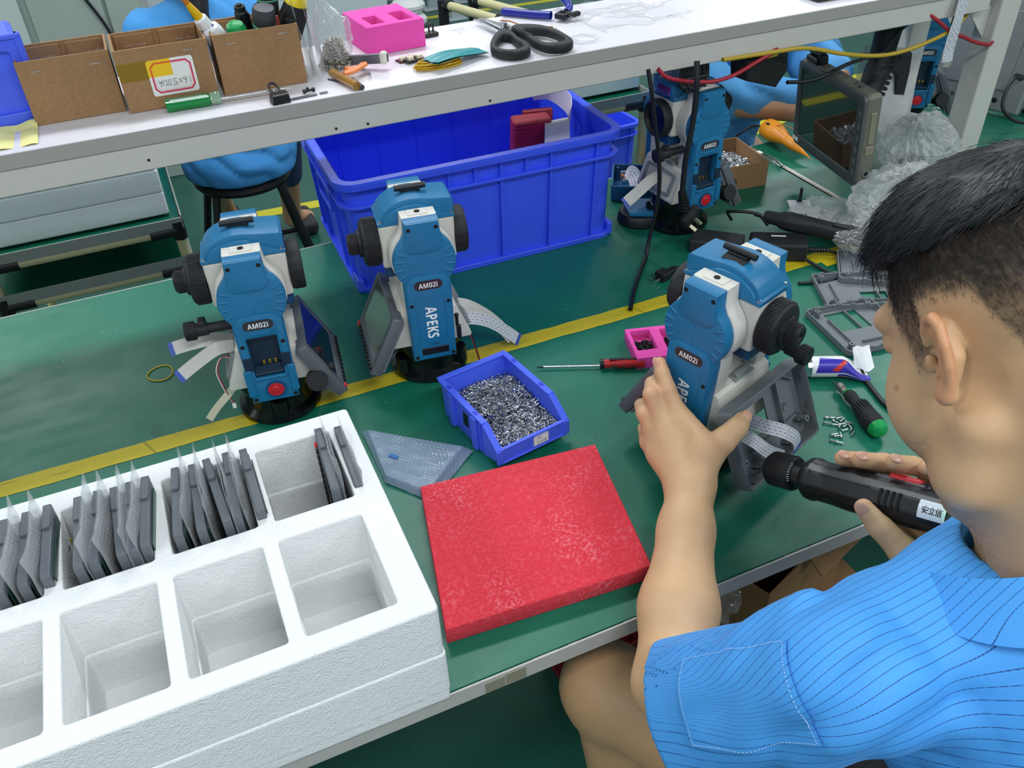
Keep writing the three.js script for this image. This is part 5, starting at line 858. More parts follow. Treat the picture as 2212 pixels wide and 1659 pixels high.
// ---------- things on the raised shelf ----------
function stapledBox(label, x0, x1, zf, depth, h, staples) {
  const w = x1 - x0, t = cardBox(label, [(x0 + x1) / 2, SY + 0.0005, zf - depth / 2], 0, w, h, depth, 0.004);
  const P = (name, g) => mesh(name, boxUV(g, 1), kraft, t);
  P('inner_flap', bx(w * 0.42, h * 0.6, 0.003, -w * 0.24, h * 0.66, -depth / 2 + 0.0055, 0.0008)); P('inner_flap', bx(w * 0.42, h * 0.6, 0.003, w * 0.25, h * 0.66, -depth / 2 + 0.0055, 0.0008));
  for (const [x, y, s] of staples) mesh('staple', bx(0.015, 0.0012, 0.001, x, y, s > 0 ? depth / 2 + 0.0004 : -depth / 2 + 0.0074, 0.0004), M.steel, t);
  return t;
}
const inS = (w, h) => [[-w * 0.3, h * 0.83, 1], [w * 0.32, h * 0.82, 1], [-w * 0.3, h * 0.78, -1], [-w * 0.16, h * 0.78, -1], [w * 0.26, h * 0.78, -1], [w * 0.4, h * 0.78, -1]];
stapledBox('open brown cardboard box without a label, leftmost of three on the shelf', -0.165, -0.031, -1.5, 0.1, 0.096, inS(0.134, 0.096));
{
  const b = stapledBox('open brown cardboard box with a red-bordered white label and brown tape', -0.027, 0.115, -1.482, 0.11, 0.096, [[0.04, 0.083, 1], ...inS(0.142, 0.096).slice(2)]);
  const lab = canvasTex(560, 440, (x, w, h) => {
    x.fillStyle = '#e8e6e2'; x.fillRect(0, 0, w, h);
    const oct = (m, c) => { x.beginPath(); x.moveTo(m + c, m); x.lineTo(w - m - c, m); x.lineTo(w - m, m + c); x.lineTo(w - m, h - m - c); x.lineTo(w - m - c, h - m); x.lineTo(m + c, h - m); x.lineTo(m, h - m - c); x.lineTo(m, m + c); x.closePath(); };
    x.strokeStyle = '#d0264e'; x.lineWidth = 20; oct(42, 48); x.stroke(); x.lineWidth = 3; oct(62, 46); x.stroke();
    x.fillStyle = 'rgba(238,190,0,.92)'; x.fillRect(0, 0, w * 0.52, h * 0.46); x.strokeStyle = '#e0561e'; x.lineWidth = 20; x.save(); x.beginPath(); x.rect(0, 0, w * 0.52, h * 0.46); x.clip(); oct(42, 48); x.stroke(); x.restore();
    x.save(); x.translate(w / 2, h * 0.66); x.rotate(Math.PI); x.strokeStyle = '#33343a'; x.lineWidth = 6; x.lineCap = 'round';
    const L = (...p) => { x.beginPath(); x.moveTo(p[0], p[1]); for (let i = 2; i < p.length; i += 2) x.lineTo(p[i], p[i + 1]); x.stroke(); };
    x.translate(-200, -40); L(5, 0, 5, 80); L(28, 74, 29, 76);
    L(72, 0, 55, 30, 50, 60, 60, 78, 78, 76, 86, 60, 78, 46, 60, 46, 52, 58); L(108, 20, 142, 70); L(142, 20, 108, 70);
    L(208, 6, 172, 6, 170, 34); L(166, 36, 190, 32, 206, 46, 202, 68, 184, 80, 166, 74); L(164, 6, 214, 4);
    L(238, 8, 248, 18); L(234, 34, 244, 42); L(232, 78, 250, 54); L(256, 26, 256, 12, 306, 12, 304, 26); L(272, 30, 270, 56, 256, 78); L(288, 30, 288, 70, 304, 76, 312, 62);
    L(336, 14, 346, 24); L(328, 32, 340, 40); L(318, 52, 392, 46); L(368, 2, 362, 46, 330, 80); L(364, 54, 388, 80); x.restore();
  });
  mesh('label', planarUV(extr(shapeOf(rrect(0.071, 0.0555, 0.004, 0, 0, 3)), 0.0006, 0), (x, y) => [x / 0.071 + 0.5, y / 0.0555 + 0.5]).translate(0.0075, 0.0475, 0.0551), std('#ffffff', 0.5, { map: lab }), b, 'white label with a double red border and upside-down handwriting');
  mesh('brown_tape', bx(0.046, 0.028, 0.0007, -0.048, 0.062, 0.0553, 0.0003), phy('#8a6a0c', 0.25, { clearcoat: 0.6 }), b, 'shiny brown tape');
}
stapledBox('brown cardboard box holding a glue bottle and black tool handles, rightmost of three', 0.124, 0.262, -1.49, 0.1, 0.096, [[-0.043, 0.08, 1], [0.042, 0.084, 1]]);
// tools standing in the third box
{
  const tool = (name, label, cat, foot, head, build) => { const A = V3(...foot), B = V3(...head), d = B.clone().sub(A), L = d.length(); const t = thing(name, label, cat, foot); t.quaternion.setFromUnitVectors(V3(0, 1, 0), d.normalize()); build(t, L); return t; };
  tool('glue_bottle', 'white glue bottle with a long yellow nozzle, leaning left out of the right cardboard box', 'bottle', [0.172, SY + 0.012, -1.555], [0.096, 1.358, -1.515], (t, L) => {
    const bt = canvasTex(256, 128, (x, w, h) => { x.fillStyle = '#e9ebee'; x.fillRect(0, 0, w, h); x.fillStyle = '#7d8088'; x.fillRect(0, h * 0.52, w, h * 0.48); x.fillStyle = '#2a3c78'; for (let i = 0; i < 5; i++) x.fillRect(30 + i * 42, 18, 20, 12); x.fillStyle = '#33353c'; for (let r = 0; r < 3; r++) for (let i = 0; i < 14; i++) x.fillRect(10 + i * 17, 76 + r * 15, 10, 7); });
    mesh('bottle', lathe([[0, 0], [0.017, 0], [0.0185, 0.003], [0.0185, L - 0.075], [0.0165, L - 0.066], [0.0105, L - 0.061], [0.0105, L - 0.058]], 32), std('#ffffff', 0.4, { map: bt }), t);
    mesh('cap', lathe([[0.0105, L - 0.06], [0.0112, L - 0.059], [0.0108, L - 0.045], [0.0085, L - 0.042], [0, L - 0.042]], 28), std('#f0f1f2', 0.35), t);
    mesh('nozzle', lathe([[0.0078, L - 0.043], [0.0066, L - 0.03], [0.0035, L - 0.006], [0.0022, L], [0, L]], 24), std('#e6b80f', 0.4), t);
    mesh('nozzle_tip', lathe([[0.0046, L - 0.014], [0.0036, L - 0.004], [0.0024, L + 0.004], [0, L + 0.005]], 20), std('#c8741a', 0.4), t);
  });
  tool('screwdriver', 'screwdriver handle with a round green end, between glue bottle and black handles', 'screwdriver', [0.176, SY + 0.02, -1.53], [0.166, 1.304, -1.512], (t, L) => {
    mesh('handle', [lathe([[0, 0], [0.01, 0], [0.013, L * 0.5], [0.0165, L * 0.8], [0.0168, L * 0.9]], 28), ...Array.from({ length: 14 }, (_, i) => { const a = i / 14 * 6.2832; return bx(0.0022, L * 0.3, 0.0022, 0.0166 * Math.cos(a), L * 0.72, 0.0166 * Math.sin(a)); })], M.rubber, t);
    mesh('end_cap', lathe([[0.0165, L * 0.9], [0.0165, L * 0.94], [0.0135, L + 0.003], [0.007, L + 0.0075], [0, L + 0.0085]], 28), M.green, t, 'round green end');
  });
  tool('marker', 'slim black marker standing behind the green-ended handle in the right box', 'marker', [0.19, SY + 0.012, -1.57], [0.184, 1.327, -1.553], (t, L) => { mesh('barrel', lathe([[0, 0], [0.0085, 0], [0.009, L * 0.6], [0.0108, L * 0.62], [0.0108, L * 0.88], [0.0092, L * 0.9], [0.0092, L * 0.97], [0.0045, L * 0.975], [0.0045, L], [0, L]], 24), M.black, t); mesh('clip', bx(0.003, 0.03, 0.004, 0.0115, L * 0.72, 0, 0.001), M.black, t); });
  tool('screwdriver', 'thick black handle with a flat grey end and thin green ring in the right box', 'screwdriver', [0.205, SY + 0.015, -1.54], [0.2165, 1.327, -1.51], (t, L) => { mesh('handle', lathe([[0, 0], [0.014, 0], [0.0175, L * 0.45], [0.019, L * 0.68], [0.0175, L * 0.73]], 32), M.blackSoft, t); mesh('ring', lathe([[0.0176, L * 0.725], [0.0186, L * 0.735], [0.0176, L * 0.75]], 32), std('#37b184', 0.4), t); mesh('end', lathe([[0.0172, L * 0.745], [0.0182, L * 0.78], [0.0185, L * 0.95], [0.0165, L], [0.0155, L * 0.992], [0, L * 0.992]], 32), std('#3a3c42', 0.5), t); });
  tool('screwdriver', 'black handle with a green ring and small yellow sign, farthest back in the right box', 'screwdriver', [0.228, SY + 0.015, -1.57], [0.234, 1.345, -1.562], (t, L) => { mesh('handle', lathe([[0, 0], [0.013, 0], [0.0165, L * 0.5], [0.0175, L * 0.9], [0.015, L], [0, L]], 30), M.blackSoft, t); mesh('ring', lathe([[0.0172, L * 0.84], [0.0182, L * 0.85], [0.0172, L * 0.862]], 30), std('#37b184', 0.4), t); mesh('warning_sign', extr([[-0.006, 0], [0.006, 0], [0.002, 0.016]], 0.0008, 0).translate(0, L * 0.66, 0.0172), std('#d8cf1e', 0.5), t); });
  tool('screwdriver', 'large black handle with a bright yellow end, at the right edge of the right box', 'screwdriver', [0.238, SY + 0.02, -1.548], [0.274, 1.325, -1.528], (t, L) => { mesh('handle', lathe([[0, 0], [0.014, 0], [0.02, L * 0.5], [0.0225, L * 0.8], [0.0185, L * 0.96]], 32), M.black, t); mesh('end_cap', lathe([[0.0185, L * 0.955], [0.0165, L * 1.03], [0.0105, L * 1.085], [0, L * 1.1]], 32), std('#e8cc12', 0.4), t, 'bright yellow end'); });
  tool('marker', 'small black tube with a hollow end, at the front right corner of the right box', 'marker', [0.244, SY + 0.02, -1.512], [0.2555, 1.304, -1.506], (t, L) => { mesh('barrel', lathe([[0, 0], [0.008, 0], [0.0085, L * 0.92], [0.009, L * 0.93], [0.009, L], [0.006, L], [0.0045, L * 0.98], [0.0035, L], [0, L * 0.97]], 24), M.black, t); });
  tool('red_tool', 'small red-brown tool tip sticking up between the black handles in the box', 'tool', [0.232, SY + 0.02, -1.522], [0.236, 1.309, -1.52], (t, L) => { mesh('tip', lathe([[0, 0], [0.0042, 0], [0.0048, L * 0.85], [0.003, L], [0, L]], 14), std('#8c3a34', 0.5), t); });
}
// blue bin and sticky note at the left
{
  const t = thing('parts_bin', 'blue plastic bin standing on its side at the left end of the shelf', 'parts bin', [-0.205, SY + 0.0005, -1.56], 0.1);
  const ring = extr(shapeOf(rrect(0.1, 0.13, 0.008, 0, 0.065, 4), [rrect(0.07, 0.09, 0.006, 0, 0.065, 3).reverse()]), 0.01, 0.002);
  mesh('bin_body', [extr(shapeOf(rrect(0.1, 0.13, 0.008, 0, 0.065, 4)), 0.1, 0.003).translate(0, 0, -0.06), ring.translate(0, 0, 0.038)], M.binBlue, t);
  mesh('rim', [bx(0.01, 0.134, 0.012, 0.052, 0.067, 0.045, 0.002, [0, 0, 0]), bx(0.112, 0.008, 0.014, 0, 0.13, 0.045, 0.003)], M.binBlue, t);
  const n = gridSurf(24, 16, (u, v) => { const x = lerp(-0.225, -0.163, u), z = lerp(-1.508, -1.418, v); return [x, SY + 0.0012 + 0.005 * sstep(0.2, 0, v) * (0.5 + u) + 0.0015 * Math.sin(u * 9), z]; });
  solo('sticky_note', n, std('#ece79a', 0.8, { side: THREE.DoubleSide }), 'pale yellow paper note lying at the left end of the shelf before the blue bin', 'note');
}
// green screwdriver, clip, blade
{
  const t = thing('screwdriver', 'screwdriver with a clear green fluted handle lying along the shelf front', 'screwdriver', [0.028, SY + 0.0105, -1.46], -0.02);
  const flute = (r) => { const p = []; for (let i = 0; i < 36; i++) { const a = i / 36 * 6.2832, q = r * (1 + 0.05 * Math.cos(6 * a)); p.push([q * Math.cos(a), q * Math.sin(a)]); } return p; };
  mesh('handle', [extr(flute(0.0098), 0.068, 0.002, 2).rotateY(Math.PI / 2), lathe([[0.008, 0.066], [0.0072, 0.07], [0.0095, 0.076], [0.0095, 0.084], [0.006, 0.086], [0, 0.086]], 28, RX)], phy('#149a48', 0.08, { transmission: 0.35, thickness: 0.01, ior: 1.5 }), t);
  mesh('white_core', bx(0.058, 0.004, 0.012, 0.036, 0.0072, 0.002, 0.001), std('#d9efe0', 0.2), t);
  mesh('clear_collar', lathe([[0.0096, 0.069], [0.0102, 0.073], [0.0102, 0.083], [0.0096, 0.085]], 28, RX), phy('#cfe8d4', 0.08, { transmission: 0.6, thickness: 0 }), t);
  mesh('shaft', cyl(0.0017, 0.0017, 0.105, 0.135, -0.002, 0.003, [0, 0, -Math.PI / 2], 14), M.steel, t);
  mesh('tip', barBetween([0.187, -0.002, 0.003], [0.197, -0.002, 0.004], 0.006, 0.001), M.white, t);
  const c = thing('binder_clip', 'small black clip with a loop, lying at the shelf front before the green screwdriver tip', 'clip', [0.2, SY + 0.001, -1.413], 0.1);
  mesh('block', [extr([[-0.015, 0], [0.015, 0], [0.013, 0.015], [-0.013, 0.015]], 0.022, 0.002).translate(0, 0, -0.012)], M.black, c);
  mesh('loop', [tube([[-0.006, 0.012, -0.014], [-0.0065, 0.016, -0.028], [-0.003, 0.019, -0.04], [0.003, 0.019, -0.04], [0.0065, 0.016, -0.028], [0.006, 0.012, -0.014]], 0.0022, 30, 8)], M.black, c);
  const k = thing('blade', 'thin steel blade strip lying right of the black clip on the shelf', 'blade', [0.243, SY + 0.0008, -1.418], 0.09);
  mesh('strip', [bx(0.044, 0.0012, 0.007, -0.004, 0.001, 0, 0.0004), bx(0.014, 0.0008, 0.007, 0.03, 0.0008, -0.001, 0.0003)], M.darkSteel, k);
  const s = thing('thumb_screw', 'tiny black plastic thumb screw lying by the front corner of the right box', 'screw', [0.252, SY + 0.004, -1.437], 0.15);
  mesh('spool', [cyl(0.0035, 0.0035, 0.004, -0.008, 0, 0, RX, 14), cyl(0.0022, 0.0022, 0.016, 0, 0, 0, RX, 10), cyl(0.0035, 0.0035, 0.004, 0.008, 0, 0, RX, 14), bx(0.004, 0.006, 0.003, -0.002, 0.002, 0)], M.black, s);
}
// bags of washers
{
  const sheetBag = (label, x, z, yaw, w, h, lean) => { const t = thing('zip_bag', label, 'plastic bag', [x, SY + 0.001, z], yaw, 'flat plastic bags beside the right cardboard box'); const f = (s) => gridSurf(18, 24, (u, v) => [lerp(-w / 2, w / 2, u), h * v, lean * v + s * (0.001 + 0.011 * Math.sin(u * 3.1416) * sstep(0.75, 0.05, v)) + 0.006 * (fbm(u * 4 + x * 90, v * 4, s, 3) - 0.5)]); mesh('film', join([f(1), f(-1)]), M.bagHaze, t); return t; };
  sheetBag('flat clear plastic bag standing against the right side of the right cardboard box', 0.276, -1.545, 1.42, 0.1, 0.15, -0.012);
  sheetBag('second flat clear plastic bag, between the cardboard box and the bag of washers', 0.294, -1.54, 1.38, 0.105, 0.155, -0.008);
  const t = bag('tall clear plastic bag of small steel washers on the shelf, left of the pink block', [0.328, SY + 0.001, -1.545], [0.034, 0.05, 0.036], 53, M.bagFilm, { mouth: [-0.35, 1, -0.1], tail: 2.6 });
  seed(54); const N = 520, im = new THREE.InstancedMesh(new THREE.TorusGeometry(0.0032, 0.0009, 5, 12), std('#b9b3a6', 0.3, { metalness: 0.9 }), N); im.name = 'washers'; const q = new THREE.Quaternion();
  for (let k = 0; k < N; k++) { const a = rr(0, 6.28), y = Math.pow(rnd(), 1.4) * 0.042, r = (0.03 - 0.45 * y) * Math.pow(rnd(), 0.35); q.setFromEuler(new THREE.Euler(rr(0, 6), rr(0, 6), rr(0, 6))); im.setMatrixAt(k, M4().compose(V3(r * Math.cos(a), y + 0.005, r * Math.sin(a)), q, V3(1, 1, 1))); }
  im.castShadow = true; im.userData.kind = 'stuff'; t.add(im);
}
pinkBlock('bright pink foam block with two empty square pockets, standing on the shelf', [0.447, SY + 0.0005, -1.64], 0.08, 0.112, 0.05, 0.13, [[-0.026, 0.02, 0.026, 0.055], [0.028, 0.02, 0.028, 0.06]]);
{
  const c = thing('holder_clip', 'small flat black clip with an upright loop, right of the pink block', 'clip', [0.534, SY + 0.0005, -1.637], 0.12);
  mesh('plate', bx(0.032, 0.007, 0.02, 0, 0.0038, 0, 0.0015), M.black, c); mesh('loop', tube([[0.002, 0.006, -0.003], [0.002, 0.019, -0.003], [0.006, 0.021, -0.003], [0.01, 0.019, -0.003], [0.01, 0.006, -0.003]], 0.0018, 24, 8), M.black, c);
  solo('paper_slip', bx(0.022, 0.0006, 0.022, 0.51, SY + 0.0006, -1.63, 0, [0, 0.2, 0]), M.label, 'tiny printed paper slip under the flat black clip on the shelf', 'paper');
  // small circuit boards
  [[0.448, -1.517, 0.2, 'lower'], [0.458, -1.503, 0.2, 'upper']].forEach(([x, z, a, w], i) => { const t = thing('circuit_board', `${w} of two tiny circuit boards with cream sockets, left of the teal pouch`, 'circuit board', [x, SY + 0.0005 + i * 0.0032, z], a); mesh('board', bx(0.036, 0.0022, 0.02, 0, 0.0012, 0, 0.0004), i ? std('#23242a', 0.4) : std('#5a2430', 0.45), t); for (const s of [-1, 1]) mesh('socket', [bx(0.011, 0.006, 0.008, s * 0.009, 0.0052, 0.003, 0.0008)], std('#d9d2b4', 0.4), t); mesh('chip', bx(0.008, 0.002, 0.006, 0, 0.0032, -0.005), M.chip, t); });
  // rubber bands under the teal pouch
  seed(90); const src = solo('rubber_band', tube(Array.from({ length: 12 }, (_, i) => { const a = i / 12 * 6.2832; return [0.042 * Math.cos(a), 0.0005 * Math.sin(3 * a), 0.014 * Math.sin(a)]; }), 0.0014, 60, 6, true), std('#d0a412', 0.45), 'yellow rubber band in the loose stack under the teal pouch on the shelf', 'rubber band', 'yellow rubber bands under the teal pouch');
  src.position.set(0.487, SY + 0.0022, -1.452); for (let k = 1; k < 7; k++) { const o = copyOf(src, [0.487 + rr(-0.004, 0.004), SY + 0.0022 + k * 0.0019, -1.454 + rr(-0.003, 0.003)], rr(-0.12, 0.12)); }
  const tp = thing('teal_pouch', 'flat teal plastic pouch lying on the yellow rubber bands', 'pouch', [0.522, SY + 0.012, -1.462], 0.42);
  mesh('pouch', gridSurf(30, 12, (u, v) => [lerp(-0.062, 0.062, u), 0.006 + 0.003 * Math.sin(u * 4) - 0.008 * u + 0.001 * Math.sin(v * 8 + u * 5), lerp(-0.022, 0.022, v) * (1 - 0.1 * Math.cos(u * 3))]).clone(), std('#0f8a92', 0.35, { side: THREE.DoubleSide }), tp);
  mesh('pouch_back', gridSurf(30, 12, (u, v) => [lerp(-0.062, 0.062, u), 0.0035 + 0.003 * Math.sin(u * 4) - 0.008 * u, lerp(-0.022, 0.022, v) * (1 - 0.1 * Math.cos(u * 3))]), std('#0c6f76', 0.4, { side: THREE.DoubleSide }), tp);
}
// taped tool, orange peeler, utility knife
{
  const t = thing('taped_tool', 'short stick wrapped in brown tape beside the orange plastic piece', 'tool', [0.314, SY + 0.0085, -1.448], 0.12);
  mesh('stick', [rodBetween([-0.002, 0, -0.045], [0.006, 0, 0.045], 0.0078, 9, 0.007)], phy('#a3742a', 0.3, { clearcoat: 0.6, bumpMap: T.cloud, bumpScale: 0.002 }), t);
  solo('metal_pin', rodBetween([0.33, SY + 0.005, -1.45], [0.334, SY + 0.005, -1.403], 0.0042, 12), std('#6d6c6a', 0.4, { metalness: 0.7 }), 'short grey metal pin lying under the orange plastic piece', 'pin');
  const o = thing('orange_scraper', 'curved orange plastic scraper lying over the metal pin on the shelf', 'scraper', [0.345, SY + 0.011, -1.472], 0.3);
  mesh('body', toCreasedNormals(extr([[-0.03, -0.012], [-0.012, -0.012], [0.008, -0.002], [0.026, 0.006], [0.032, 0.016], [0.022, 0.02], [0.01, 0.012], [-0.002, 0.012], [-0.006, 0.02], [-0.014, 0.018], [-0.012, 0.008], [-0.028, 0.0]], 0.006, 0.002, 2), 0.5).rotateX(-Math.PI / 2), std('#f08a4a', 0.4), o);
  const k = thing('utility_knife', 'grey metal knife sleeve with a white capped end, beside the pink block', 'knife', [0.372, SY + 0.016, -1.51], -0.62);
  mesh('sleeve', [bx(0.062, 0.019, 0.004, 0, 0, 0, 0.001, [0.35, 0, 0.1]), ...[0, 1, 2, 3].map((i) => cyl(0.0014, 0.0014, 0.0012, -0.02 + i * 0.013, 0.002, 0.0026, RZ, 8))], M.darkSteel, k);
  mesh('end_cap', [bx(0.014, 0.022, 0.016, 0.034, 0.004, 0, 0.006)], std('#d6d2c8', 0.45), k); mesh('cap_slot', bx(0.0012, 0.013, 0.005, 0.0412, 0.004, 0, 0.002), M.chip, k);
  mesh('blade', [extr([[-0.03, 0], [0.028, 0], [0.028, 0.012], [-0.02, 0.004]], 0.0008, 0).applyMatrix4(M4().makeRotationY(-0.9)).translate(0.01, -0.014, 0.03)], M.steel, k);
  mesh('foil', gridSurf(8, 8, (u, v) => [-0.035 - 0.03 * u, -0.006 + 0.014 * v - 0.006 * u, -0.004 + 0.02 * v * u]), std('#b9a7c0', 0.2, { metalness: 0.8, side: THREE.DoubleSide }), k);
  solo('wire_piece', tube([[0.296, SY + 0.0015, -1.485], [0.305, SY + 0.0015, -1.47], [0.315, SY + 0.003, -1.452]], 0.0011, 16, 6), std('#232b46', 0.5), 'tiny dark blue wire piece beside the taped stick', 'wire');
}
// scissors
{
  const t = thing('scissors', 'large black-handled scissors with bright steel blades, lying at the shelf front', 'scissors', [0, SY, 0]);
  const ringH = (pts, cx, cz) => { const hole = pts.map(([x, z]) => [cx + (x - cx) * 0.68, cz + (z - cz) * 0.66]); return toCreasedNormals(extr(shapeOf(pts.map(([x, z]) => [x, -z]), [hole.map(([x, z]) => [x, -z]).reverse()]), 0.017, 0.004, 3), 0.6).rotateX(-Math.PI / 2); };
  const sm = (p) => new THREE.CatmullRomCurve3(p.map(([x, z]) => V3(x, 0, z)), true, 'centripetal').getPoints(40).slice(0, -1).map((q) => [q.x, q.z]);
  const h1 = sm([[0.59, -1.462], [0.594, -1.43], [0.616, -1.41], [0.642, -1.414], [0.656, -1.44], [0.657, -1.49], [0.662, -1.545], [0.65, -1.556], [0.634, -1.54], [0.612, -1.51]]);
  const h2 = sm([[0.676, -1.405], [0.705, -1.394], [0.728, -1.41], [0.734, -1.45], [0.732, -1.495], [0.716, -1.535], [0.684, -1.556], [0.668, -1.548], [0.672, -1.5], [0.666, -1.45]]);
  mesh('handle', ringH(h1, 0.622, -1.458).translate(0, 0.0015, 0), M.blackSoft, t); mesh('handle', ringH(h2, 0.7, -1.455).translate(0, 0.0045, 0), M.blackSoft, t);
  mesh('blade', [extr([[0.648, 1.548], [0.67, 1.55], [0.668, 1.585], [0.645, 1.662], [0.638, 1.668], [0.64, 1.64]], 0.003, 0.0008).rotateX(-Math.PI / 2).translate(0, 0.008, 0)], M.steel, t);
  mesh('blade', [extr([[0.652, 1.55], [0.675, 1.548], [0.672, 1.58], [0.648, 1.648], [0.64, 1.655], [0.645, 1.63]], 0.003, 0.0008).rotateX(-Math.PI / 2).translate(0.004, 0.012, 0)], M.steel, t);
  mesh('pivot', [cyl(0.006, 0.0065, 0.012, 0.66, 0.019, -1.562, null, 6), cyl(0.009, 0.009, 0.003, 0.66, 0.0135, -1.562, null, 20)], M.steel, t);
}
// pliers, wire, clear film, rings
{
  const t = thing('cutting_pliers', 'small cutting pliers with dark blue handles, at the back edge of the shelf', 'pliers', [0, SY + 0.009, 0]);
  mesh('handle', [tube([[0.716, 0, -1.69], [0.735, 0, -1.668], [0.755, 0, -1.643], [0.782, 0.001, -1.612]], 0.0082, 30, 12), new THREE.SphereGeometry(0.0082, 14, 10).translate(0.716, 0, -1.69)], std('#16248c', 0.3), t);
  mesh('handle', [tube([[0.822, 0.022, -1.69], [0.83, 0.022, -1.675], [0.835, 0.014, -1.655], [0.832, 0.006, -1.63], [0.815, 0.002, -1.61]], 0.0078, 30, 12), new THREE.SphereGeometry(0.0078, 14, 10).translate(0.822, 0.022, -1.69)], std('#16248c', 0.3), t);
  mesh('jaw', [bx(0.03, 0.012, 0.026, 0.802, 0.002, -1.598, 0.004, [0, 0.6, 0]), bx(0.026, 0.009, 0.012, 0.822, 0.003, -1.588, 0.003, [0, 0.3, 0]), cyl(0.006, 0.006, 0.014, 0.802, 0.003, -1.598, null, 14)], std('#2c2c30', 0.35, { metalness: 0.6 }), t);
  solo('wire', tube([[0.69, SY + 0.004, -1.652], [0.7, SY + 0.006, -1.633], [0.714, SY + 0.003, -1.605], [0.735, SY + 0.003, -1.578], [0.762, SY + 0.004, -1.556]], 0.0016, 30, 6), std('#a8641e', 0.4), 'thin red and yellow twisted wire with white plugs, in front of the pliers', 'wire');
  solo('wire_plug', [bx(0.008, 0.005, 0.006, 0.69, SY + 0.004, -1.653, 0.001), bx(0.008, 0.005, 0.006, 0.763, SY + 0.004, -1.555, 0.001)], M.label, 'pair of tiny white plugs on the ends of the thin red wire', 'plug');
  const fl = (x0, x1, z0, z1, s, k) => gridSurf(40, 30, (u, v) => { const x = lerp(x0, x1, u) + 0.02 * (fbm(v * 3, s, 1, 2) - 0.5), z = lerp(z0, z1, v) + 0.02 * (fbm(u * 3, s + 4, 1, 2) - 0.5); return [x, SY + 0.0015 + k * Math.pow(Math.abs(fbm(u * 4 + s, v * 5, s, 3) - 0.5) * 2, 1.2) + k * 0.5 * sstep(0.12, 0, Math.min(u, 1 - u, v)), z]; });
  solo('clear_film', fl(0.805, 1.03, -1.65, -1.475, 3, 0.016), phy('#ffffff', 0.07, { transmission: 0.92, thickness: 0, ior: 1.45, side: THREE.DoubleSide }), 'crumpled clear plastic film lying on the middle of the shelf', 'plastic film');
  solo('clear_film', fl(0.58, 0.66, -1.66, -1.6, 8, 0.006), phy('#ffffff', 0.07, { transmission: 0.92, thickness: 0, ior: 1.45, side: THREE.DoubleSide }), 'small clear film scrap under the scissor blade tips', 'plastic film');
  solo('clear_ring', [new THREE.TorusGeometry(0.026, 0.0012, 6, 40).rotateX(Math.PI / 2).translate(0.775, SY + 0.002, -1.465), new THREE.TorusGeometry(0.023, 0.0012, 6, 40).rotateX(Math.PI / 2).translate(0.781, SY + 0.0045, -1.462)], phy('#f4f6f8', 0.1, { transmission: 0.7, thickness: 0 }), 'coil of clear thin tubing on the shelf right of the scissors', 'tubing');
  const lp = thing('dark_case', 'flat black case edge lying on the shelf at the top right of the photo', 'case', [1.43, SY + 0.0005, -1.533], 0);
  mesh('case', [bx(0.26, 0.012, 0.18, 0, 0.007, 0, 0.003)], M.black, lp);
}
// ---------- lean-pipe carts behind the bench ----------
const pipeM = M.cream, jointM = std('#18191c', 0.4);
function leanCart(label, x0, x1, z0, z1, ys, gloss) { // posts at the corners, a shelf at each height
  const t = thing('pipe_cart', label, 'cart');
  const r = 0.014, top = ys[ys.length - 1];
  for (const x of [x0, x1]) for (const z of [z0, z1]) mesh('post', cyl(r, r, top - 0.02, x, top / 2 - 0.0, z, null, 18), pipeM, t);
  for (const y of ys) {
    const py = y - 0.03;
    for (const z of [z0, z1]) mesh('pipe', cyl(r, r, x1 - x0 - 0.08, (x0 + x1) / 2, py, z, RX, 18), pipeM, t);
    for (const x of [x0, x1]) mesh('pipe', cyl(r, r, Math.abs(z1 - z0) - 0.08, x, py, (z0 + z1) / 2, RZ, 18), pipeM, t);
    for (const x of [x0, x1]) for (const z of [z0, z1]) { const s = x === x0 ? 1 : -1, q = z === z0 ? -1 : 1; mesh('joint', [cyl(r + 0.004, r + 0.004, 0.075, x + s * 0.035, py, z, RX, 18), cyl(r + 0.004, r + 0.004, 0.05, x, py, z + q * 0.03 * (z1 < z0 ? 1 : -1), RZ, 18), cyl(r + 0.0045, r + 0.0045, 0.05, x, py, z, null, 18), cyl(0.003, 0.003, 0.042, x + s * 0.05, py, z, RZ, 8)], jointM, t); }
    mesh('shelf_sheet', bx(x1 - x0 + 0.02, 0.006, Math.abs(z1 - z0), (x0 + x1) / 2, y - 0.011, (z0 + z1) / 2), std('#0f5a44', 0.16), t);
    mesh('shelf_edge', [bx(x1 - x0 + 0.03, 0.03, 0.004, (x0 + x1) / 2, y - 0.008, z0 + 0.012, 0.001), bx(0.004, 0.03, Math.abs(z1 - z0), x1 + 0.015, y - 0.008, (z0 + z1) / 2, 0.001)], std('#9ba19b', 0.5), t);
  }
  return t;
}
leanCart('cream pipe cart with black joints and green shelves behind the left bench end', -0.475, -0.012, -2.25, -2.9, [0.16, 0.56, 0.672]);
{
  const fm = std('#e2eaea', 0.85, { bumpMap: rep(T.foam, 10), bumpScale: 0.001 });
  seed(15); const t = thing('foam_stack', 'thick stack of white foam sheets lying on the left pipe cart', 'foam stack', [-0.27, 0.6705, -2.52]);
  for (let k = 0; k < 3; k++) mesh('foam_sheet', boxUV(bx(0.5, 0.062, 0.46, rr(-0.004, 0.004) + 0, 0.031 + k * 0.0625, rr(-0.004, 0.004), 0.006), 1), fm, t);
}
leanCart('second cream pipe cart with a pale board on top, behind the big blue crate', 0.75, 1.44, -2.3, -2.9, [0.2, 0.74]);
solo('white_board', bx(0.7, 0.12, 0.5, 1.1, 0.801, -2.6, 0.004), std('#dfe8e4', 0.5), 'pale white board slab lying on the second pipe cart behind the crate', 'board');
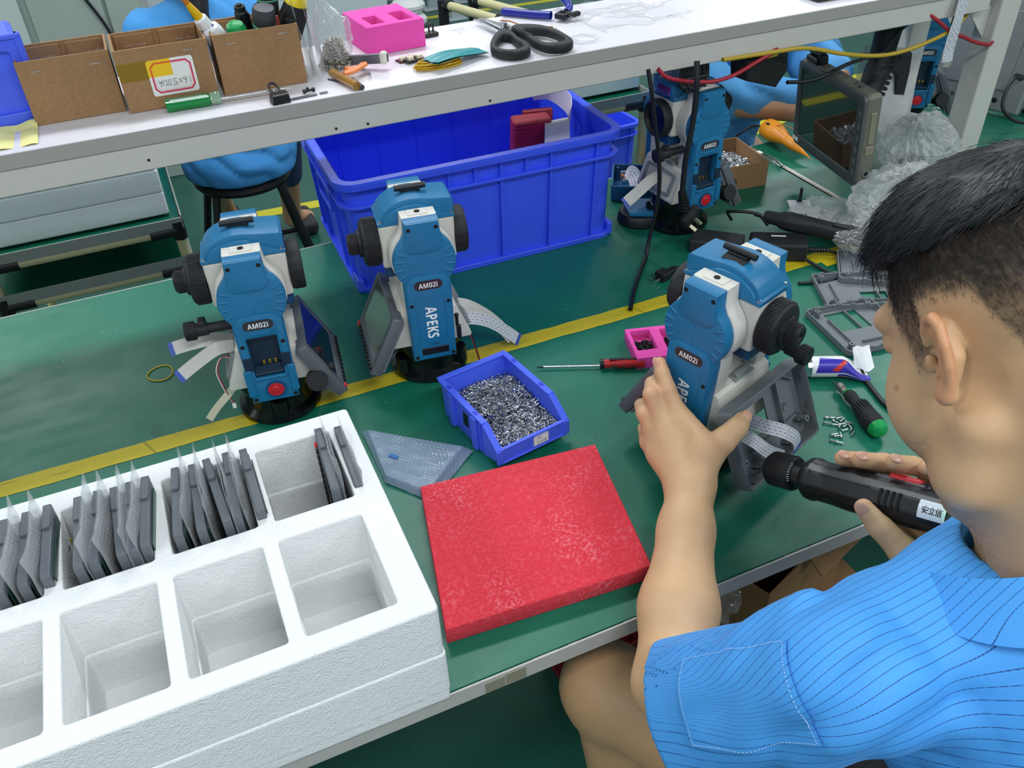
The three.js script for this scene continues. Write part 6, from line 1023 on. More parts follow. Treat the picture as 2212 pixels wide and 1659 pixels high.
crate('smaller blue plastic crate on the floor under the second pipe cart', [1.72, 0.001, -3.35], 0.05, 0.5, 0.25, 0.34);
// ---------- cabinets and far side of the room ----------
{
  const cm = std('#a9b5ad', 0.5);
  const t = thing('locker', 'tall grey-green metal locker with flat doors, behind the left cardboard boxes', 'locker', [0, 0, 0]);
  mesh('carcass', bx(1.55, 1.9, 0.5, -0.675, 0.95, -4.47, 0.004), std('#9fb0a8', 0.5), t);
  for (const [a, b] of [[-1.44, -0.76], [-0.335, -0.055], [-0.04, 0.095]]) mesh('door', bx(b - a, 1.8, 0.02, (a + b) / 2, 0.98, -4.21, 0.003), cm, t);
  mesh('door', bx(0.36, 1.8, 0.02, -0.545, 0.98, -4.21, 0.003), std('#c6d2cf', 0.5), t);
  solo('cord', tube([[-0.32, 1.5, -4.19], [-0.2, 1.05, -4.188], [-0.12, 0.85, -4.188], [-0.06, 0.7, -4.188], [-0.02, 0.45, -4.188]], 0.006, 30, 8), M.black, 'thin black cord hanging down across the grey-green locker doors', 'cord');
  const w = thing('white_partition', 'low white partition panel behind the seated woman, standing on the floor', 'partition', [0.8, 0, -5.2]);
  mesh('panel', bx(1.3, 1.3, 0.05, 0.0, 0.66, 0, 0.004), std('#cbd6da', 0.5), w); mesh('foot', [bx(0.06, 0.02, 0.3, -0.5, 0.011, 0, 0.003), bx(0.06, 0.02, 0.3, 0.5, 0.011, 0, 0.003)], M.greyLight, w);
  const wp = thing('wall_socket', 'round grey wall socket on the white back wall above the pink block', 'socket', [1.66, 0.12, -6.848]);
  mesh('plate', [cyl(0.05, 0.05, 0.012, 0, 0, 0, RZ, 24), cyl(0.02, 0.02, 0.016, 0, 0, 0.002, RZ, 18)], std('#8e927c', 0.5), wp);
  const ad = thing('power_adapter', 'small black power adapter with a looped cord on the floor by the white domes', 'adapter', [1.38, 0, -6.35]);
  mesh('case', bx(0.12, 0.12, 0.1, 0, 0.06, 0, 0.012), M.black, ad); mesh('cord', tube([[-0.02, 0.12, 0], [0.0, 0.3, 0], [0.1, 0.36, 0.0], [0.17, 0.22, 0.02], [0.18, 0.02, 0.05]], 0.007, 30, 8), M.black, ad);
  const dome = (label, x, y, z) => { const d = thing('antenna_dome', label, 'antenna', [x, y, z]); mesh('dome', lathe([[0, 0], [0.1, 0], [0.118, 0.02], [0.12, 0.05], [0.1, 0.072], [0.05, 0.085], [0, 0.088]], 32), std('#eef0f0', 0.35), d); mesh('band', lathe([[0.119, 0.022], [0.122, 0.026], [0.122, 0.034], [0.119, 0.038]], 32), std('#b9bec0', 0.5), d); };
  dome('white round dome antenna on the floor, partly hidden behind the pink block', 1.66, 0.0005, -6.22); dome('lower white dome antenna of a stack of two on the floor', 1.86, 0.0005, -6.1); dome('upper white dome antenna of a stack of two on the floor', 1.86, 0.091, -6.12);
  const leg = (label, x, z) => { const d = thing('machine_leg', label, 'leg', [x, 0, z]); mesh('column', bx(0.07, 0.9, 0.05, 0, 0.46, 0, 0.004), std('#a7b2b6', 0.45), d); mesh('foot_plate', [bx(0.15, 0.012, 0.1, 0, 0.0065, 0, 0.003), ...[-1, 1].map((s) => cyl(0.008, 0.008, 0.01, s * 0.055, 0.016, 0.03, null, 8))], std('#a7b2b6', 0.45), d); };
  leg('grey machine leg with a bolted foot plate, nearest the white domes', 2.14, -6.42); leg('grey machine leg with a foot plate, behind the two cream pipe ends', 2.36, -6.5); leg('grey machine leg with a foot plate, in front of the yellow floor line', 2.19, -6.08);
  const pe = (label, x, z, L) => { const d = thing('pipe_rail', label, 'pipe', [x, 0.62, z]); mesh('pipe', rodBetween([0, 0, 0], [0.13, 0.0, L], 0.02, 18), pipeM, d); mesh('joint', [rodBetween([-0.004, 0.02, -0.02], [-0.004, -0.1, -0.02], 0.026, 18), rodBetween([0, 0, -0.03], [0.015, 0, 0.04], 0.026, 18)], jointM, d); mesh('joint', rodBetween([0.12, 0, L - 0.05], [0.14, 0, L + 0.05], 0.026, 18), jointM, d); mesh('post', rodBetween([-0.004, -0.1, -0.02], [-0.004, -0.62, -0.02], 0.02, 18), pipeM, d); mesh('post', rodBetween([0.14, -0.01, L + 0.03], [0.14, -0.62, L + 0.03], 0.02, 18), pipeM, d); };
  pe('cream pipe rail with black end joints seen above the shelf, left of two', 1.43, -4.1, 0.42); pe('cream pipe rail with black end joints seen above the shelf, right of two', 1.585, -4.1, 0.42);
}
// ---------- under the right bench: cartons, bag, red crate ----------
{
  const b1 = cardBox('open cardboard carton with a raised flap under the right front bench edge', [0.86, 0.2, -0.86], 0.35, 0.3, 0.26, 0.22, 0.004);
  mesh('flap', bx(0.18, 0.003, 0.09, 0.05, 0.285, 0.12, 0, [0.7, 0, 0.1]), kraft, b1); mesh('flap', bx(0.003, 0.1, 0.15, -0.16, 0.29, 0.0, 0, [0, 0, 0.35]), kraft, b1); mesh('flap', bx(0.16, 0.004, 0.1, 0.06, 0.31, 0.04, 0, [0.2, -0.1, 0.05]), std('#b9a37c', 0.8), b1);
  solo('carton_stack', [bx(0.42, 0.19, 0.34, 0.92, 0.1, -0.82, 0.004)], kraft, 'closed brown carton on the floor carrying the open carton under the bench', 'cardboard box');
  bag('crumpled clear plastic bag beside the open carton under the bench edge', [0.68, 0.3, -0.82], [0.09, 0.12, 0.09], 61, M.bagFilm, {});
  const r = crate('dark red plastic crate on the floor under the bench, behind the forearm', [0.66, 0.001, -0.98], 0.1, 0.34, 0.4, 0.3); r.traverse((m) => { if (m.isMesh) m.material = std('#7a1020', 0.5); });
}
// ---------- people: bodies meshed from joint skeletons ----------
const vA = (a, b, t) => [lerp(a[0], b[0], t), lerp(a[1], b[1], t), lerp(a[2], b[2], t)];
function smin(a, b, k) { const h = clamp(0.5 + 0.5 * (b - a) / k); return b + (a - b) * h - k * h * (1 - h); }
const smax = (a, b, k) => -smin(-a, -b, k);
function cone(A, B, ra, rb) { const ax = A[0], ay = A[1], az = A[2], dx = B[0] - ax, dy = B[1] - ay, dz = B[2] - az, i = 1 / Math.max(1e-9, dx * dx + dy * dy + dz * dz); return (x, y, z) => { const px = x - ax, py = y - ay, pz = z - az, t = clamp((px * dx + py * dy + pz * dz) * i), qx = px - dx * t, qy = py - dy * t, qz = pz - dz * t; return Math.sqrt(qx * qx + qy * qy + qz * qz) - (ra + (rb - ra) * t); }; }
function ell(c, r) { return (x, y, z) => { const a = (x - c[0]) / r[0], b = (y - c[1]) / r[1], d = (z - c[2]) / r[2], k0 = Math.sqrt(a * a + b * b + d * d), k1 = Math.sqrt((a / r[0]) ** 2 + (b / r[1]) ** 2 + (d / r[2]) ** 2); return k1 < 1e-9 ? -Math.min(...r) : k0 * (k0 - 1) / k1; }; }
function surfNet(f, lo, hi, h) { // naive surface nets with gradient normals
  const nx = Math.ceil((hi[0] - lo[0]) / h) + 1, ny = Math.ceil((hi[1] - lo[1]) / h) + 1, nz = Math.ceil((hi[2] - lo[2]) / h) + 1, V = new Float32Array(nx * ny * nz);
  const id = (i, j, k) => (k * ny + j) * nx + i;
  const B = 6, lim = B * h * 0.87 * 1.7; // skip blocks that lie well away from the surface
  for (let k0 = 0; k0 < nz; k0 += B) for (let j0 = 0; j0 < ny; j0 += B) for (let i0 = 0; i0 < nx; i0 += B) {
    const d0 = f(lo[0] + (i0 + B / 2) * h, lo[1] + (j0 + B / 2) * h, lo[2] + (k0 + B / 2) * h), far = Math.abs(d0) > lim;
    for (let k = k0; k < Math.min(nz, k0 + B); k++) for (let j = j0; j < Math.min(ny, j0 + B); j++) for (let i = i0; i < Math.min(nx, i0 + B); i++) V[id(i, j, k)] = far ? d0 : f(lo[0] + i * h, lo[1] + j * h, lo[2] + k * h);
  }
  const vid = new Int32Array(nx * ny * nz).fill(-1), P = [];
  const C8 = [[0, 0, 0], [1, 0, 0], [0, 1, 0], [1, 1, 0], [0, 0, 1], [1, 0, 1], [0, 1, 1], [1, 1, 1]], E12 = [[0, 1], [2, 3], [4, 5], [6, 7], [0, 2], [1, 3], [4, 6], [5, 7], [0, 4], [1, 5], [2, 6], [3, 7]];
  for (let k = 0; k < nz - 1; k++) for (let j = 0; j < ny - 1; j++) for (let i = 0; i < nx - 1; i++) {
    let m = 0; const v = []; for (let c = 0; c < 8; c++) { const q = V[id(i + C8[c][0], j + C8[c][1], k + C8[c][2])]; v.push(q); if (q < 0) m |= 1 << c; }
    if (m === 0 || m === 255) continue;
    let sx = 0, sy = 0, sz = 0, n = 0; for (const [a, b] of E12) { if ((v[a] < 0) === (v[b] < 0)) continue; const t = v[a] / (v[a] - v[b]); sx += C8[a][0] + (C8[b][0] - C8[a][0]) * t; sy += C8[a][1] + (C8[b][1] - C8[a][1]) * t; sz += C8[a][2] + (C8[b][2] - C8[a][2]) * t; n++; }
    vid[id(i, j, k)] = P.length / 3; P.push(lo[0] + (i + sx / n) * h, lo[1] + (j + sy / n) * h, lo[2] + (k + sz / n) * h);
  }
  const I = [], quad = (a, b, c, d, fl) => { if (a < 0 || b < 0 || c < 0 || d < 0) return; if (fl) I.push(a, c, b, a, d, c); else I.push(a, b, c, a, c, d); };
  for (let k = 0; k < nz - 1; k++) for (let j = 0; j < ny - 1; j++) for (let i = 0; i < nx - 1; i++) {
    const s = V[id(i, j, k)] < 0;
    if (j > 0 && k > 0 && s !== (V[id(i + 1, j, k)] < 0)) quad(vid[id(i, j - 1, k - 1)], vid[id(i, j, k - 1)], vid[id(i, j, k)], vid[id(i, j - 1, k)], !s);
    if (i > 0 && k > 0 && s !== (V[id(i, j + 1, k)] < 0)) quad(vid[id(i - 1, j, k - 1)], vid[id(i, j, k - 1)], vid[id(i, j, k)], vid[id(i - 1, j, k)], s);
    if (i > 0 && j > 0 && s !== (V[id(i, j, k + 1)] < 0)) quad(vid[id(i - 1, j - 1, k)], vid[id(i, j - 1, k)], vid[id(i, j, k)], vid[id(i - 1, j, k)], !s);
  }
  const N = new Float32Array(P.length), e = h * 0.6; for (let q = 0; q < P.length; q += 3) { const x = P[q], y = P[q + 1], z = P[q + 2]; let a = f(x + e, y, z) - f(x - e, y, z), b = f(x, y + e, z) - f(x, y - e, z), c = f(x, y, z + e) - f(x, y, z - e); const l = Math.hypot(a, b, c) || 1; N[q] = a / l; N[q + 1] = b / l; N[q + 2] = c / l; }
  const g = new THREE.BufferGeometry(); g.setAttribute('position', new THREE.Float32BufferAttribute(P, 3)); g.setAttribute('normal', new THREE.BufferAttribute(N, 3)); g.setIndex(I); return g;
}
function paint(g, f) { const p = g.attributes.position, n = g.attributes.normal, c = new Float32Array(p.count * 3), col = new THREE.Color(); for (let i = 0; i < p.count; i++) { const r = f(p.getX(i), p.getY(i), p.getZ(i), n.getX(i), n.getY(i), n.getZ(i)); col.setRGB(r[0], r[1], r[2], THREE.SRGBColorSpace); c[3 * i] = col.r; c[3 * i + 1] = col.g; c[3 * i + 2] = col.b; } g.setAttribute('color', new THREE.BufferAttribute(c, 3)); return g; }
function joinIndexed(gs) { const withUV = gs.map((g) => { if (!g.attributes.uv) g.setAttribute('uv', new THREE.BufferAttribute(new Float32Array(g.attributes.position.count * 2), 2)); return g; }); return mergeGeometries(withUV); }
const chainOf = (pts, rs) => pts.slice(0, -1).map((p, i) => cone(p, pts[i + 1], rs[i], rs[i + 1]));
const skinMat = new THREE.MeshPhysicalMaterial({ color: '#ffffff', roughness: 0.52, vertexColors: true, sheen: 0.1, bumpMap: rep(T.grain, 40), bumpScale: 0.0001 });
// headF(o): SDF of a head in its own frame, scaled by o.s and placed at o.O with axes left L, up U, front F
function headField(o) {
  const { O, L, U, F, s } = o;
  const cran = ell([0, 0.05, -0.012], [0.0765, 0.08, 0.098]), face = ell([0, -0.036, 0.034], [0.066, 0.096, 0.062]);
  const ck = [1, -1].map((k) => ell([k * 0.043, -0.038, 0.052], [0.032, 0.046, 0.038])), jaw = [1, -1].flatMap((k) => [cone([k * 0.056, -0.058, 0.0], [k * 0.05, -0.096, 0.026], 0.022, 0.025), cone([k * 0.05, -0.096, 0.026], [k * 0.015, -0.126, 0.072], 0.025, 0.02)]);
  const nose = cone([0, 0.014, 0.094], [0, -0.026, 0.115], 0.008, 0.0125), nos = [1, -1].map((k) => ell([k * 0.011, -0.03, 0.104], [0.009, 0.008, 0.01])), brow = cone([-0.036, 0.036, 0.083], [0.036, 0.036, 0.083], 0.013, 0.013);
  const sock = [1, -1].map((k) => ell([k * 0.033, 0.017, 0.104], [0.017, 0.011, 0.014])), eye = [1, -1].map((k) => ell([k * 0.032, 0.016, 0.084], [0.0125, 0.0125, 0.0125])), lipU = cone([-0.02, -0.067, 0.089], [0.02, -0.067, 0.089], 0.0075, 0.0075), lipL = cone([-0.016, -0.079, 0.089], [0.016, -0.079, 0.089], 0.008, 0.008);
  const earP = [[0.0795, 0.014, 0.008], [0.081, 0.026, 0.006], [0.084, 0.035, -0.003], [0.089, 0.036, -0.014], [0.093, 0.028, -0.023], [0.094, 0.012, -0.025], [0.091, -0.006, -0.021], [0.086, -0.02, -0.012], [0.0825, -0.031, -0.003]];
  const ears = [1, -1].map((k) => { const m = (p) => [k * (p[0] - 0.002), 0.002 + (p[1] - 0.002) * 0.87, p[2] * 0.88]; const hel = chainOf(earP.map(m), [0.0035, 0.0042, 0.0046, 0.0048, 0.0048, 0.0046, 0.0045, 0.005, 0.0075]); const ant = chainOf([[0.083, 0.022, -0.006], [0.087, 0.018, -0.014], [0.088, 0.004, -0.016], [0.085, -0.01, -0.009], [0.082, -0.014, 0.0]].map(m), [0.0035, 0.004, 0.0045, 0.0045, 0.004]); const lobe = ell(m([0.082, -0.031, 0.001]), [0.006, 0.0085, 0.0075]), trag = ell(m([0.0795, -0.003, 0.009]), [0.0055, 0.008, 0.005]); const plate = chainOf([[0.076, 0.022, -0.008], [0.078, 0.0, -0.012], [0.077, -0.016, -0.004]].map(m), [0.009, 0.0095, 0.008]); return (x, y, z) => { let a = 9, b = 9, p = 9; for (const q of hel) a = Math.min(a, q(x, y, z)); for (const q of ant) b = Math.min(b, q(x, y, z)); for (const q of plate) p = Math.min(p, q(x, y, z)); let d = smin(a, p, 0.006); d = smin(d, b, 0.003); d = smin(d, lobe(x, y, z), 0.006); return smin(d, trag(x, y, z), 0.003); }; });
  return (X, Y, Z) => {
    const a = X - O[0], b = Y - O[1], c = Z - O[2], x = (a * L[0] + b * L[1] + c * L[2]) / s, y = (a * U[0] + b * U[1] + c * U[2]) / s, z = (a * F[0] + b * F[1] + c * F[2]) / s;
    let d = smin(cran(x, y, z), face(x, y, z), 0.035); if (d > 0.08) return d * s;
    for (const q of ck) d = smin(d, q(x, y, z), 0.02); for (const q of jaw) d = smin(d, q(x, y, z), 0.018);
    d = smin(d, brow(x, y, z), 0.012); for (const q of sock) d = smax(d, -q(x, y, z), 0.008); for (const q of eye) d = smin(d, q(x, y, z), 0.004);
    d = smin(d, nose(x, y, z), 0.009); for (const q of nos) d = smin(d, q(x, y, z), 0.005); d = smin(d, Math.min(lipU(x, y, z), lipL(x, y, z)), 0.006);
    d = smin(d, Math.min(ears[0](x, y, z), ears[1](x, y, z)), 0.004);
    return d * s;
  };
}
const toLocal = (o, x, y, z) => { const a = x - o.O[0], b = y - o.O[1], c = z - o.O[2]; return [(a * o.L[0] + b * o.L[1] + c * o.L[2]) / o.s, (a * o.U[0] + b * o.U[1] + c * o.U[2]) / o.s, (a * o.F[0] + b * o.F[1] + c * o.F[2]) / o.s]; };
const fromLocal = (o, q) => [0, 1, 2].map((i) => o.O[i] + o.s * (o.L[i] * q[0] + o.U[i] * q[1] + o.F[i] * q[2]));
function strandGeo(list, rad) { // list of polylines: thin three-sided tapering hairs
  const P = [], I = [], Nn = [];
  for (const pts of list) {
    const n = pts.length, base = P.length / 3;
    for (let i = 0; i < n; i++) { const a = pts[Math.max(0, i - 1)], b = pts[Math.min(n - 1, i + 1)], t = V3(b[0] - a[0], b[1] - a[1], b[2] - a[2]).normalize(); const u = Math.abs(t.y) < 0.9 ? V3(0, 1, 0).cross(t).normalize() : V3(1, 0, 0).cross(t).normalize(), w = t.clone().cross(u), r = rad * (1 - 0.8 * i / (n - 1)); for (let k = 0; k < 3; k++) { const an = k * 2.0944, d = u.clone().multiplyScalar(Math.cos(an)).addScaledVector(w, Math.sin(an)); P.push(pts[i][0] + d.x * r, pts[i][1] + d.y * r, pts[i][2] + d.z * r); Nn.push(d.x, d.y, d.z); } }
    for (let i = 0; i < n - 1; i++) for (let k = 0; k < 3; k++) { const a = base + i * 3 + k, b = base + i * 3 + (k + 1) % 3; I.push(a, b, a + 3, b, b + 3, a + 3); }
  }
  const g = new THREE.BufferGeometry(); g.setAttribute('position', new THREE.Float32BufferAttribute(P, 3)); g.setAttribute('normal', new THREE.Float32BufferAttribute(Nn, 3)); g.setIndex(I); return g;
}
// striped work cloth: thin dark lines every 12 mm, fine weave
const stripeTex = dataTex(64, 256, (u, v, i, j) => { const w = 0.965 + 0.035 * ((i + j) % 2) + 0.03 * (pn(u, v, 32, 2) - 0.5); const l = (j > 119 && j < 137) ? ((i % 4) < 3 ? 1 : 0.3) : 0; return [lerp(0.29 * w, 0.06, l * 0.85), lerp(0.635 * w, 0.2, l * 0.85), lerp(0.94 * w, 0.46, l * 0.85)]; }, true);
const clothMat = new THREE.MeshPhysicalMaterial({ color: '#ffffff', roughness: 0.72, map: stripeTex, side: THREE.DoubleSide, sheen: 0.25, sheenColor: new THREE.Color('#9cc8f5'), sheenRoughness: 0.5 });
// ---------- the seated worker at the right ----------
const HW = { O: [0.5971, 1.2662, -0.3666], L: [-0.9985, 0.0534, -0.01], U: [0.0473, 0.7642, -0.6433], F: [-0.0267, -0.6428, -0.7656], s: 1.05 };
const WK = thing('person', 'young man with short black hair in a blue striped work shirt, driving a screw', 'person', [0, 0, 0]);
{
  const J = { S: [0.418, 0.992, -0.297], N: [0.585, 1.10, -0.275], E: [0.3745, 0.785, -0.4626], W: [0.5319, 0.8524, -0.6745], SR: [0.76, 1.01, -0.33],
    rE: [0.82, 0.83, -0.14], rW: [0.6865, 0.8814, -0.389] };
  const head = headField(HW), neck = cone(fromLocal(HW, [0, -0.045, -0.05]), [0.612, 1.075, -0.245], 0.057, 0.066), throat = cone(fromLocal(HW, [0, -0.09, 0.0]), [0.615, 1.04, -0.275], 0.035, 0.045);
  const headNeck = (x, y, z) => smin(smin(head(x, y, z), neck(x, y, z), 0.03), throat(x, y, z), 0.03);
  // left arm and hand
  const arm = [cone(J.S, J.E, 0.043, 0.043), cone(J.E, vA(J.E, J.W, 0.35), 0.042, 0.0465), cone(vA(J.E, J.W, 0.35), vA(J.E, J.W, 0.75), 0.0465, 0.034), cone(vA(J.E, J.W, 0.75), J.W, 0.034, 0.0305)];
  const armF = (x, y, z) => { let d = arm[0](x, y, z); for (let i = 1; i < 4; i++) d = smin(d, arm[i](x, y, z), 0.02); return d; };
  const W2 = vA(J.W, [0.548, 0.874, -0.73], 0.25);
  const H = { W: J.W, m: [[0.5637, 0.8996, -0.7625], [0.5455, 0.8906, -0.7734], [0.5352, 0.8727, -0.7792], [0.5304, 0.8505, -0.7761]],
    f: [[[0.5637, 0.8996, -0.7625], [0.5609, 0.9279, -0.7874], [0.5611, 0.9454, -0.8061], [0.5624, 0.9557, -0.8156]], [[0.5455, 0.8906, -0.7734], [0.5386, 0.9223, -0.7946], [0.5545, 0.9195, -0.8178], [0.5742, 0.911, -0.833]], [[0.5352, 0.8727, -0.7792], [0.5282, 0.8919, -0.7939], [0.5403, 0.883, -0.8198], [0.5621, 0.869, -0.838]], [[0.5304, 0.8505, -0.7761], [0.5337, 0.8459, -0.7915], [0.547, 0.8364, -0.8191], [0.5633, 0.831, -0.833]]] };
  const R = [[0.0135, 0.0118, 0.0105, 0.009], [0.0138, 0.0122, 0.0108, 0.0092], [0.0132, 0.0115, 0.0103, 0.0088], [0.0118, 0.0102, 0.0092, 0.0079]];
  const palm = H.m.map((m, i) => cone(vA(H.W, m, 0.02), m, 0.0245 - i * 0.0008, 0.0152)), heel = cone(vA(H.W, [0.5601, 0.8853, -0.6795], 0.4), [0.561, 0.889, -0.69], 0.022, 0.0215), pinkySide = cone(J.W, vA(J.W, H.m[3], 0.7), 0.024, 0.019);
  const fing = H.f.map((f, i) => chainOf(f, R[i]));
  const thumb = chainOf([[0.5601, 0.8853, -0.6845], [0.578, 0.9137, -0.6768], [0.6017, 0.924, -0.6812], [0.6175, 0.9245, -0.6915]], [0.0215, 0.0168, 0.0148, 0.0112]), web = cone([0.565, 0.897, -0.705], [0.566, 0.9, -0.745], 0.0165, 0.014);
  const handF = (x, y, z) => {
    let d = palm[0](x, y, z); for (let i = 1; i < 4; i++) d = smin(d, palm[i](x, y, z), 0.014); d = smin(d, heel(x, y, z), 0.014); d = smin(d, pinkySide(x, y, z), 0.014); d = smin(d, web(x, y, z), 0.012);
    let t = thumb[0](x, y, z); t = smin(t, Math.min(thumb[1](x, y, z), thumb[2](x, y, z)), 0.005); d = smin(d, t, 0.012);
    for (const c of fing) { let q = smin(c[0](x, y, z), c[1](x, y, z), 0.003); q = smin(q, c[2](x, y, z), 0.003); d = smin(d, q, 0.007); }
    return d;
  };
  const leftF = (x, y, z) => smin(armF(x, y, z), handF(x, y, z), 0.018);
  // right hand round the tool
  const rk = [[0.7313, 0.8743, -0.5424], [0.745, 0.8878, -0.5207], [0.7544, 0.9038, -0.4892], [0.762, 0.915, -0.462]];
  const rf = [[rk[0], [0.7195, 0.9155, -0.5535], [0.7021, 0.927, -0.5571], [0.676, 0.934, -0.5665]], [rk[1], [0.733, 0.925, -0.532], [0.7122, 0.938, -0.535], [0.684, 0.9445, -0.5465]], [rk[2], [0.744, 0.944, -0.4985], [0.7234, 0.9545, -0.5038], [0.7, 0.962, -0.513]], [rk[3], [0.755, 0.952, -0.47], [0.738, 0.966, -0.474], [0.716, 0.973, -0.482]]];
  const rR = [0.012, 0.0125, 0.0122, 0.011]; const rfing = rf.map((f, i) => chainOf(f, [rR[i] * 1.1, rR[i], rR[i] * 0.95, rR[i] * 0.8]));
  const rpalm = rk.map((m) => cone([0.694, 0.878, -0.395], m, 0.025, 0.016)), rth = chainOf([[0.6794, 0.8827, -0.4105], [0.6671, 0.8954, -0.4386], [0.6555, 0.9113, -0.4684], [0.6464, 0.9277, -0.493]], [0.0235, 0.0175, 0.0142, 0.0108]), rarm = cone(J.rW, J.rE, 0.031, 0.046), rup = cone(J.rE, J.SR, 0.044, 0.05);
  const rightF = (x, y, z) => { let d = rarm(x, y, z); for (const q of rpalm) d = smin(d, q(x, y, z), 0.014); let t = smin(rth[0](x, y, z), rth[1](x, y, z), 0.006); t = smin(t, rth[2](x, y, z), 0.004); d = smin(d, t, 0.014); for (const c of rfing) { let q = smin(c[0](x, y, z), c[1](x, y, z), 0.003); q = smin(q, c[2](x, y, z), 0.003); d = smin(d, q, 0.006); } return smin(d, rup(x, y, z), 0.02); };
  // legs
  const K = [0.372, 0.588, -0.6], hip = [0.63, 0.58, -0.17], ank = [0.405, 0.09, -0.53];
  const leg = [cone(hip, K, 0.088, 0.064), ell(K, [0.06, 0.06, 0.06]), cone([0.378, 0.54, -0.59], [0.395, 0.36, -0.55], 0.055, 0.058), cone([0.395, 0.36, -0.55], ank, 0.056, 0.036), cone(ank, [0.39, 0.035, -0.66], 0.036, 0.03), cone([0.76, 0.56, -0.12], [0.86, 0.55, -0.45], 0.088, 0.064), cone([0.86, 0.53, -0.45], [0.86, 0.09, -0.38], 0.056, 0.036), cone([0.86, 0.06, -0.36], [0.88, 0.035, -0.5], 0.036, 0.03)];
  const legF = (x, y, z) => { let d = leg[0](x, y, z); for (let i = 1; i < 8; i++) d = smin(d, leg[i](x, y, z), 0.025); return d; };
  const torso = [cone([0.6, 0.95, -0.2], [0.64, 0.62, -0.06], 0.075, 0.12), cone(J.S, J.SR, 0.034, 0.034), cone([0.62, 0.6, -0.1], [0.77, 0.58, -0.08], 0.1, 0.1)];
  const coreF = (x, y, z) => { let d = torso[0](x, y, z); d = smin(d, torso[1](x, y, z), 0.05); d = smin(d, torso[2](x, y, z), 0.06); d = smin(d, legF(x, y, z), 0.03); return smin(smin(d, neck(x, y, z), 0.03), smin(arm[0](x, y, z), rup(x, y, z), 0.01), 0.02); };
  const tone = (x, y, z, r, g, b) => { const n = fbm(x * 40, y * 40, z * 40, 3) - 0.5, m = n3(x * 400, y * 400, z * 400) - 0.5; return [r + 0.05 * n + 0.02 * m, g + 0.05 * n + 0.02 * m, b + 0.05 * n + 0.02 * m]; };
  const armTone = (x, y, z) => { let near = 9; for (const f of H.f.concat(rf)) { near = Math.min(near, Math.hypot(x - f[1][0], y - f[1][1], z - f[1][2]), Math.hypot(x - f[3][0], y - f[3][1], z - f[3][2])); } const k = 0.5 * sstep(0.024, 0.006, near); return tone(x, y, z, 0.83 + 0.01 * k, 0.665 - 0.05 * k, 0.5 - 0.03 * k); };
  // hair line on the side of the head, in head coordinates: 0 bare, 1 full stubble
  const fade = ([x, y, z]) => { const ear = Math.hypot(y - 0.004, (z + 0.008) * 1.15); const front = 0.052 - 0.35 * Math.max(0, y - 0.06); const low = z > 0.014 ? -0.012 + 2.6 * Math.max(0, z - 0.03) : z > -0.03 ? 0.042 : lerp(0.042, -0.075, sstep(-0.035, -0.075, z)); const a = sstep(low - 0.006, low + 0.022, y) * sstep(front + 0.016, front - 0.006, z - 0.25 * Math.max(0, 0.045 - y)); return a * sstep(0.038, 0.05, ear + (z > 0.012 ? 0.02 : 0)); };
  const faceTone = (x, y, z) => { const q = toLocal(HW, x, y, z), f = fade(q), t = tone(x, y, z, 0.8, 0.645, 0.49), ear = sstep(0.079, 0.085, Math.abs(q[0])), up = sstep(0.02, 0.075, q[1]); const stub = 0.18 * sstep(-0.035, -0.08, q[1]) * sstep(0.02, 0.06, q[2]) * n3(x * 600, y * 600, z * 600); const hk = clamp(f * (0.48 + 0.5 * up) * (0.7 + 0.6 * n3(x * 500, y * 500, z * 500))); const c = [t[0] + 0.02 * ear - stub, t[1] - 0.05 * ear - stub, t[2] - 0.05 * ear - stub]; const spot = [[0.066, -0.018, 0.055, 0.0035], [0.06, -0.05, 0.05, 0.0016], [0.068, 0.0, 0.06, 0.0014], [0.062, -0.06, 0.02, 0.0014]].reduce((s, p) => Math.max(s, sstep(p[3], p[3] * 0.4, Math.hypot(q[1] - p[1], q[2] - p[2]))), 0) * (q[0] > 0 ? 0.35 : 0); return [lerp(c[0], 0.17, hk) - spot * 0.3, lerp(c[1], 0.14, hk) - spot * 0.45, lerp(c[2], 0.12, hk) - spot * 0.35]; };
  const gHead = paint(surfNet(headNeck, [0.43, 1.03, -0.56], [0.78, 1.46, -0.18], 0.0032), faceTone);
  const gLeft = paint(surfNet(leftF, [0.3, 0.71, -0.89], [0.66, 0.98, -0.36], 0.003), armTone);
  const gRight = paint(surfNet(rightF, [0.6, 0.74, -0.61], [0.9, 1.0, -0.08], 0.003), armTone);
  const gCore = paint(surfNet(coreF, [0.28, 0.0, -0.74], [0.98, 1.16, 0.1], 0.011), (x, y, z) => tone(x, y, z, 0.78, 0.62, 0.46));
  mesh('body', joinIndexed([gHead, gLeft, gRight, gCore]), skinMat, WK);
  // nails
  const nail = (tip, prev, n, r) => { const d = V3(tip[0] - prev[0], tip[1] - prev[1], tip[2] - prev[2]).normalize(), nn = V3(...n), w = nn.clone().addScaledVector(d, -nn.dot(d)).normalize(), sd = d.clone().cross(w); const g = new THREE.SphereGeometry(1, 16, 12).scale(r * 0.7, r * 0.95, r * 0.22); g.applyMatrix4(M4().makeBasis(sd, d, w)); return g.translate(tip[0] + w.x * r * 0.86 + d.x * r * 0.1, tip[1] + w.y * r * 0.86 + d.y * r * 0.1, tip[2] + w.z * r * 0.86 + d.z * r * 0.1); };
  const nm = std('#d9a58c', 0.3);
  mesh('fingernail', nail(H.f[0][3], H.f[0][2], [-0.9, 0.35, 0.1], 0.009), nm, WK); mesh('fingernail', nail([0.6175, 0.9245, -0.6915], [0.6017, 0.924, -0.6812], [0.35, 0.85, 0.4], 0.0112), nm, WK);
  mesh('fingernail', nail([0.6464, 0.9277, -0.493], [0.6555, 0.9113, -0.4684], [-0.8, 0.55, 0.1], 0.0108), nm, WK);
